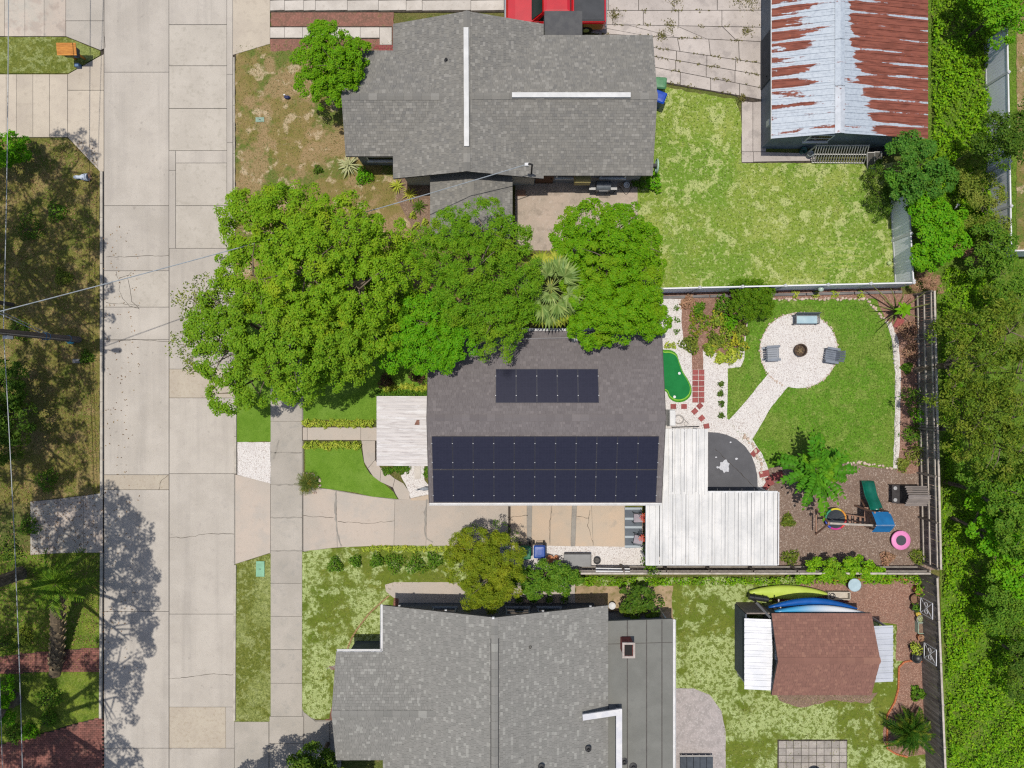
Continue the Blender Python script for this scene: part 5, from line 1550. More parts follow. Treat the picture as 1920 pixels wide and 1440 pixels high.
tree('weeping_tree', 'thin grey green twigs at the driveway edge of the weeping tree', 'tree', tb(905, 1003, 1.6),
     [(880, 1003, 2.2, .55), (925, 997, 2.2, .55), (955, 1012, 2.2, .5), (965, 1028, 2.1, .4)], L_dark, leaf=(.1, .04), sub_r=.3, per=34, trunk_r=.05, spread=.9)
tree('clipped_bush', 'round clipped green bush against the white vinyl fence', 'bush', tb(1408, 565, .8),
     [(1408, 562, 1.05, 1.0), (1394, 576, .95, .68), (1424, 550, 1.0, .68), (1394, 549, .95, .68), (1424, 576, .95, .68)], L_hedge, leaf=(.075, .05), sub_r=.2, per=80, trunk_r=.08, low=-.1, flat=.9)
tree('leafy_bush', 'sprawling leafy bush hanging over the bins beside the weeping tree', 'bush', tb(1020, 1085, 1.4),
     [(985, 1080, 1.5, .7), (1020, 1075, 1.6, .7), (1055, 1082, 1.5, .65), (1080, 1080, 1.3, .4), (1000, 1100, 1.4, .6), (1045, 1098, 1.4, .5)], L_mid, leaf=(.13, .07), sub_r=.27, per=85, trunk_r=.08)
tree('leafy_bush', 'dark leaved shrub in sandy soil beside the flat grey roof', 'bush', tb(1198, 1132, 1.0),
     [(1180, 1130, 1.1, .5), (1205, 1120, 1.2, .5), (1220, 1140, 1.0, .45), (1190, 1148, 1.0, .45), (1175, 1112, .9, .35)], L_dark, leaf=(.16, .09), sub_r=.26, per=55, trunk_r=.06)
# dark tree at the south west corner of the grey house
tree('leafy_bush', 'dark bushy tree at the south west corner of the grey house', 'tree', tb(596, 1430, 2),
     [(590, 1425, 2.2, .9), (610, 1450, 2.4, 1.0), (570, 1450, 2.2, .9), (600, 1490, 3.2, 1.4), (560, 1500, 4.6, 1.5)], L_dark, leaf=(.14, .08), sub_r=.36, per=130, trunk_r=.12)
tree('shade_tree', 'oak south of the sidewalk whose shadow falls on the concrete', 'tree', tb(480, 1560, 5),
     [(430, 1560, 6.0, 1.6), (500, 1570, 6.5, 1.9), (380, 1600, 6, 1.7), (470, 1640, 6.5, 2.2)], L_oak, leaf=(.15, .08), sub_r=.45, per=120, trunk_r=.2)

# oaks west of the road: tall crowns stand beyond the picture's edge, their shade falls on the yard and road
def oak(label, gx, gy, zc, lob, per=90, n_mult=.75):
    L = []
    for (dx, dy, dz, r) in lob:
        L.append(((gx + dx - 960) / S, (720 - gy - dy) / S, zc + dz, r))
    return tree('oak_tree', label, 'tree', ((gx - 960) / S, (720 - gy) / S, 0), None, L_oak, leaf=(.16, .09), sub_r=.45, per=per, trunk_r=.34, n_mult=n_mult, lobes=L, group='tall oaks west of the road', flat=.6)
OL = 'tall spreading oak whose shade dapples the yard west of the road'
oak(OL, -10, 480, 11.2, [(0, 0, 1.5, 2.6), (90, -60, .3, 2.0), (60, 70, .4, 2.2), (-80, 30, .8, 2.6), (110, 40, -.3, 1.7), (20, -130, 0, 2.2), (70, 150, 0, 2.0), (-60, -100, .5, 2.4), (90, -190, .3, 1.9), (120, 110, 0, 1.6)], 62, .62)
oak(OL, 10, 770, 11.4, [(0, 0, 1.5, 2.4), (50, -70, .3, 1.9), (45, 60, .3, 1.9), (-80, 30, .8, 2.6), (-20, 120, 0, 2.2), (60, 150, 0, 1.6)], 58, .6)
oak(OL, 40, 1075, 11.8, [(60, -110, .8, 2.0), (150, 0, .4, 1.5), (-60, 40, .8, 2.6), (-30, 110, .4, 2.2), (140, -90, 0, 1.6), (150, 100, -.2, 1.5), (20, -130, .3, 2.0), (100, -130, .3, 1.7), (170, 40, 0, 1.3), (150, -40, .4, 1.4)], 80, .62)
oak(OL, 30, 1310, 11.6, [(140, -90, .5, 1.5), (135, -30, .2, 1.5), (-40, 0, .8, 2.4), (20, 110, .5, 2.2), (-10, 60, .5, 2.2), (60, 170, .3, 2.2), (130, 100, .2, 1.6), (175, 130, 0, 1.3), (80, 140, .2, 1.6)], 80, .62)

# tall bush at the west edge, and low planting in the shaded yards
tree('leafy_bush', 'dense dark green bush at the edge of the dappled oak yard', 'bush', tb(15, 770, 1.4),
     [(20, 730, 1.6, .9), (25, 790, 1.7, 1.0), (5, 840, 1.5, .8), (-10, 770, 2, 1.2), (10, 700, 1.4, .7)], L_dark, leaf=(.13, .07), sub_r=.36, per=130, trunk_r=.1)
tree('leafy_bush', 'dark green bush beside the pale driveway across the road', 'bush', tb(20, 285, 1.2),
     [(20, 282, 1.3, .7), (-5, 300, 1.4, .8), (40, 272, 1.1, .4)], L_bright, leaf=(.12, .07), sub_r=.32, per=130, trunk_r=.09)
tree('leafy_bush', 'round bright bush south of the brick path across the road', 'bush', tb(2, 1310, 1.0),
     [(0, 1300, 1.1, .8), (5, 1335, 1.0, .6), (-15, 1320, 1.3, .8)], L_bright, leaf=(.11, .065), sub_r=.3, per=150, trunk_r=.08)
for k, (x, y, r, h, m, lb) in enumerate(((98, 1305, .75, .9, L_mid, 'dark shrub growing round the foot of the leaning palm'), (95, 1345, .55, .6, L_mid, 'low green shrub beside the brick driveway and leaning palm'),
        (60, 1370, .5, .5, L_bright, 'small green shrub on the verge of the brick driveway'), (30, 1372, .6, .5, L_mid, 'low dark shrub at the back of the brick driveway verge'), (20, 1205, .7, .9, L_dark, 'shaded shrub just north of the brick path'),
        (48, 1190, .55, .7, L_yellow, 'yellow green shrub lit by sun beside the leaning palm'), (60, 985, .6, .7, L_mid, 'shaded shrub at the inner corner of the dappled driveway'), (20, 1030, .8, .9, L_dark, 'dark shrub mass beside the dappled driveway across the road'),
        (110, 400, .6, .5, L_mid, 'low weed clump in the oak yard opposite the shade trees'), (120, 520, .5, .4, L_olive, 'pale weed clump near the utility pole'), (60, 430, .8, .7, L_dark, 'shaded weed clump in the middle of the oak yard'), (40, 620, .7, .5, L_dark, 'dark weed clump beside the utility pole guy wires'), (165, 670, .4, .35, L_dark, 'small dark weed clump between the pole and the kerb'), (90, 900, .7, .5, L_mid, 'low green plants by the north edge of the dappled driveway'))):
    shrub('shrub', lb, 'shrub', x, y, r, h, m, n=420, z=.03)

# ---------------------------------------------------------------- wooded strip on the east
def cover(name, label, pts, mat, dens, hmax, leaf, seed=3):
    """knee-high creeper that nobody could count"""
    P = np.array(G(pts)); lo = P.min(0); hi = P.max(0)
    n = int((hi[0] - lo[0]) * (hi[1] - lo[1]) * dens)
    q = R.uniform(lo, hi, size=(n, 2))
    r = np.zeros(n, dtype=bool)
    for i in range(len(P)):
        (x1, y1), (x2, y2) = P[i - 1], P[i]
        r ^= ((y1 > q[:, 1]) != (y2 > q[:, 1])) & (q[:, 0] < (x2 - x1) * (q[:, 1] - y1) / (y2 - y1 + 1e-9) + x1)
    q = q[r]; n = len(q)
    hgt = .5 + .28 * np.sin(q[:, 0] * 1.7 + seed) * np.cos(q[:, 1] * 1.3) + .22 * np.sin(q[:, 0] * 3.1 - q[:, 1] * 2.7 + seed) + .15 * np.sin(q[:, 0] * 7.3 + q[:, 1] * 6.1)
    hgt = np.clip(hgt, .08, 1.1)
    keep = R.uniform(0, 1, n) < np.clip(hgt * 1.6, .25, 1)
    q = q[keep]; hgt = hgt[keep]; n = len(q)
    z = hmax * hgt * (1 - R.uniform(0, 1, n) ** 2 * .8) + .04
    nn = unit(R.normal(size=(n, 3)) * .55 + np.array([0, 0, .9]))
    v, f = kites(np.column_stack([q, z]), nn, leaf[0] * R.uniform(.6, 1.3, n), leaf[1] * R.uniform(.6, 1.3, n), fold=.12)
    o = Vector((float(lo[0]), float(lo[1]), 0))
    ob = link(name, npmesh(name, v - np.array(o, dtype=np.float32), f), mat, None, o, False)
    tag(ob, label, 'creeper', None, 'stuff')
    return ob
cover('creeper', 'bright green creeper covering the strip beside the barn', [(1745, -40), (1860, -40), (1880, 300), (1850, 420), (1800, 480), (1740, 420), (1720, 300), (1745, 270)], L_vine, 330, .6, (.15, .1), 1)
cover('creeper', 'bright green creeper on the strip behind the wooden fence', [(1768, 500), (1870, 520), (1860, 640), (1768, 640), (1757, 560)], L_vine, 300, .5, (.14, .09), 2)
cover('creeper', 'bright green creeper south of the wooded strip behind the dark fence', [(1764, 640), (1800, 640), (1800, 880), (1935, 880), (1940, 1480), (1777, 1480), (1765, 1090), (1767, 880)], L_vine, 300, .5, (.14, .09), 5)
cover('creeper', 'vines trailing along the fence between carport and back lawn', [(1090, 1078), (1250, 1082), (1470, 1080), (1480, 1062), (1560, 1052), (1640, 1055), (1655, 1075), (1740, 1078), (1740, 1092), (1100, 1096)], L_vine, 330, .55, (.13, .08), 4)
EW = 'east strip trees'
def wood(label, foot, lob, mat, **k): tree('wild_tree', label, 'tree', tb(*foot), lob, mat, group=EW, **k)
wood('bluish green tree at the corner of the barn and grey vinyl fence', (1720, 310, 2.5), [(1700, 285, 2.6, .8), (1735, 300, 2.8, .9), (1690, 325, 2.2, .7), (1725, 345, 2.6, .9), (1760, 340, 2.4, .7), (1700, 370, 2.0, .6)], L_blue, leaf=(.15, .08), sub_r=.35, per=120, trunk_r=.1)
wood('bushy green tree outside the vinyl fence of the mottled lawn', (1745, 430, 2.4), [(1740, 395, 2.6, .8), (1770, 420, 2.6, .9), (1745, 450, 2.4, .8), (1760, 480, 2.4, .8), (1785, 455, 2.2, .7), (1730, 480, 2.2, .6)], L_bright, leaf=(.14, .08), sub_r=.35, per=120, trunk_r=.1)
wood('dark tree over the vinyl fence behind the barn', (1870, 265, 3.5), [(1862, 252, 3.6, .8), (1892, 252, 4.2, 1.0), (1860, 280, 3.4, .7), (1908, 278, 4.2, .9), (1930, 240, 4.4, 1.1)], L_dark, leaf=(.13, .06), sub_r=.4, per=120, trunk_r=.13)
wood('pale grey green bush in the strip beside the dark tree', (1835, 340, 1.6), [(1825, 320, 1.6, .8), (1845, 360, 1.8, .9), (1835, 400, 1.6, .8), (1855, 430, 1.6, .7)], L_olive, leaf=(.13, .05), sub_r=.36, per=110, trunk_r=.07)
wood('yellow green tree at the northern end of the weedy strip', (1880, 20, 3), [(1870, 10, 3, .9), (1900, 30, 3, .9), (1885, 55, 2.6, .6), (1850, -20, 3, 1.0)], L_bright, leaf=(.15, .08), sub_r=.38, per=120, trunk_r=.1)
wood('dark thicket against the corner of the far vinyl fence', (1860, 450, 2), [(1850, 450, 2.2, .8), (1872, 470, 2.4, .8), (1845, 495, 2, .7), (1880, 520, 2.4, .9), (1890, 560, 2.4, .8)], L_mid, leaf=(.13, .07), sub_r=.36, per=110, trunk_r=.08)
wood('tall olive tree with pale twigs behind the fire pit lawn fence', (1830, 690, 5), [(1790, 630, 4.4, 1.1), (1840, 600, 4.8, 1.4), (1890, 620, 5.2, 1.5), (1800, 690, 4.8, 1.2), (1850, 680, 5.4, 1.5), (1905, 700, 5.4, 1.5), (1780, 745, 4.2, 1.0)], L_wild, leaf=(.15, .06), sub_r=.36, per=75, trunk_r=.2, spread=.8, n_mult=.6)
wood('tall dark olive tree behind the climbing frame fence', (1850, 810, 5), [(1795, 770, 4.2, .9), (1840, 770, 5, 1.3), (1895, 780, 5.4, 1.5), (1810, 830, 4.2, .9), (1865, 840, 5, 1.4), (1910, 850, 5.2, 1.3)], L_wild, leaf=(.15, .06), sub_r=.36, per=75, trunk_r=.2, spread=.8, n_mult=.7)
wood('dark green tree filling the strip behind the playhouse', (1840, 920, 3), [(1825, 885, 3, .8), (1860, 900, 3.6, 1.0), (1895, 920, 4, 1.2), (1880, 965, 3.6, .9), (1915, 1000, 3.8, 1.1)], L_mid, leaf=(.14, .08), sub_r=.34, per=80, trunk_r=.12)
wood('leafy green tree east of the playhouse fence', (1830, 985, 2), [(1835, 945, 2.2, .5), (1850, 985, 2.4, .7), (1880, 1000, 2.6, .8), (1860, 1035, 2.4, .6), (1890, 1050, 2.8, .8), (1912, 1085, 2.8, .9)], L_bright, leaf=(.16, .1), sub_r=.36, per=100, trunk_r=.1)
wood('shrubby green tree outside the fence behind the kayaks', (1870, 1130, 2), [(1860, 1100, 2.4, .8), (1890, 1130, 2.6, .9), (1870, 1160, 2, .7), (1915, 1110, 2.6, .9)], L_mid, leaf=(.14, .07), sub_r=.36, per=100, trunk_r=.1)
wood('dark bush at the far side of the southern creeper', (1915, 1225, 1.8), [(1910, 1200, 2, .8), (1925, 1240, 2, .9), (1915, 1285, 1.8, .7)], L_dark, leaf=(.13, .07), sub_r=.36, per=110, trunk_r=.08)
tree('dry_shrub', 'dry brown shrub at the outer corner of the vinyl fence', 'shrub', tb(1735, 520, .7), [(1728, 512, .9, .4), (1742, 525, .8, .4), (1755, 540, .7, .35), (1725, 532, .7, .3)], LEAF('dry_leaf', D(150, 116, 90, .8), D(190, 150, 122, .8), trans=.2), leaf=(.2, .02), sub_r=.25, per=70, trunk_r=.04)
tree('dry_shrub', 'dead brown brush lying among the creeper by the far fence', 'shrub', tb(1808, 478, .5), [(1800, 475, .6, .4), (1818, 480, .6, .35)], bpy.data.materials['dry_leaf'], leaf=(.22, .02), sub_r=.25, per=60, trunk_r=.03)
tree('leafy_bush', 'dark bush in the corner of the mottled lawn', 'bush', tb(1652, 362, .7), [(1640, 360, .8, .5), (1660, 372, .8, .5), (1650, 395, .7, .4)], L_dark, leaf=(.1, .04), sub_r=.28, per=70, trunk_r=.05)
tree('leafy_bush', 'dark twiggy bush beside the leaning screens at the barn', 'bush', tb(1640, 335, .7), [(1638, 330, .9, .45), (1650, 318, .9, .4)], L_dark, leaf=(.1, .04), sub_r=.28, per=70, trunk_r=.05)

# ---------------------------------------------------------------- palms and large-leaved plants
L_palm = LEAF('fan_palm_leaf', D(110, 140, 66, .74), D(170, 188, 108, .74), gloss=.4)
L_palmy = LEAF('yellow_palm_leaf', D(150, 170, 56, .74), D(206, 204, 84, .74), gloss=.4)
L_agave = LEAF('variegated_leaf', D(150, 164, 110, .74), D(216, 218, 170, .74), gloss=.4)
L_cycad = LEAF('cycad_leaf', D(36, 76, 22, .7), D(84, 124, 36, .7), warm=D(180, 176, 60, .7), nscale=2.5, gloss=.35)
fans = [fan_mesh('frond', r, 22, s) for r, s in ((.85, .95), (.8, .7), (.9, 1.15))]
pb = Vector(tb(1033, 538, 5.0))
palm = thing('fan_palm', 'fan palm with pale drooping fronds between two trees', 'palm', pb)
MB().tube([pb + Vector((0, 0, -.05)), pb + Vector((.05, 0, 2.4)), pb + Vector((0, .05, 4.7))], [.17, .14, .15], 12).build('trunk', M_bark, palm)
rosette('', '', '', pb, fans, 18, L_palm, parent=palm, stem=pb + Vector((0, 0, 4.7)), lift=(-.15, .7), pname='frond', scale=(.85, 1.15))
fy = fan_mesh('frond', .8, 18, 1.15); fy.materials.append(L_palmy)
for a in (-1.9, -1.45, -1.15, 1.35, 1.9, 2.25): place('frond', fy, palm, pb + Vector((0, 0, 4.6)), (0, .18, a), (1.1, 1.1, 1.1))

# leaning date palm across the road
L_date = LEAF('date_palm_leaf', D(70, 108, 22, .74), D(130, 164, 46, .74))
dp = Vector(tb(97, 1268, .3)); topw = W(107, 1092, 2.2)
dpalm = thing('date_palm', 'leaning palm with thick scaly trunk in the shaded yard across the road', 'palm', dp)
tp = [dp + Vector((0, 0, -.05)), dp.lerp(topw, .35) + Vector((0, 0, -.15)), dp.lerp(topw, .7), topw]
MB().tube(tp, [.34, .32, .30, .26], 14).build('trunk', MAT('palm_bark', D(120, 104, 82), D(92, 80, 62), 8, bump=.5), dpalm)
bm_ = MB().add([(0, -.07, 0), (0, .07, 0), (.07, .05, .14), (.07, -.05, .14), (.01, 0, .16)], [(0, 1, 2, 3), (3, 2, 4), (0, 3, 4), (1, 4, 2)])
bme = bpy.data.meshes.new('leaf_base'); bme.from_pydata(bm_.v, [], bm_.f); bme.materials.append(MAT('pale_leaf_base', D(190, 168, 132), D(150, 130, 100), 12))
ax = (topw - dp).normalized(); qx = ax.to_track_quat('Z', 'X').to_matrix()
for i in range(110):
    t = .08 + .86 * i / 110; a = i * 2.39996
    c = dp.lerp(topw, t) + Vector((0, 0, -.15 * math.sin(math.pi * t)))
    o = qx @ Vector((math.cos(a), math.sin(a), 0))
    place('leaf_base', bme, dpalm, c + o * (.33 - .06 * t), (qx @ Matrix.Rotation(a, 3, 'Z')).to_euler(), (1.5, 1.3, 1.2))
fm = [feather_mesh('frond', L, .07, .42, 1.0, 20) for L in (1.7, 1.9, 1.55)]
rosette('', '', '', dp, fm, 20, L_date, parent=dpalm, stem=topw, lift=(-.2, .9), pname='frond')

# cycad in the kidney bed, spiky palm by the sidewalk, agaves
cb = Vector(tb(1706, 1372, .7))
cyc = thing('cycad', 'large dark cycad in the kidney shaped mulch bed', 'cycad', cb)
MB().tube([cb + Vector((0, 0, -.05)), cb + Vector((0, 0, .75))], [.2, .17], 10).build('trunk', M_bark, cyc)
fm = [feather_mesh('frond', L, .075, .36, .9, 22, .55) for L in (1.35, 1.5, 1.2)]
rosette('', '', '', cb, fm, 30, L_cycad, parent=cyc, stem=cb + Vector((0, 0, .72)), lift=(-.15, 1.0), pname='frond')
sb = Vector(tb(577, 906, .4))
sp = thing('pygmy_palm', 'small round palm with fine arching leaves beside the sidewalk', 'palm', sb)
MB().tube([sb + Vector((0, 0, -.03)), sb + Vector((0, 0, .45))], [.1, .08], 8).build('trunk', M_bark, sp)
fm = [feather_mesh('frond', L, .03, .2, 1.0, 18, .7) for L in (.72, .62)]
rosette('', '', '', sb, fm, 26, LEAF('pygmy_leaf', D(80, 104, 40, .74), D(130, 142, 70, .74), warm=D(196, 160, 50, .74), nscale=4), parent=sp, stem=sb + Vector((0, 0, .42)), lift=(-.1, 1.1), pname='frond')
ab = W(656, 312); ab.z = .03
ag = [blade_mesh('leaf', L, .09, .5) for L in (.78, .7)]
rosette('agave', 'pale variegated spiky agave at the corner of the slate roofed house', 'agave', ab, ag, 36, L_agave, lift=(-.1, 1.2))
for k, (x, y, m, lb) in enumerate(((745, 350, L_yellow, 'yellow green strap leaved plant below the slate roof corner'), (770, 366, L_palmy, 'pale yellow strap leaved plant beside the porch roof'), (786, 388, L_dark, 'dark purple spiky plant beside the porch roof'))):
    b_ = W(x, y); b_.z = .04
    mm = [blade_mesh('leaf', L, .06, .6) for L in (.55, .48)]
    rosette('strap_plant', lb, 'plant', b_, mm, 22, m, lift=(0, 1.1))
shrub('shrub', 'bright green shrub beside the pale agave', 'shrub', 684, 332, .5, .6, L_bright, n=420, z=.03)
shrub('shrub', 'small dark shrub alone in the dry front lawn', 'shrub', 597, 319, .26, .4, L_dark, n=160, z=.03)
for k, (x, y) in enumerate(((775, 405), (782, 425), (798, 418), (790, 445))):
    shrub('croton', 'yellow croton in the narrow soil bed west of the porch roof', 'plant', x, y, .22, .4, L_yellow, n=90, group='crotons by the porch', z=.04)
shrub('shrub', 'dark burgundy shrub under the shade tree near the front lawn', 'shrub', 725, 715, .45, .7, LEAF('burgundy_leaf', D(70, 52, 44, .8), D(110, 84, 60, .8)), n=320)
shrub('shrub', 'second dark burgundy shrub at the foot of the bright evergreen', 'shrub', 786, 705, .5, .7, bpy.data.materials['burgundy_leaf'], n=340)

# rows of low plants at the middle house
def row(name, label, cat, group, x0, x1, y, n, r, h, mat, cnt=110, jy=2, z=.05):
    for i in range(n):
        shrub(name, label, cat, x0 + (x1 - x0) * i / (n - 1) + random.uniform(-2, 2), y + random.uniform(-jy, jy), r * random.uniform(.8, 1.15), h, mat, leaf=(.13, .05), n=cnt, group=group, stems=3, z=z)
row('croton', 'yellow green croton in the bed along the north side of the front walk', 'plant', 'crotons north of the walk', 572, 694, 794, 13, .24, .35, L_yellow)
row('croton', 'yellow croton in the bed along the south side of the front walk', 'plant', 'crotons south of the walk', 577, 673, 835, 11, .25, .35, L_yellow)
row('groundcover_plant', 'yellow low plant in the row against the house north of the porch', 'plant', 'low yellow plants by the porch', 725, 800, 727, 9, .2, .3, L_yellow, jy=3)
row('groundcover_plant', 'green low plant in the row just above the porch roof', 'plant', 'low green plants by the porch', 712, 800, 738, 10, .2, .35, L_mid, jy=2)
row('groundcover_plant', 'low green plant in the small bed south of the porch roof', 'plant', 'groundcover south of the porch', 722, 764, 880, 5, .24, .22, L_mid, 130, 4)
row('groundcover_plant', 'low green plant in the bed under the house eave', 'plant', 'groundcover under the eave', 800, 803, 884, 3, .2, .25, L_mid, 110, 8)
row('hosta', 'pale yellow low plant lining the driveway edge', 'plant', 'yellow plants along the driveway', 682, 838, 1028, 17, .17, .2, L_yellow, 80, 2)
for (x, y, r, lb) in ((630, 1057, .45, 'round dark shrub standing alone in the lawn by the sidewalk'), (668, 1050, .35, 'thin shrub next to the lone dark shrub by the driveway'), (708, 1049, .42, 'compact green shrub in the driveway row with bare soil beside it'),
                  (742, 1053, .6, 'larger green shrub in the middle of the driveway row'), (781, 1057, .6, 'broad green shrub speckled with pale flowers in the driveway row'), (816, 1049, .5, 'upright green shrub at the end of the driveway row by the weeping tree')):
    shrub('shrub', lb, 'shrub', x, y, r, .7, L_mid, n=360, z=.03)

# beds beside the gravel yard
L_flower = LEAF('yellow_flower_leaf', D(104, 140, 40, .74), D(170, 184, 64, .74), warm=D(226, 204, 50, .74), nscale=1.6, warmk=.9)
for (x, y, r, h, m, lb) in ((1290, 568, .45, .4, bpy.data.materials['dry_leaf'], 'dry orange tinted clump in the top corner of the mulch bed'), (1307, 578, .4, .4, L_mid, 'green tuft beside the dry clump in the mulch bed'),
        (1311, 605, .75, .5, LEAF('heather_leaf', D(90, 140, 30, .74), D(150, 160, 50, .74), warm=D(200, 130, 60, .74), nscale=3), 'low feathery green mound in the middle of the mulch bed'), (1293, 645, .55, .6, L_olive, 'silvery bush at the foot of the mulch bed'),
        (1355, 575, .65, .9, L_mid, 'tall leafy plant against the clipped bush'), (1345, 600, .5, .7, L_flower, 'yellow flowered plant in the mulch bed'), (1365, 605, .55, .8, L_bright, 'broad leaved plant south of the clipped bush'),
        (1362, 632, .65, .7, L_flower, 'spreading yellow flowered plant by the gravel'), (1340, 640, .55, .6, L_olive, 'grey green plant above the mulch strip'), (1382, 645, .55, .6, L_flower, 'yellow flowered plant at the lawn corner'), (1372, 665, .5, .5, L_yellow, 'pale yellow plant leaning over the white gravel'), (1330, 655, .4, .5, L_flower, 'small yellow plant by the mulch strip'), (1350, 672, .35, .4, L_yellow, 'small pale plant at the bottom of the bed beside a pot'),
        (1388, 618, .4, .5, L_olive, 'thin plant spilling over the lawn edge of the bed')):
    shrub('flower_plant', lb, 'plant', x, y, r, h, m, leaf=(.15, .08), n=300, z=.06)
for i, (x, y) in enumerate(((1251, 648), (1261, 648))): shrub('flower_plant', 'little yellow green plant at the top of the putting green', 'plant', x, y, .2, .25, L_yellow, n=70, group='little plants by the putting green', z=.055)
for i, (x, y) in enumerate(((1268, 578), (1268, 601), (1268, 622))): shrub('flower_plant', 'sparse young plant in the gravel beside the mulch bed', 'plant', x, y, .18, .25, L_mid, n=30, group='young plants in the gravel', z=.055)
for i, (x, y) in enumerate(((1351, 720), (1350, 738), (1351, 757), (1351, 779))): shrub('flower_plant', 'small dark plant in the line beside the gravel yard lawn', 'plant', x, y, .19, .3, L_dark, n=80, group='line of small plants by the lawn', z=.055)
for i, (x, y) in enumerate(((1489, 552), (1528, 553), (1563, 552), (1612, 553))): shrub('flower_plant', 'small yellow plant in the bed under the white vinyl fence', 'plant', x, y, .24, .25, L_yellow, n=90, group='yellow plants under the fence', z=.05)
for (x, y, r, h, m, lb) in ((1700, 620, .6, .7, bpy.data.materials['dry_leaf'], 'dry brown ornamental grass beside the red paver'), (1705, 660, .5, .6, bpy.data.materials['dry_leaf'], 'second tuft of dry brown grass along the eastern fence'), (1697, 690, .3, .4, L_mid, 'small green plant among the dry grass tufts'),
        (1708, 745, .7, .9, L_mid, 'green bushy plant against the eastern fence'), (1720, 780, .6, .8, L_bright, 'bright plant below the bushy one at the eastern fence'), (1705, 815, .6, .7, L_mid, 'leafy plant in the eastern bed near the lawn corner'), (1715, 850, .65, .7, L_olive, 'straggly plant at the south end of the eastern bed'), (1690, 870, .4, .4, L_olive, 'thin low plant where the eastern bed meets the play area'),
        (1718, 1042, .5, .5, L_olive, 'grass clump in the corner behind the pink trampoline'), (1660, 1045, .4, .4, bpy.data.materials['dry_leaf'], 'dry grass tuft along the south edge of the play area'), (1480, 1045, .5, .4, L_olive, 'weedy clump in the play area next to the carport'), (1475, 975, .4, .4, L_olive, 'weeds at the carport corner near the swing')):
    shrub('bed_plant', lb, 'plant', x, y, r, h, m, leaf=(.2, .05), n=260, z=.05)
for (x, y, r, h, m, lb) in ((1717, 1240 + 58, .4, .5, L_mid, 'small spiky green plant in the kidney bed'), (1222, 345, .55, .8, L_bright, 'bright banana like plant at the corner of the slate roofed house'), (1195, 342, .45, .8, L_dark, 'dark plant in the shade of the slate roof eave')):
    shrub('bed_plant', lb, 'plant', x, y, r, h, m, leaf=(.24, .12), n=120, z=.05)
tree('leafy_bush', 'bright leafy bush pushing over the fence below the climbing frame', 'bush', tb(1575, 1068, 1), [(1540, 1068, 1.2, .5), (1575, 1062, 1.3, .6), (1610, 1066, 1.2, .55), (1510, 1072, 1.1, .4), (1640, 1072, 1.1, .4)], L_vine, leaf=(.14, .08), sub_r=.28, per=110, trunk_r=.05)

# papaya by the play area: big lobed leaves on long stalks
pb = Vector(tb(1530, 880, 2.2))
pap = thing('papaya_tree', 'papaya tree with large lobed leaves beside the play area', 'papaya tree', pb)
MB().tube([pb + Vector((0, 0, -.05)), pb + Vector((.03, 0, 1.2)), pb + Vector((0, .02, 2.2))], [.12, .09, .07], 10).build('trunk', M_bark, pap)
def arm_leaf(L, n):
    """long compound leaf: a stalk carrying broad lobed leaflets that hang in pairs"""
    v = []; f = []
    def rib(t): return Vector((L * t, 0, L * (.35 * t - .5 * t * t)))
    for i in range(7):
        p = rib(i / 6); v += [(p.x, -.014, p.z), (p.x, .014, p.z)]
        if i: f.append((2 * i - 2, 2 * i, 2 * i + 1, 2 * i - 1))
    for i in range(n):
        t = .22 + .78 * i / (n - 1)
        for s_ in ((-1, 1) if i < n - 1 else (0,)):
            p = rib(t); q = .34 * math.sin(math.pi * (.25 + .6 * t)) * random.uniform(.8, 1.2)
            d = Vector((.55, s_ * .85, random.uniform(-.35, .05))).normalized() if s_ else Vector((1, 0, -.3)).normalized()
            e = Vector((0, 0, 1)).cross(d).normalized()
            o = len(v)
            pts = [p, p + d * q * .3 + e * q * .34, p + d * q * .6 + e * q * .42 - Vector((0, 0, .04)), p + d * q * .95 + e * q * .16 - Vector((0, 0, .08)), p + d * q * 1.15 - Vector((0, 0, .12)), p + d * q * .95 - e * q * .16 - Vector((0, 0, .08)), p + d * q * .6 - e * q * .42 - Vector((0, 0, .04)), p + d * q * .3 - e * q * .34, p + d * q * .55 + Vector((0, 0, .02))]
            v += [tuple(z) for z in pts]; f += [(o + j, o + (j + 1) % 8, o + 8) for j in range(8)]
    me = bpy.data.meshes.new('leaf'); me.from_pydata(v, [], f); return me
pl = [arm_leaf(L, n_) for L, n_ in ((1.5, 7), (2.0, 9), (1.1, 6), (2.25, 9))]
L_pap = LEAF('papaya_leaf', D(62, 120, 24, .8), D(104, 158, 34, .8), warm=D(146, 186, 36, .8), nscale=1.2)
rosette('', '', '', pb, pl, 34, L_pap, parent=pap, stem=pb + Vector((0, 0, 2.15)), lift=(-.35, .9), scale=(.8, 1.1))
# bare spreading stalks with few leaves in the north east corner
qb = Vector(tb(1690, 582, .6))
st = thing('plumeria', 'leaning bare stalked plant with few leaves at the fence corner', 'plant', qb)
m = MB()
ends = [(1660, 600, 1.2), (1648, 575, 1.5), (1735, 548, 1.8), (1750, 568, 1.6), (1670, 540, 1.7), (1698, 530, 1.7), (1724, 596, 1.4), (1655, 560, 1.6), (1650, 622, .9), (1630, 530, 1.6), (1672, 612, .8)]
for (x, y, z) in ends:
    e = W(x, y, z); c = qb.lerp(e, .5) + Vector((0, 0, .25))
    m.tube([qb + Vector((0, 0, -.02)), c, e], [.045, .035, .012], 6)
m.build('stalk', MAT('green_stalk', D(150, 152, 84), D(120, 126, 66), 6), st)
lm_ = blade_mesh('leaf', .5, .2, .4); 
rosette('', '', '', qb, [lm_], 12, L_bright, parent=st, stem=W(1694, 580, 1.2), lift=(-.2, .6))
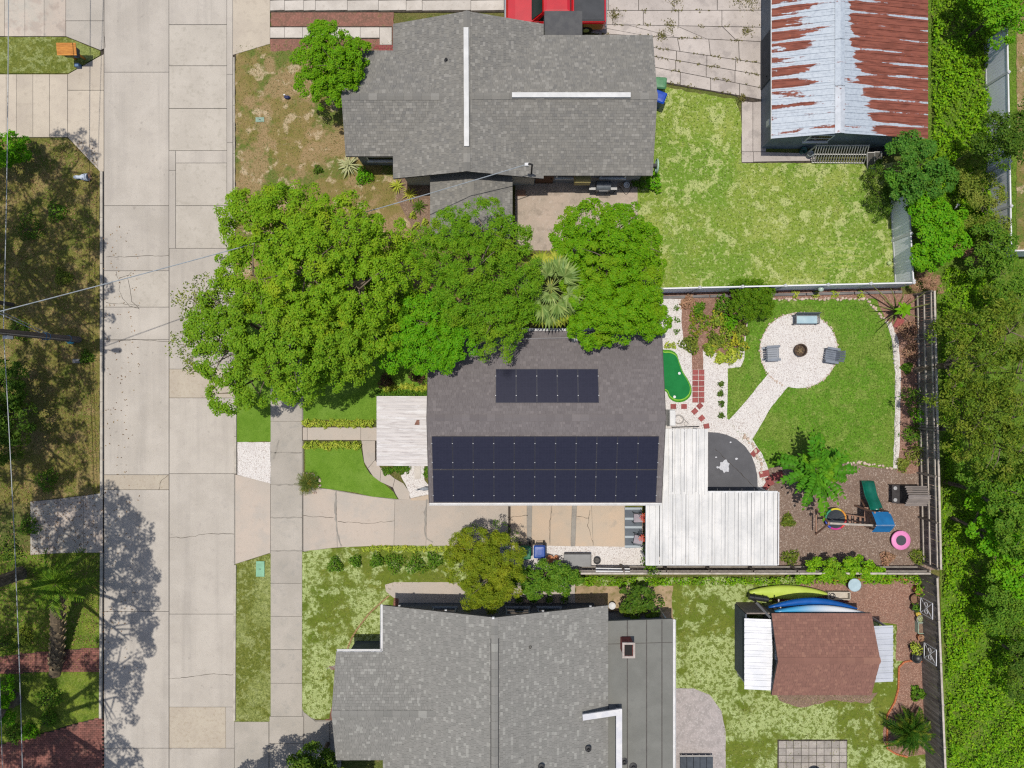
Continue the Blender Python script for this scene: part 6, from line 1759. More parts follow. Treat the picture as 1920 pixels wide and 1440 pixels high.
# vine with flowers on a trellis at the end of the driveway
vb = W(1212, 1010); vb.z = 0
tv = thing('flowering_vine', 'flowering vine on a trellis between the driveway and the carport', 'vine', vb)
m = MB()
for y in (960, 985, 1010, 1035, 1058):
    p = W(1213, y, 0); m.box((p.x, p.y, .95), (.04, .04, 1.95))
for z in (.5, 1.1, 1.8):
    a = W(1213, 958); b = W(1213, 1060); m.bar((a.x, a.y, z), (b.x, b.y, z), .03)
m.build('trellis', M_vent, tv)
n = 1900
yy = R.uniform(W(0, 1066).y, W(0, 956).y, n); zz = R.uniform(.1, 2.1, n)
xx = W(1213, 0).x + R.normal(0, .12, n) + np.where(yy < W(0, 1015).y, R.normal(0, .12, n), 0)
v, f = kites(np.column_stack([xx, yy, zz]), unit(R.normal(size=(n, 3)) + np.array([0, 0, .8])), .13 * R.uniform(.7, 1.3, n), .07)
link('foliage', npmesh('foliage', v - np.array(vb, dtype=np.float32), f), L_mid, tv, vb, False)
for (x, y, z) in ((1203, 971, 1.9), (1206, 966, 1.9), (1207, 976, 1.8), (1204, 1006, 1.9), (1207, 1012, 1.8), (1201, 1010, 1.8)):
    p = W(x, y, z)
    mm = MB()
    for k in range(6):
        a = k * 1.047; mm.add([p, p + Vector((math.cos(a - .3) * .08, math.sin(a - .3) * .08, .05)), p + Vector((math.cos(a) * .15, math.sin(a) * .15, .02)), p + Vector((math.cos(a + .3) * .08, math.sin(a + .3) * .08, .05))], [(0, 1, 2, 3)])
    mm.build('flower', MAT('orange_flower', D(224, 110, 70), D(206, 70, 60), 8) if 'orange_flower' not in bpy.data.materials else bpy.data.materials['orange_flower'], tv)

# ---------------------------------------------------------------- things
def PL(name, r, g, b, rough=.45, **k): return MAT(name, D(r, g, b), D(r * .9, g * .9, b * .9), 3, rough=rough, spec=.45, **k)
M_black = PL('black_plastic', 40, 42, 44); M_rubber = PL('tyre_rubber', 34, 34, 36, .9)
M_chrome = MAT('bright_metal', D(200, 202, 206), None, rough=.25, metal=.8)

# --- red pickup on the old driveway: nose to the west
def pickup():
    cx, cy = 2.35, 20.25; L = 5.35; w = 1.94
    t = thing('pickup_truck', 'red pickup truck with black bed cover parked behind the slate roofed house', 'pickup truck', (cx, cy, .055))
    M_red = MAT('red_car_paint', D(206, 16, 28), D(196, 12, 24), 2, rough=.3, spec=.5, coat=1.0)
    z0 = .055
    def sec(x, hw, zb, zs, zt, tin):     # cross-section of the body at x
        return [(x, cy - hw * .94, z0 + zb), (x, cy - hw, z0 + zb + .12), (x, cy - hw, z0 + zs), (x, cy - hw * tin, z0 + zt), (x, cy + hw * tin, z0 + zt), (x, cy + hw, z0 + zs), (x, cy + hw, z0 + zb + .12), (x, cy + hw * .94, z0 + zb)]
    x0 = cx - L / 2
    secs = [sec(x0, .72, .42, .75, .86, .86), sec(x0 + .12, .9, .36, .88, 1.0, .9), sec(x0 + .5, .97, .34, .95, 1.08, .9), sec(x0 + 1.45, .97, .34, 1.0, 1.16, .9), sec(x0 + 1.52, .97, .34, 1.02, 1.14, .92),
            sec(x0 + 3.55, .97, .34, 1.02, 1.14, .92), sec(x0 + 3.6, .97, .34, 1.06, 1.18, .96), sec(x0 + L - .12, .97, .36, 1.06, 1.18, .96), sec(x0 + L, .93, .42, 1.0, 1.14, .94)]
    body = MB().loft(secs).build('body', M_red, t, smooth=False)
    cab = MB().loft([[(x0 + a, cy - hw, z0 + z), (x0 + a, cy + hw, z0 + z), (x0 + b, cy + hw, z0 + z), (x0 + b, cy - hw, z0 + z)] for a, b, hw, z in ((1.40, 3.55, .88, 1.12), (1.80, 3.46, .78, 1.62), (2.0, 3.36, .70, 1.84), (2.15, 3.22, .6, 1.88))]).build('cab', M_red, t)
    wg = PL('car_glass', 30, 48, 48, .08)
    MB().add([(x0 + 1.37, cy - .80, z0 + 1.19), (x0 + 1.37, cy + .80, z0 + 1.19), (x0 + 1.92, cy + .70, z0 + 1.80), (x0 + 1.92, cy - .70, z0 + 1.80)], [(0, 1, 2, 3)]).build('windshield', wg, t)
    for s in (-1, 1):
        MB().add([(x0 + 1.72, cy + s * .872, z0 + 1.2), (x0 + 3.4, cy + s * .872, z0 + 1.2), (x0 + 3.3, cy + s * .79, z0 + 1.62), (x0 + 2.0, cy + s * .79, z0 + 1.62)], [(0, 1, 2, 3)]).build('side_window', wg, t)
        MB().box((x0 + 1.72, cy + s * 1.06, z0 + 1.18), (.14, .2, .16), ch=.03).build('mirror', M_black, t)
        MB().box((x0 + .1, cy + s * .68, z0 + .78), (.12, .36, .16), ch=.03).build('headlight', PL('lamp_lens', 220, 222, 224, .15), t)
        MB().box((x0 + L - .03, cy + s * .86, z0 + .9), (.08, .12, .3)).build('tail_light', PL('tail_lens', 150, 10, 14, .2), t)
        for wx in (.95, 4.35):
            tm = MB()
            c = Vector((x0 + wx, cy + s * .86, z0 + .38))
            prof = [(.2, -.12), (.36, -.12), (.39, -.08), (.39, .08), (.36, .12), (.2, .12)]
            n = 20; rings = []
            for r, o in prof: rings.append([(c.x + r * math.cos(6.283 * k / n), c.y + o, c.z + r * math.sin(6.283 * k / n)) for k in range(n)])
            wh = tm.loft(rings).build('wheel', M_rubber, t)
            MB().tube([c + Vector((0, -.1, 0)), c + Vector((0, .125 * s if s > 0 else -.125, 0))], [.2, .19], 14).build('rim', M_chrome, wh)
    M_cover = MAT('bed_cover', D(72, 74, 78), D(64, 66, 70), 2, rough=.7)
    MB().box((x0 + 4.45, cy, z0 + 1.2), (1.62, 1.66, .05), ch=.02).build('bed_cover', M_cover, t)
    for s in (-1, 1): MB().box((x0 + 4.45, cy + s * .86, z0 + 1.215), (1.66, .05, .05)).build('bed_rail', M_black, t)
    MB().box((x0 + L + .05, cy, z0 + .52), (.14, 1.8, .2), ch=.03).build('bumper', M_chrome, t)
    MB().box((x0 - .03, cy, z0 + .5), (.14, 1.7, .26), ch=.03).build('bumper', M_chrome, t)
    MB().box((x0 + .03, cy, z0 + .76), (.06, .9, .22)).build('grille', M_black, t)
    return t
pickup()

# --- wheeled bins
def bin_(label, p, col, rz, group=None):
    t = thing('wheeled_bin', label, 'bin', p, group)
    m = PL('bin_%d_%d' % (col[0], col[2]), *col, .4) if ('bin_%d_%d' % (col[0], col[2])) not in bpy.data.materials else bpy.data.materials['bin_%d_%d' % (col[0], col[2])]
    def ring(w, d, z, c=.05): return [(p[0] + x, p[1] + y, p[2] + z) for x, y in ((-w + c, -d), (w - c, -d), (w, -d + c), (w, d - c), (w - c, d), (-w + c, d), (-w, d - c), (-w, -d + c))]
    MB().loft([ring(.22, .24, .04), ring(.28, .31, .95), ring(.30, .33, .97), ring(.30, .33, 1.0)]).build('body', m, t)
    lid = MB().loft([ring(.31, .35, 1.0), ring(.31, .35, 1.03), ring(.25, .28, 1.09), ring(.12, .15, 1.1)]).build('lid', m, t)
    MB().tube([(p[0] - .24, p[1] + .33, p[2] + .95), (p[0] - .24, p[1] + .42, p[2] + .98), (p[0] + .24, p[1] + .42, p[2] + .98), (p[0] + .24, p[1] + .33, p[2] + .95)], .018, 6).build('handle', M_black, t)
    for s in (-1, 1): MB().tube([(p[0] + s * .24, p[1] + .3, p[2] + .12), (p[0] + s * .31, p[1] + .3, p[2] + .12)], .12, 14).build('wheel', M_rubber, t)
    t.rotation_euler = (0, 0, rz)
def flat(px, py, z=.055): p = W(px, py); return Vector((p.x, p.y, z))
bin_('green wheeled bin on the white gravel beside the blue bin', flat(984, 1028), (30, 120, 76), 0)
bin_('blue wheeled bin on the white gravel beside the green bin', flat(1010, 1026), (42, 84, 168), 0)
bin_('faded green wheeled bin by the east wall of the slate roofed house', flat(1230, 171), (92, 152, 104), 1.5)
bin_('royal blue wheeled bin by the east wall of the slate roofed house', flat(1229, 196), (20, 78, 190), 1.2)

# --- putting green
pg = [(1236, 661), (1245, 656), (1258, 657), (1268, 664), (1273, 678), (1280, 697), (1290, 713), (1296, 728), (1294, 742), (1283, 752), (1268, 754), (1255, 747), (1249, 735), (1236, 722)]
def scale_loop(pts, k):
    cx = sum(p[0] for p in pts) / len(pts); cy = sum(p[1] for p in pts) / len(pts)
    return [(cx + (x - cx) * k, cy + (y - cy) * k) for x, y in pts]
pt_ = thing('putting_green', 'small kidney shaped putting green with bright fringe on the gravel', 'putting green', flat(1266, 705))
MB().prism(G(smooth_loop(pg)), .03, .085).build('fringe', M_puttedge, pt_)
MB().prism(G(smooth_loop(scale_loop(pg, .93))), .05, .092).build('fringe_line', M_puttline, pt_)
MB().prism(G(smooth_loop(scale_loop(pg, .885))), .05, .099).build('felt', M_putt, pt_)
for (x, y) in ((1273, 700), (1264, 744)):
    p = flat(x, y, .099); MB().lathe(p, [(.075, 0), (.075, .006), (.055, .006), (.055, .003)], 16).build('cup', M_white, pt_)

# --- fire pit, bench, chairs
fp = thing('fire_pit', 'round rusty fire pit in the middle of the gravel circle', 'fire pit', flat(1497, 657))
c = flat(1497, 657)
MB().lathe(c, [(.30, 0), (.33, .12), (.34, .28), (.36, .30), (.34, .31), (.30, .29), (.28, .12), (.0, .10)], 24, cap=False).build('bowl', MAT('rusty_iron', D(104, 84, 68), D(74, 62, 54), 8), fp)
for k in range(7):
    a = k * .9; MB().tube([c + Vector((math.cos(a) * .2, math.sin(a) * .2, .14)), c + Vector((-math.cos(a + .4) * .18, -math.sin(a + .4) * .18, .2))], .03, 6).build('log', MAT('ash_log', D(150, 128, 96), D(110, 92, 70), 9) if k == 0 else bpy.data.materials['ash_log'], fp)
M_bframe = PL('grey_bench_frame', 92, 98, 104, .5)
bc = flat(1505, 600)
bt = thing('garden_bench', 'grey metal bench with pale blue cushion at the top of the gravel circle', 'bench', bc)
for sx in (-.62, .62):
    for sy in (-.24, .22): MB().box((bc.x + sx, bc.y + sy, bc.z + .2), (.05, .05, .4)).build('leg', M_bframe, bt)
    MB().bar((bc.x + sx, bc.y - .26, bc.z + .6), (bc.x + sx, bc.y + .24, bc.z + .6), .06, .04).build('armrest', M_bframe, bt)
    MB().box((bc.x + sx, bc.y - .24, bc.z + .49), (.04, .04, .2)).build('arm_post', M_bframe, bt)
for k in range(6): MB().box((bc.x, bc.y - .2 + k * .08, bc.z + .4), (1.26, .06, .025)).build('seat_slat', M_bframe, bt)
for k in range(4): MB().box((bc.x, bc.y + .26 + k * .02, bc.z + .5 + k * .1), (1.3, .025, .07), tilt=(-.2, 0)).build('back_slat', M_bframe, bt)
cu = MB().box((bc.x, bc.y - .03, bc.z + .46), (1.16, .42, .09), ch=.03).build('cushion', MAT('pale_blue_cushion', D(190, 214, 220), D(170, 198, 208), 2, layers=((6, .62, .7, D(110, 140, 160), .5),)), bt)
def adirondack(label, p, rz):
    t = thing('adirondack_chair', label, 'chair', p, 'grey chairs round the fire pit')
    m = bpy.data.materials.get('grey_chair_plastic') or PL('grey_chair_plastic', 128, 136, 148, .5)
    P = lambda x, y, z: (p[0] + x, p[1] + y, p[2] + z)
    for k in range(5): MB().bar(P(-.28 + .0, -.24 + k * .12, .30 - 0), P(.30, -.24 + k * .12, .38), .105, .02).build('seat_slat', m, t)
    for k in range(5):
        y = -.24 + k * .12; MB().bar(P(-.26, y * .9, .26), P(-.52, y * 1.1, .92 - abs(y) * .3), .1, .02, (1, 0, 0)).build('back_slat', m, t)
    for s in (-1, 1):
        MB().bar(P(-.38, s * .36, .54), P(.34, s * .36, .56), .13, .025).build('armrest', m, t)
        MB().box(P(.28, s * .34, .28), (.08, .03, .56)).build('front_leg', m, t)
        MB().bar(P(.3, s * .31, .34), P(-.48, s * .31, .05), .03, .12, (0, 1, 0)).build('rear_leg', m, t)
    MB().box(P(.31, 0, .34), (.02, .6, .1)).build('apron', m, t)
    t.rotation_euler = (0, 0, rz)
adirondack('grey slatted chair on the west side of the fire pit', flat(1444, 663), .05)
adirondack('grey slatted chair on the east side of the fire pit', flat(1552, 667), math.pi - .15)

# --- climbing frame with slide
M_lumber = MAT('play_lumber', D(176, 138, 116), D(156, 120, 100), 5, stretch=(1, 1, .4), rough=.85)
M_metalrail = PL('pale_steel', 196, 196, 196, .4)
ps = thing('climbing_frame', 'wooden climbing frame with blue canopy, green slide and swing beam', 'climbing frame', flat(1630, 985, .046))
def PZ(px, py, z): return W(px, py, z)
bz = 2.15
bl = PZ(1556, 981, bz); brr = PZ(1640, 985, bz)
MB().bar(bl, brr, .1, .1).build('swing_beam', M_railwood, ps)
for (fx, fy, tx, ty) in ((1529, 955, 1554, 980), (1529, 1002, 1554, 982)):
    MB().bar(flat(fx, fy, 0), PZ(tx, ty, bz), .09, .09).build('leg', M_lumber, ps)
MB().bar(PZ(1530, 965, .7), PZ(1530, 997, .7), .06, .06).build('brace', M_lumber, ps)
MB().bar(PZ(1616, 937, .1), PZ(1637, 983, 1.9), .09, .09).build('brace', M_lumber, ps)
tx0, tx1 = PZ(1640, 985, 2.2).x, PZ(1668, 985, 2.2).x; ty0, ty1 = PZ(1640, 996, 2.2).y, PZ(1640, 958, 2.2).y
for x_ in (tx0, tx1):
    for y_ in (ty0 + .08, ty1 - .08): MB().box((x_, y_, 1.1), (.09, .09, 2.25)).build('post', M_lumber, ps)
for k in range(6): MB().box((tx0 + (tx1 - tx0) * (k + .5) / 6, (ty0 + ty1) / 2, 1.1), ((tx1 - tx0) / 6 - .012, ty1 - ty0, .03)).build('deck_board', M_lumber, ps)
for z in (1.35, 1.65):
    MB().bar((tx1, ty0, z), (tx1, ty1, z), .03, .08).build('guard_rail', M_lumber, ps); MB().bar((tx0, ty0, z), (tx1, ty0, z), .03, .08).build('guard_rail', M_lumber, ps)
rx0, rx1 = PZ(1637, 0, 2.3).x, PZ(1671, 0, 2.3).x; yt, yb = PZ(0, 960, 2.2).y, PZ(0, 998, 2.2).y; yr = PZ(0, 985, 2.65).y
v = []
for i in range(5):
    for (y, z) in ((yt, 2.15), ((yt + yr) / 2, 2.46 - .05 * math.sin(i / 4 * math.pi)), (yr, 2.68), ((yr + yb) / 2, 2.44 - .05 * math.sin(i / 4 * math.pi)), (yb, 2.15)): v.append((rx0 + (rx1 - rx0) * i / 4, y, z))
f = [(i * 5 + j, i * 5 + j + 1, (i + 1) * 5 + j + 1, (i + 1) * 5 + j) for i in range(4) for j in range(4)]
MB().add(v, f).build('canopy', MAT('blue_canopy_fabric', D(30, 122, 182), D(24, 108, 166), 2, rough=.8), ps)
MB().bar((rx0 - .04, yr, 2.64), (rx1 + .04, yr, 2.64), .05, .05).build('ridge_pole', M_metalrail, ps)
# slide: trough from the deck down to the ground, northwards
sx = PZ(1640, 0, 1.1).x; ex = PZ(1626, 0, .2).x; sy = PZ(0, 957, 1.1).y; ey = PZ(0, 901, .15).y
rings = []
for i in range(11):
    t_ = i / 10; x = sx + (ex - sx) * (t_ ** .8) - .05; y = sy + (ey - sy) * t_
    z = 1.12 * (1 - t_) ** 1.15 + .14 + .05 * math.sin(t_ * 9)
    rings.append([(x - .34, y, z + .2), (x - .29, y, z + .2), (x - .24, y, z + .03), (x, y, z), (x + .24, y, z + .03), (x + .29, y, z + .2), (x + .34, y, z + .2), (x + .28, y, z - .03), (x, y, z - .05), (x - .28, y, z - .03)])
MB().loft(rings).build('slide', MAT('green_slide_plastic', D(18, 112, 92), D(14, 98, 80), 2, rough=.3, spec=.5), ps, smooth=True)
# steps at the tower
for s in (-1, 1): MB().bar((tx0 - .75, (ty0 + ty1) / 2 - .25 + s * .25, .05), (tx0, (ty0 + ty1) / 2 - .25 + s * .25, 1.15), .06, .09).build('ladder_rail', M_lumber, ps)
for k in range(4): t_ = (k + .7) / 4.5; MB().box((tx0 - .75 + .75 * t_, (ty0 + ty1) / 2 - .25, .05 + 1.1 * t_), (.1, .5, .035)).build('ladder_rung', M_lumber, ps)
# saucer swing with a rainbow rim
sc_ = PZ(1567, 973, .45)
sw_ = thing('saucer_swing', 'round saucer swing with rainbow coloured rim hanging from the beam', 'swing', (sc_.x, sc_.y, .40))
cols = [(236, 214, 60), (240, 160, 50), (226, 60, 60), (214, 60, 150), (60, 90, 200), (40, 150, 110)]
n = 8
for i, cc in enumerate(cols):
    a0 = math.pi / 2 - i * math.pi / 3 + .5
    MB().tube([(sc_.x + .55 * math.cos(a0 - j * math.pi / 3 / n), sc_.y + .55 * math.sin(a0 - j * math.pi / 3 / n), .45) for j in range(n + 1)], .055, 8).build('rim', PL('rim_%d' % i, *cc, .6), sw_, smooth=True)
MB().lathe((sc_.x, sc_.y, .40), [(.0, 0), (.3, .01), (.51, .05), (.51, .06), (.3, .03), (0, .02)], 24, cap=False).build('seat', MAT('black_mesh', D(52, 58, 66), D(40, 46, 52), 20, rough=.6), sw_)
for a in (0.3, 2.84, 3.45, 5.98):
    MB().tube([(sc_.x + .55 * math.cos(a), sc_.y + .55 * math.sin(a), .47), (bl.x + (1.0 if math.cos(a) > 0 else .45), bl.y, bz - .04)], .012, 5).build('rope', M_metalrail, sw_)
# trampoline
tc_ = flat(1684, 1011, .046)
tr = thing('trampoline', 'small round trampoline with pink rim on the play mulch', 'trampoline', tc_)
MB().lathe(tc_, [(.28, .26), (.50, .27), (.53, .24), (.53, .2), (.48, .22), (.28, .245)], 32, cap=False).build('pink_pad', MAT('pink_vinyl', D(244, 152, 206), D(236, 140, 196), 2, rough=.5), tr, smooth=True)
MB().lathe(tc_, [(0, .25), (.285, .252), (.285, .245), (0, .243)], 28, cap=False).build('mat', MAT('trampoline_mat', D(84, 84, 92), D(74, 74, 82), 30), tr)
for k in range(6): a = k * 1.047; MB().tube([tc_ + Vector((math.cos(a) * .47, math.sin(a) * .47, 0)), tc_ + Vector((math.cos(a) * .47, math.sin(a) * .47, .22))], .02, 6).build('leg', M_black, tr)
# playhouse with a grey roof
hx0, hx1, hy0, hy1 = PZ(1697, 0, 1.2).x, PZ(1738, 0, 1.2).x, PZ(0, 949, 1.2).y, PZ(0, 911, 1.2).y
pc_ = thing('playhouse', 'small wooden playhouse with faded grey gable roof against the fence', 'playhouse', ((hx0 + hx1) / 2, (hy0 + hy1) / 2, .046))
ym = (hy0 + hy1) / 2; M_phroof = MAT('faded_grey_board', D(160, 150, 144), D(140, 132, 128), 4, stretch=(.4, 4, 1), rnd=.08, rough=.9)
for s, ye in ((-1, hy0), (1, hy1)):
    for k in range(5):
        ya = ye + (ym - ye) * k / 5; yb_ = ye + (ym - ye) * (k + 1) / 5 * 1.0; za = 1.15 + .42 * k / 5; zb = 1.15 + .42 * (k + 1) / 5
        MB().bar((hx0, (ya + yb_) / 2, (za + zb) / 2), (hx1, (ya + yb_) / 2, (za + zb) / 2), abs(yb_ - ya) * .97, .03, (0, -s * .42, abs(ym - ye))).build('roof_board', M_phroof, pc_)
M_phwall = MAT('dark_playhouse_wood', D(70, 66, 66), D(58, 54, 54), 4, rough=.8)
for x_ in (hx0 + .12, hx1 - .1): MB().box((x_, ym, .6), (.05, hy1 - hy0 - .16, 1.1)).build('wall', M_phwall, pc_)
MB().box(((hx0 + hx1) / 2, hy1 - .1, .6), (hx1 - hx0 - .3, .04, 1.1)).build('wall', M_phwall, pc_)
MB().box(((hx0 + hx1) / 2, hy0 + .1, .6), (hx1 - hx0 - .3, .04, 1.1)).build('wall', M_phwall, pc_)
MB().box((hx0 - .12, ym, .5), (.42, hy1 - hy0 - .1, .04)).build('counter', M_phwall, pc_)
for s in (-1, 1): MB().lathe((hx0 - .16, ym + s * .32, .52), [(.09, 0), (.1, .02), (.06, .02), (.05, .005)], 14).build('play_burner', M_metalrail, pc_)
for s in (-1, 1): MB().box((hx0 - .28, ym + s * .45, .25), (.05, .05, .5)).build('leg', M_phwall, pc_)

# --- kayaks and boards by the shed
def kayak(label, a, b, w, h, mat, deck=None, z=.05, arch=.12, name='kayak', hatch=None, side=0.0):
    A = Vector(a); B = Vector(b); A.z = B.z = z
    t = (B - A); L = t.length; t.normalize(); s = Vector((-t.y, t.x, 0))
    root = thing(name, label, 'kayak', A.lerp(B, .5))
    rings = []; dk = []
    for i in range(15):
        u = i / 14
        k = max(.04, math.sin(math.pi * (.03 + .94 * u)) ** .75) * w / 2
        c = A + t * L * u + s * side * math.sin(math.pi * u)
        zz = z + h * (.12 + arch * (2 * u - 1) ** 2)
        rings.append([tuple(c + s * k * x + Vector((0, 0, zz - z + h * y))) for x, y in ((-1, .55), (-.8, .12), (0, 0), (.8, .12), (1, .55), (.7, .86), (0, 1.0), (-.7, .86))])
    MB().loft(rings).build('hull', mat, root, smooth=True)
    if hatch:
        c = A.lerp(B, .5) + Vector((0, 0, h * 1.1)); 
        MB().loft([[tuple(c + t * math.cos(q) * L * .13 * k + s * math.sin(q) * w * .26 * k + Vector((0, 0, dz))) for q in [6.283 * j / 16 for j in range(16)]] for k, dz in ((1, 0), (1, .05), (.85, .05), (.75, -.02))]).build('cockpit_rim', hatch, root)
    return root
M_lime = MAT('lime_kayak_plastic', D(204, 224, 100), D(194, 216, 90), 2, rough=.4)
M_bluek = MAT('blue_kayak_plastic', D(22, 96, 178), D(18, 84, 160), 2, rough=.35)
def grad():
    q = NT('blue_to_white_kayak')
    p = q.n('ShaderNodeNewGeometry').outputs['Position']; x = q.n('ShaderNodeSeparateXYZ'); q.l(p, x.inputs[0])
    q.l(q.mix(q.rng(x.outputs[0], 14.6, 17.2), D(70, 166, 216), D(228, 230, 234)), q.b.inputs['Base Color']); q.b.inputs['Roughness'].default_value = .35
    return q.m
kayak('lime green kayak lying on the grass north of the brown shed', W(1404, 1109, .2), W(1548, 1112, .2), .82, .32, M_lime)
kayak('bright blue kayak between the lime one and the shed', W(1440, 1137, 1.5), W(1604, 1139, 1.5), .42, .3, M_bluek, z=1.35, side=.3)
kayak('pale blue and white kayak racked against the shed eave', W(1452, 1146, 1.8), W(1622, 1149, 1.8), .46, .3, grad(), z=1.6, side=.14)
kr = thing('kayak_rack', 'wooden kayak rack on the north wall of the brown shed', 'rack', (15.6, -12.1, 0))
for x_ in (14.2, 15.6, 17.0):
    MB().box((x_, -12.14, .95), (.09, .09, 1.9)).build('post', M_railwood, kr)
    for z_ in (1.33, 1.58): MB().bar((x_, -12.1, z_ - (.0 if z_ > 1.4 else 0)), (x_, -11.45 if z_ < 1.5 else -11.62, z_), .07, .05).build('arm', M_railwood, kr)
kayak('thin dark red kayak edge between the lime and blue kayaks', W(1450, 1124, .2), W(1590, 1127, .2), .3, .26, PL('dark_red_kayak', 110, 26, 30))
b0 = flat(1406, 1113, .05)
rl = thing('rolled_tarp', 'black rolled tarp lying across the end of the lime kayak', 'tarp', W(1422, 1122, .6))
MB().tube([W(1404, 1119, .62), W(1440, 1124, .62)], .15, 12).tube([W(1413, 1118, .62), W(1414, 1118.4, .62)], .16, 12).tube([W(1430, 1121, .62), W(1431, 1121.4, .62)], .16, 12).build('roll', M_black, rl)
for x in (1412, 1434): p = W(x, 1121, .3); MB().box((p.x, p.y, .25), (.08, .3, .5)).build('trestle', M_railwood, rl)
o = MB().bar(W(1418, 1130, 1.2), W(1444, 1158, 2.1), .12, .06).build('metal_plank', M_steel); tag(o, 'narrow grey plank leaning against the shed roof corner', 'plank')
cr = thing('storage_crate', 'pale cluttered storage crate at the tip of the kayaks', 'crate', flat(1568, 1114, .049))
p = flat(1568, 1114, .049)
for (dx, dy, sx_, sy_) in ((-.6, 0, .04, .4), (.6, 0, .04, .4), (0, .2, 1.24, .04), (0, -.2, 1.24, .04)): MB().box((p.x + dx, p.y + dy, .2), (sx_, sy_, .3)).build('side', MAT('pale_crate', D(214, 206, 190), D(196, 186, 170), 4) if 'pale_crate' not in bpy.data.materials else bpy.data.materials['pale_crate'], cr)
MB().box((p.x, p.y, .08), (1.16, .36, .04)).build('bottom', bpy.data.materials['pale_crate'], cr)
MB().tube([(p.x - .35 + .14 * math.cos(a), p.y + .14 * math.sin(a), .33) for a in np.arange(0, 6.28, .4)], .025, 6, closed=True).build('coiled_hose', M_vent, cr)
bb = flat(1594, 1092, .049)
o = thing('birdbath', 'pale round basin below the vines north of the shed mulch', 'basin', bb)
MB().lathe(bb, [(.14, 0), (.08, .2), (.1, .36), (.34, .44), (.36, .48), (.32, .48), (.1, .42), (0, .41)], 20, cap=False).build('bowl', MAT('pale_blue_basin', D(190, 214, 224), D(176, 200, 210), 4), o, smooth=True)

# --- driveway end: striped mat, chairs, deck box, drum, ladder
mt = thing('striped_mat', 'grey outdoor mat with pale stripes at the end of the driveway', 'mat', flat(1187, 990, .08))
MB().prism(G([(1170.5, 951), (1203, 951), (1204, 1026), (1172, 1027)]), .07, .088).build('mat', MAT('grey_mat', D(112, 120, 128), D(102, 110, 118), 3, layers=((80, .5, .6, D(92, 98, 106), .5),)), mt)
for y in (953, 972, 988, 1006, 1024): MB().prism(G([(1171, y - 2), (1203, y - 2), (1203.4, y + 2), (1171.4, y + 2)]), .07, .0925).build('stripe', MAT('pale_stripe', D(182, 192, 198), None) if 'pale_stripe' not in bpy.data.materials else bpy.data.materials['pale_stripe'], mt)
def wire_chair(label, p, rz):
    t = thing('metal_chair', label, 'chair', p, 'black metal chairs on the striped mat')
    P = lambda x, y, z: (p[0] + x, p[1] + y, p[2] + z)
    for s in (-1, 1):
        MB().tube([P(.28, s * .27, 0), P(.24, s * .27, .42), P(.26, s * .28, .62), P(-.2, s * .28, .64), P(-.28, s * .24, .44)], .018, 6).build('arm', M_black, t)
        MB().tube([P(-.28, s * .24, 0), P(-.24, s * .24, .44), P(-.34, s * .22, .92)], .018, 6).build('rear_leg', M_black, t)
    MB().tube([P(-.34, -.22, .92), P(-.37, 0, .98), P(-.34, .22, .92)], .018, 6).build('back_rail', M_black, t)
    MB().box(P(0, 0, .44), (.5, .46, .05), ch=.02).build('seat_cushion', MAT('grey_pink_cushion', D(176, 168, 176), D(160, 152, 160), 3) if 'grey_pink_cushion' not in bpy.data.materials else bpy.data.materials['grey_pink_cushion'], t)
    for k in range(4): MB().tube([P(-.26, -.16 + k * .11, .46), P(-.35, -.15 + k * .1, .93)], .01, 5).build('back_bar', M_black, t)
    t.rotation_euler = (0, 0, rz)
wire_chair('black metal chair with grey cushion at the house end of the striped mat', flat(1194, 968, .09), math.pi)
wire_chair('black metal chair with grey cushion at the gravel end of the striped mat', flat(1194, 1008, .09), math.pi - .2)
db = flat(1081, 1046, .055)
bx_ = thing('deck_box', 'long grey storage box on the white gravel strip', 'storage box', db)
M_dbox = MAT('grey_box_plastic', D(150, 150, 148), D(140, 140, 138), 2, rough=.6)
MB().loft([[(db.x + x * k, db.y + y * k, z) for x, y in ((-.72, -.32), (.72, -.32), (.72, .32), (-.72, .32))] for k, z in ((.95, .055), (1, .52))]).build('body', M_dbox, bx_)
MB().loft([[(db.x + x * k, db.y + y * k, z) for x, y in ((-.75, -.35), (.75, -.35), (.75, .35), (-.75, .35))] for k, z in ((1, .525), (1, .56), (.97, .6), (.9, .62))]).build('lid', M_dbox, bx_)
MB().box((db.x, db.y + .36, .58), (1.46, .03, .05)).build('hinge', M_vent, bx_)
dr_ = flat(1118, 1048, .055)
o = thing('round_planter', 'small round black planter on the white gravel', 'planter', dr_)
MB().lathe(dr_, [(.13, 0), (.18, .3), (.2, .33), (.17, .33), (.15, .26), (0, .25)], 20, cap=False).build('pot', M_black, o, smooth=True)
MB().lathe(dr_ + Vector((0, 0, .26)), [(.145, 0), (.05, .03), (0, .035)], 16).build('soil', MAT('pot_soil', D(110, 108, 106), D(80, 76, 72), 12), o)
ld = thing('folded_rail', 'white folded rail lying along the wooden fence by the gravel', 'rail', flat(1147, 1064, .055))
for (y0_, z) in ((1066, .9), (1071, 1.35)): MB().bar(W(1117, y0_, z), W(1181, y0_ + 1, z), .09, .07).build('bar', M_white, ld)
for x in (1122, 1150, 1176): MB().bar(W(x, 1064, .06), W(x, 1071, 1.3), .05, .04).build('strut', M_steel, ld)
hb = flat(1030, 1045, .055)
o = thing('terracotta_pot', 'terracotta coloured pots half hidden under the leafy bush', 'pot', hb)
MB().lathe(hb, [(.13, 0), (.2, .3), (.22, .34), (.18, .34), (.15, .25), (0, .24)], 18, cap=False).lathe(hb + Vector((.36, .04, 0)), [(.1, 0), (.14, .22), (.15, .25), (.12, .25), (0, .18)], 16, cap=False).build('pot', MAT('terracotta', D(214, 152, 112), D(196, 130, 92), 6), o)

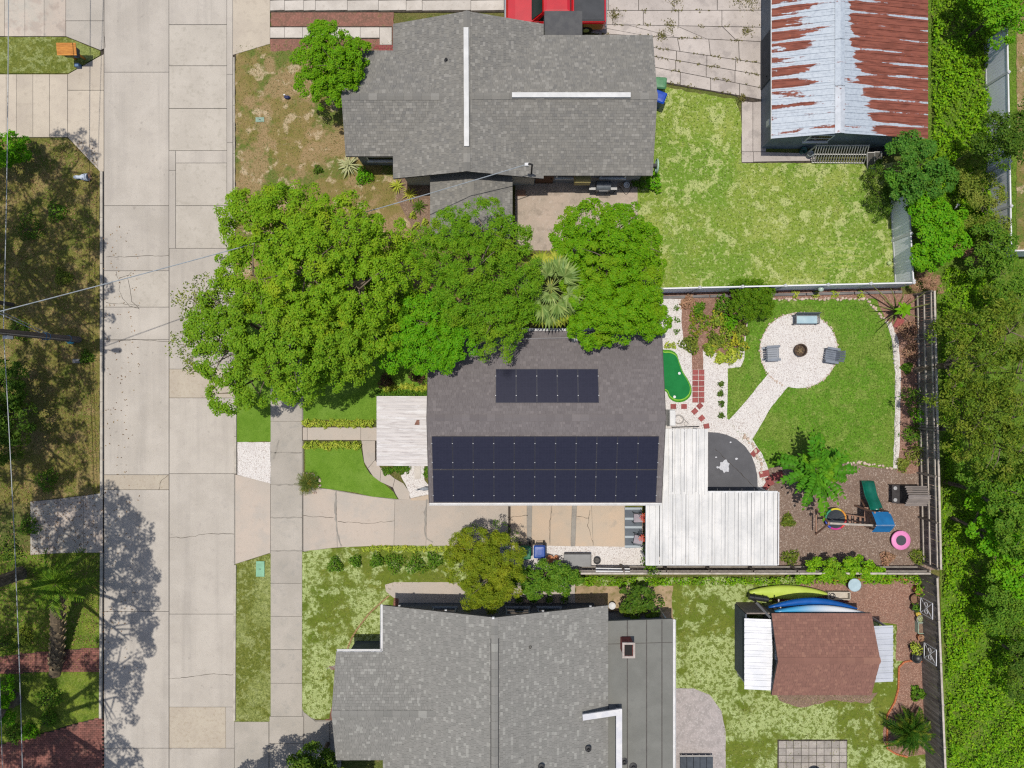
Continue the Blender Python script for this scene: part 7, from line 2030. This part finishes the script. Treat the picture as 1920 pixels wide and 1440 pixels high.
# statue by the front corner
sb = flat(797, 914, .065)
o = thing('garden_statue', 'white and grey heron shaped ornament at the front corner of the solar house', 'statue', sb)
MB().tube([sb, sb + Vector((0, 0, .35))], .015, 6).build('leg', M_vent, o)
MB().loft([[tuple(sb + Vector((x, r * math.cos(q), .42 + z + r * math.sin(q)))) for q in [6.283 * k / 10 for k in range(10)]] for x, r, z in ((-.3, .01, .2), (-.18, .06, .1), (0, .11, 0), (.2, .09, -.05), (.36, .015, -.1))]).build('body', MAT('heron_grey', D(190, 194, 200), D(150, 156, 164), 5), o, smooth=True)
MB().tube([sb + Vector((-.2, 0, .52)), sb + Vector((-.3, .02, .75)), sb + Vector((-.25, 0, .88)), sb + Vector((-.45, 0, .84))], [.05, .03, .035, .006], 8).build('neck', bpy.data.materials['heron_grey'], o, smooth=True)

# --- behind the solar house: tank, hoses
o = thing('water_heater', 'white upright cabinet at the east wall of the solar house', 'cabinet', flat(1247, 780, .055))
p = flat(1252, 782, .055); MB().box((p.x, p.y, .62), (.3, .85, 1.14), ch=.03).build('cabinet', M_white, o); MB().box((p.x + .16, p.y, .65), (.02, .7, .9)).build('door', M_vinyl, o)
o = thing('garden_hose', 'grey garden hose coiled on the gravel beside the carport', 'hose', flat(1272, 786, .055))
P = [flat(1272 + (10 - .05 * i) * math.cos(i * .35), 786 + (9 - .04 * i) * math.sin(i * .35), .08 + .001 * i) for i in range(52)]
MB().tube(P + [flat(1286 + 4 * math.cos(i * .5), 794 + 3.5 * math.sin(i * .5), .08) for i in range(14)], .017, 6).build('hose', PL('grey_hose', 170, 164, 160), o)
o = MB().tube([flat(1258, 800.5, .3), flat(1308, 799, .3)], .03, 8).box(flat(1259, 800.5, .17), (.04, .04, .26)).box(flat(1307, 799, .17), (.04, .04, .26)).build('metal_rail', M_vent); tag(o, 'low dark rail at the north edge of the carport', 'rail')

# --- north house clutter
g0 = flat(1127, 357, .06)
gr = thing('barbecue', 'grey covered barbecue grill on the stained patio', 'barbecue', g0)
for sx_ in (-.3, .3):
    for sy_ in (-.22, .22): MB().box((g0.x + sx_, g0.y + sy_, .42), (.04, .04, .74)).build('leg', M_black, gr)
MB().box((g0.x, g0.y, .82), (.8, .52, .16), ch=.02).build('firebox', M_black, gr)
MB().loft([[(g0.x - .38, g0.y + .27 * math.cos(a), .9 + .3 * math.sin(a)) for a in np.linspace(0, math.pi, 9)], [(g0.x + .38, g0.y + .27 * math.cos(a), .9 + .3 * math.sin(a)) for a in np.linspace(0, math.pi, 9)]]).build('lid', PL('grill_grey', 120, 126, 132, .4), gr)
for s in (-1, 1): MB().box((g0.x + s * .58, g0.y, .9), (.34, .44, .03)).build('side_shelf', M_steel, gr)
MB().tube([(g0.x - .25, g0.y - .32, 1.05), (g0.x + .25, g0.y - .32, 1.05)], .02, 6).build('handle', M_chrome, gr)
o = thing('garden_hose', 'dark hose looped on the patio beside the barbecue', 'hose', flat(1160, 362, .06))
MB().tube([flat(1140 + i * 3.0, 358 + 7 * math.sin(i * .7), .075) for i in range(18)], .016, 6).build('hose', M_black, o)
o = thing('patio_pot', 'small white pot in the shade beside the barbecue', 'pot', flat(1173, 350, .06))
MB().lathe(flat(1173, 350, .06), [(.1, 0), (.15, .28), (.17, .3), (.13, .3), (.1, .2), (0, .2)], 16, cap=False).build('pot', M_white, o)
o = MB().box(flat(977, 363, .13), (.48, .3, .14), ch=.02).build('wooden_step', M_lumber); tag(o, 'small tan wooden step at the corner of the stained patio', 'step')
hr = W(1229, 312, .9)
o = thing('hose_reel', 'pale green hose reel on the east wall of the slate roofed house', 'hose reel', (hr.x, hr.y, .6))
MB().tube([(hr.x + .06, hr.y + .34 * math.cos(a), 1.0 + .34 * math.sin(a)) for a in np.arange(0, 6.28, .3)], .05, 8, closed=True).build('coil', PL('pale_green_hose', 176, 206, 186), o, smooth=True)
MB().box((hr.x - .06, hr.y, 1.0), (.2, .16, .3)).build('bracket', M_vent, o)
# rack, screens and clutter south of the barn
M_rackw = PL('rack_white', 214, 210, 204, .6)
rk = thing('slatted_rack', 'pale slatted rack leaning against the south end of the barn', 'rack', flat(1575, 302, .035))
ra, rb, rc, rd = W(1522, 305, .12), W(1620, 306, .12), W(1532, 272, 1.5), W(1630, 272, 1.5)
for i in range(21):
    t_ = i / 20; MB().bar(ra.lerp(rb, t_), rc.lerp(rd, t_), .04, .03).build('slat', M_rackw, rk)
for t_ in (.02, .5, .98): MB().bar(ra.lerp(rc, t_) - Vector((0, 0, .03)), rb.lerp(rd, t_) - Vector((0, 0, .03)), .05, .04).build('rail', M_rackw, rk)
for q in (rc, rd): MB().bar((q.x, q.y, .03), (q.x, q.y, q.z - .02), .06).build('leg', M_rackw, rk)
for k, (x, y, lb) in enumerate(((1632, 300, 'narrow framed screen leaning beside the slatted rack'), (1645, 299, 'second narrow framed screen by the barn corner'))):
    t = thing('window_screen', lb, 'screen', flat(x, y + 14, .035))
    a, b = flat(x - 7, y + 16, .06), flat(x + 7, y + 16, .06); c_, d_ = W(x - 6, y - 14, .9), W(x + 8, y - 14, .9)
    for p_, q_ in ((a, b), (b, d_), (d_, c_), (c_, a)): MB().bar(p_, q_, .04, .03).build('frame', M_rackw, t)
    MB().add([a, b, d_, c_], [(0, 1, 2, 3)]).build('mesh', MAT('screen_mesh', D(120, 116, 108), D(104, 100, 94), 30), t)
o = thing('tarp', 'dark tarp heaped against the barn wall beside the slatted rack', 'tarp', flat(1648, 285, .035))
tv_ = []; N_ = 9
for j in range(N_):
    for i in range(N_):
        u, w_ = i / 8, j / 8; p = W(1628 + 40 * u, 292 - 22 * w_)
        tv_.append((p.x, p.y, .05 + .42 * math.sin(math.pi * min(1, max(0, u))) * math.sin(math.pi * w_) * random.uniform(.6, 1.1)))
MB().add(tv_, [(j * N_ + i, j * N_ + i + 1, (j + 1) * N_ + i + 1, (j + 1) * N_ + i) for j in range(8) for i in range(8)]).build('sheet', MAT('dark_tarp', D(52, 54, 58), D(90, 90, 92), 4), o)
for (x, y, c_, lb) in ((1502, 286, (54, 110, 104), 'teal bucket by the south wall of the barn'), (1514, 292, (170, 180, 184), 'pale bucket beside the slatted rack')):
    p = flat(x, y, .055); o = thing('bucket', lb, 'bucket', p)
    MB().lathe(p, [(.13, 0), (.17, .36), (.185, .37), (.155, .36), (.12, .03), (0, .025)], 18, cap=False).build('pail', PL('bucket_%d' % x, *c_), o, smooth=True)
    MB().tube([p + Vector((.17 * math.cos(a), .02, .36 + .1 * math.sin(a))) for a in np.linspace(0, math.pi, 8)], .008, 5).build('handle', M_steel, o)

# --- pots and trellises along the dark fence
M_terra = bpy.data.materials['terracotta']
def pot(label, x, y, r, h, mat, plant=None, pr=.2, ph=.3, z=.05, n=60):
    p = flat(x, y, z); t = thing('plant_pot', label, 'plant pot', p)
    MB().lathe(p, [(r * .7, 0), (r, h * .9), (r * 1.12, h), (r * .92, h), (r * .85, h * .8), (0, h * .78)], 18, cap=False).build('pot', mat, t, smooth=True)
    if plant:
        d = unit(R.normal(size=(n, 3))); d[:, 2] = np.abs(d[:, 2])
        v, f = kites(d * np.array([pr, pr, ph]) * R.uniform(.3, 1, size=(n, 1)) + np.array([0, 0, h * .8]), unit(d + np.array([0, 0, .6])), .16 * R.uniform(.7, 1.3, n), .06)
        link('foliage', npmesh('foliage', v, f), plant, t, p, False)
pot('terracotta pot with bright leafy plant at the top of the fence row', 1714, 1103, .2, .4, M_terra, L_vine, .35, .5)
pot('low brown bowl below the leafy potted plant', 1711, 1120, .24, .25, MAT('brown_glaze', D(150, 116, 92), D(130, 98, 78), 6))
pot('dark green pot with spiky plant beside the upper trellis', 1711, 1136, .22, .35, PL('dark_pot', 70, 74, 62), L_mid, .28, .3)
pot('yellow pot in the fence row', 1716, 1148, .13, .28, PL('yellow_pot', 206, 180, 70))
pot('grey round pot with pale succulent', 1720, 1158, .22, .3, PL('grey_pot', 160, 162, 156), L_agave, .2, .15)
pot('rust coloured pot with drying plant below the planter box', 1721, 1192, .17, .3, M_terra, bpy.data.materials['dry_leaf'], .2, .25)
pot('black pot with yellow green plant beside the lower trellis', 1709, 1211, .22, .35, M_black, L_yellow, .4, .45, n=110)
pot('wide black pot with pale soil at the end of the fence row', 1713, 1229, .27, .3, M_black)
pb_ = flat(1720, 1173, .05); o = thing('planter_box', 'pale green rectangular planter box in the pot row', 'planter', pb_)
for (dx, dy, sx_, sy_) in ((-.16, 0, .03, .62), (.16, 0, .03, .62), (0, .3, .29, .03), (0, -.3, .29, .03)): MB().box((pb_.x + dx, pb_.y + dy, .22), (sx_, sy_, .34)).build('side', PL('pale_green_box', 170, 196, 176) if 'pale_green_box' not in bpy.data.materials else bpy.data.materials['pale_green_box'], o)
MB().box((pb_.x, pb_.y, .3), (.29, .57, .04)).build('soil', M_soil, o)
def trellis(label, y, zc):
    """white wire trellis with scroll shapes hung on the fence face"""
    X = W(1757 if y < 1180 else 1760, 0, 1.83).x - .16 if False else None
    p = W(1737 if y < 1180 else 1744, y, zc)
    t = thing('wall_trellis', label, 'trellis', (p.x, p.y, zc - .5))
    w_, h_ = .42, .55
    pts = [(0, -w_, -h_), (0, w_, -h_), (0, w_, h_), (0, -w_, h_)]
    for i in range(4): a, b = pts[i], pts[(i + 1) % 4]; MB().bar((p.x, p.y + a[1], zc + a[2]), (p.x, p.y + b[1], zc + b[2]), .035, .03, (1, 0, 0)).build('bar', M_vinylcap, t)
    for a, b in ((pts[0], pts[2]), (pts[1], pts[3])): MB().bar((p.x, p.y + a[1], zc + a[2]), (p.x, p.y + b[1], zc + b[2]), .03, .025, (1, 0, 0)).build('bar', M_vinylcap, t)
    for s in (-1, 1): MB().tube([(p.x - .02, p.y + s * .2 + .12 * math.cos(a), zc + .12 * math.sin(a)) for a in np.arange(0, 6.28, .5)], .014, 5, closed=True).build('scroll', M_vinylcap, t)
    for s in (-1, 1): MB().bar((p.x, p.y + s * .3, zc), (p.x + .62 - (0 if y < 1180 else .1) * 0, p.y + s * .3, zc), .015).build('hook', M_steel, t)
fx = W(1757, 1140, 1.83).x
trellis('white scrollwork trellis high on the dark fence', 1140, 1.2)
trellis('white scrollwork trellis low on the dark fence beside the black pots', 1226, 1.2)
for o in [ob for ob in bpy.data.objects if ob.name.startswith('wall_trellis')]:
    pass

# --- lounge chair by the south house, dark step
lc = flat(1303, 1425, .055)
lg = thing('sun_lounger', 'dark grey folding lounger on the pebble patio', 'lounger', lc)
for k in range(5): MB().box((lc.x - .72 + k * .36, lc.y - .1, .36), (.33, .95, .05), tilt=(0, -.35 if k == 0 else 0)).build('cushion', MAT('charcoal_fabric', D(84, 90, 98), D(74, 80, 88), 4) if 'charcoal_fabric' not in bpy.data.materials else bpy.data.materials['charcoal_fabric'], lg)
for s in (-1, 1): MB().bar((lc.x - .9, lc.y - .1 + s * .5, .32), (lc.x + .9, lc.y - .1 + s * .5, .32), .05, .05).build('side_rail', M_rackw, lg)
for sx_ in (-.8, .8):
    for s in (-1, 1): MB().box((lc.x + sx_, lc.y - .1 + s * .5, .17), (.05, .05, .24)).build('leg', M_rackw, lg)
fpz = flat(1524, 1446, .068)
o = thing('fire_bowl', 'dark round bowl standing on the paver patio', 'bowl', fpz)
MB().lathe(fpz, [(.16, 0), (.3, .2), (.38, .32), (.35, .32), (.26, .2), (0, .12)], 22, cap=False).build('bowl', M_vent, o, smooth=True)
pot('white pot by the north east corner of the grey house', 1146, 1132, .18, .34, M_white)
for k, x in enumerate((973, 1000, 1029, 1057)):
    p = flat(x, 1120, .05); o = thing('porthole_planter', 'round grey planter in the shade along the north wall of the grey house', 'planter', p, 'planters along the grey house')
    MB().lathe(p, [(.17, 0), (.24, .34), (.27, .38), (.22, .38), (.2, .3), (0, .28)], 18, cap=False).build('pot', MAT('planter_grey', D(150, 146, 142), D(130, 126, 122), 5) if k == 0 else bpy.data.materials['planter_grey'], o, smooth=True)
    n = 60; d = unit(R.normal(size=(n, 3))); d[:, 2] = np.abs(d[:, 2])
    v, f = kites(d * .25 * R.uniform(.4, 1, size=(n, 1)) + np.array([0, 0, .32]), unit(d + np.array([0, 0, .5])), .14, .05)
    link('foliage', npmesh('foliage', v, f), L_mid, o, p, False)
# small striped flag on the corner of the grey house
fb = W(628, 1246, 2.2)
fl = thing('flag', 'striped flag on a short pole at the front of the grey house', 'flag', (fb.x + .3, fb.y, 1.9))
MB().tube([(fb.x + .3, fb.y, 1.9), (fb.x - .35, fb.y - .1, 2.5)], .015, 6).build('pole', M_rackw, fl)
for k in range(7):
    v = []
    for i in range(5):
        x = fb.x + .22 - .5 * i / 4; yy = fb.y - .06 * k - .03 + .02 * math.sin(i * 2); z = 1.98 + .45 * i / 4 - .09 * k * .9
        v += [(x, yy, z), (x + .012, yy - .055, z - .085)]
    MB().add(v, [(2 * i, 2 * i + 2, 2 * i + 3, 2 * i + 1) for i in range(4)]).build('stripe', (MAT('flag_red', D(176, 40, 50)) if k == 0 else bpy.data.materials['flag_red']) if k % 2 == 0 else M_white, fl)

# --- small covers and odds on the lawns
def lid(label, x, y, w_, h_, mat, z=.04, name='utility_cover'):
    p = flat(x, y, z); t = thing(name, label, 'cover', p)
    MB().box((p.x, p.y, z), (w_ / S, h_ / S, .07), ch=.012).build('lid', mat, t); MB().box((p.x, p.y, z + .037), (.1, .03, .02)).build('grip', M_vent, t)
M_lidg = PL('pale_green_cover', 140, 196, 160, .7)
lid('pale green utility cover in the verge lawn', 489, 1066, 16, 29, M_lidg, .07)
lid('pale green oval cover in the dry front lawn', 488, 225, 16, 9, PL('faded_green_cover', 150, 178, 160, .8))
lid('grey meter cover in the oak yard by the pole', 145, 677, 15, 8, PL('grey_cover', 128, 128, 130, .9), .05)
o = thing('toy', 'small dark blue toy lying on the dry front lawn', 'toy', flat(539, 184, .03))
MB().loft([[tuple(flat(539 + x, 184, .04) + Vector((0, r * math.cos(q), .09 + r * math.sin(q)))) for q in [6.283 * k / 8 for k in range(8)]] for x, r in ((-5, .03), (-2, .09), (3, .1), (6, .04))]).build('body', PL('toy_blue', 40, 50, 100), o)
MB().box(flat(535, 180, .16), (.1, .06, .06)).build('tail', M_white, o)
for (x, y, lb) in ((1665, 494, 'pale round ball on the mottled lawn by the grey fence'),):
    p = flat(x, y, .03); o = thing('ball', lb, 'ball', p); MB().lathe(p, [(.01, 0), (.08, .03), (.12, .1), (.12, .14), (.08, .21), (.01, .24)], 16).build('shell', PL('pale_ball', 200, 220, 150, .5), o, smooth=True)
p = flat(1522, 547, .05); o = thing('solar_lamp', 'round white globe lamp on a post under the vinyl fence', 'lamp', p)
MB().tube([p, p + Vector((0, 0, 1.0))], .025, 8).build('post', M_vent, o); MB().lathe(p + Vector((0, 0, .98)), [(.02, 0), (.13, .06), (.16, .14), (.13, .22), (.02, .27)], 18).build('globe', PL('milk_glass', 190, 210, 196, .3), o, smooth=True)
o = thing('white_sack', 'torn white sack caught in the creeper by the far fence', 'sack', W(1793, 387, .5))
c = W(1793, 387, .55); MB().add([tuple(c + Vector((random.uniform(-.2, .2), random.uniform(-.15, .15), random.uniform(-.05, .12)))) for _ in range(9)], [(0, 1, 2), (1, 2, 3), (2, 3, 4), (3, 4, 5), (4, 5, 6), (5, 6, 7), (6, 7, 8), (0, 4, 8)]).build('sheet', M_white, o)

# wooden-roofed book box by the pale driveways
bb_ = flat(152, 112, .05)
lb_ = thing('book_box', 'blue book box on posts with slatted orange wooden roof by the kerb', 'book box', bb_)
M_orange = MAT('orange_cedar', D(214, 146, 62), D(190, 120, 46), 6, stretch=(.5, 3, 1), rnd=.08, rough=.7)
bw_ = PL('navy_box', 30, 44, 84, .4)
for sx_ in (-.25, .25): MB().box((bb_.x + sx_, bb_.y, .4), (.08, .08, .8)).build('post', M_orange, lb_)
MB().box((bb_.x, bb_.y, .95), (.72, .42, .5)).build('cabinet', bw_, lb_); MB().box((bb_.x, bb_.y - .22, .95), (.6, .02, .4)).build('glass_door', M_glass, lb_)
for k in range(6):
    MB().box((bb_.x, bb_.y - .28 + k * .105, 1.24 + .015 * k), (1.04, .1, .035), tilt=(.14, 0)).build('roof_board', M_orange, lb_)
MB().box((bb_.x - .05, bb_.y - .42, .2), (.22, .2, .3), ch=.02).build('leaflet_tray', PL('tray_blue', 96, 130, 170, .5), lb_)
wp = flat(158, 338, .05)
o = thing('flower_urn', 'toppled white urn with dry stalks by the west kerb', 'urn', wp)
rings = []
for x, r in ((-.42, .07), (-.3, .11), (-.1, .09), (.05, .16), (.25, .2), (.36, .21), (.36, .17), (.1, .1)): rings.append([(wp.x + x, wp.y + r * math.cos(q) + .1, .24 + r * math.sin(q)) for q in [6.283 * k / 12 for k in range(12)]])
MB().loft(rings).build('urn', MAT('white_urn', D(214, 222, 236), D(190, 200, 214), 5), o, smooth=True)
m = MB()
for k in range(14): a = random.uniform(-1.2, 1.2); m.tube([(wp.x + .35, wp.y + .1, .24), (wp.x + .35 + .5 * math.cos(a) * random.uniform(.4, 1), wp.y + .1 + .5 * math.sin(a), .2 + random.uniform(0, .3))], [.012, .004], 4)
m.build('dry_stalks', bpy.data.materials['dry_leaf'], o)

# --- utility pole, lamp, wires
pp = W(149, 637); pp.z = 0
M_pole = MAT('creosote_pole', D(122, 110, 100), D(96, 86, 78), 6, stretch=(3, 3, .2), rough=.95)
up_ = thing('utility_pole', 'tall wooden utility pole leaning past the western kerb with street lamp', 'utility pole', pp)
MB().tube([pp + Vector((0, 0, -.1)), pp + Vector((0, 0, 5.5)), pp + Vector((0, 0, 11.2))], [.17, .145, .115], 14).build('shaft', M_pole, up_, smooth=True)
MB().box(pp + Vector((0, 0, 10.6)), (.1, 2.3, .12)).build('crossarm', M_pole, up_)
for s in (-1, -.4, .4, 1): MB().lathe(pp + Vector((0, s, 10.66)), [(.03, 0), (.06, .08), (.04, .12), (.06, .16), (.02, .2)], 10).build('insulator', PL('glass_insulator', 150, 170, 168, .2), up_)
MB().lathe(pp + Vector((-.05, .34, 8.6)), [(.24, 0), (.26, .1), (.26, .85), (.2, .95), (.05, 1.0)], 16).build('transformer', PL('transformer_grey', 150, 154, 158, .5), up_)
arm = MB().tube([pp + Vector((.1, 0, 9.2)), pp + Vector((.5, 0, 9.7)), pp + Vector((.62, 0, 9.85))], .03, 8).build('lamp_arm', M_steel, up_)
MB().loft([[tuple(pp + Vector((x, y, 9.86 + z))) for y, z in ((-w_, 0), (w_, 0), (w_ * .7, .12), (-w_ * .7, .12))] for x, w_ in ((.5, .06), (.7, .14), (1.0, .15), (1.08, .06))]).build('lamp_head', PL('lamp_grey', 176, 180, 182, .4), arm)
MB().box(pp + Vector((.0, -.23, 5.55)), (.22, .16, .42), ch=.02).build('sign_box', M_white, up_)
MB().bar(pp + Vector((.13, -.08, .2)), pp + Vector((.12, -.08, 7)), .05).build('conduit', M_steel, up_)
for z in (2.7, 3.0, 1.0): MB().tube([pp + Vector((.175 * math.cos(a), .175 * math.sin(a), z)) for a in np.arange(0, 6.28, .45)], .02, 5, closed=True).build('band', PL('blue_band', 90, 140, 180, .4) if 'blue_band' not in bpy.data.materials else bpy.data.materials['blue_band'], up_)
o = thing('plastic_jug', 'bright blue plastic jug lying at the foot of the utility pole', 'jug', flat(136, 640, .05))
p = flat(136, 640, .05); MB().loft([[(p.x + x, p.y + r * math.cos(q), p.z + .16 + r * .8 * math.sin(q)) for q in [6.283 * k / 10 for k in range(10)]] for x, r in ((-.22, .05), (-.15, .06), (-.1, .15), (.15, .16), (.22, .1))]).build('body', PL('jug_blue', 90, 190, 216, .3), o, smooth=True)
def wire(label, pts, r=.018, sag=.25, mat=None):
    P = [Vector(p) for p in pts]; L = []
    for a, b in zip(P[:-1], P[1:]):
        for i in range(14): t_ = i / 14; q = a.lerp(b, t_); q.z -= sag * 4 * t_ * (1 - t_); L.append(q)
    L.append(P[-1])
    o = MB().tube(L, r, 5).build('overhead_wire', mat or PL('wire_grey', 170, 178, 184, .5) if 'wire_grey' not in bpy.data.materials else mat or bpy.data.materials['wire_grey'], origin=tuple(P[0]))
    tag(o, label, 'wire')
wire('pale service cable from the utility pole across the road to the slate roofed house', [pp + Vector((.1, .12, 9.0)), (mp.x - .3, mp.y, 4.4)], .022, .55)
wire('grey communication cable running along the west side of the road', [((W(8, -620, 5.8)).x, W(8, -620, 5.8).y, 5.8), pp + Vector((-.17, .1, 5.6)), (W(50, 1900, 5.8).x, W(50, 1900, 5.8).y, 5.8)], .02, .3)
wire('thin power line running beside the communication cable', [(W(8, -620, 7).x, W(8, -620, 5.8).y, 7.1), pp + Vector((-.15, -.12, 6.9)), (W(50, 1900, 5.8).x, W(50, 1900, 5.8).y, 7.1)], .014, .3)
wire('white guy wire slanting from the pole to the oak yard', [pp + Vector((-.14, .1, 2.8)), (W(-60, 560, 3.6).x, W(-60, 560, 3.6).y, 3.6)], .02, .05)
wire('second guy wire beside the white one on the utility pole', [pp + Vector((-.14, .12, 2.2)), (W(-60, 556, 2.9).x, W(-60, 556, 2.9).y, 2.9)], .012, .05)
# anchor post the two guy wires run to, and the line's next poles
ap = W(-60, 558, 3.2); 
o = thing('anchor_post', 'short wooden post at the end of the guy wires in the oak yard', 'post', (ap.x, ap.y, 0))
MB().tube([(ap.x, ap.y, -.05), (ap.x, ap.y, 3.9)], [.12, .1], 10).build('shaft', M_pole, o)
for (x, y, lb) in ((8, -620, 'wooden utility pole beyond the pale driveways'), (50, 1900, 'wooden utility pole beyond the brick driveway')):
    q = W(x, y, 5.8); q.z = 0; q.x -= .17
    o = thing('utility_pole', lb, 'utility pole', q); MB().tube([q + Vector((0, 0, -.1)), q + Vector((0, 0, 10))], [.16, .11], 12).build('shaft', M_pole, o); MB().box(q + Vector((0, 0, 9.6)), (.1, 2.2, .12)).build('crossarm', M_pole, o)
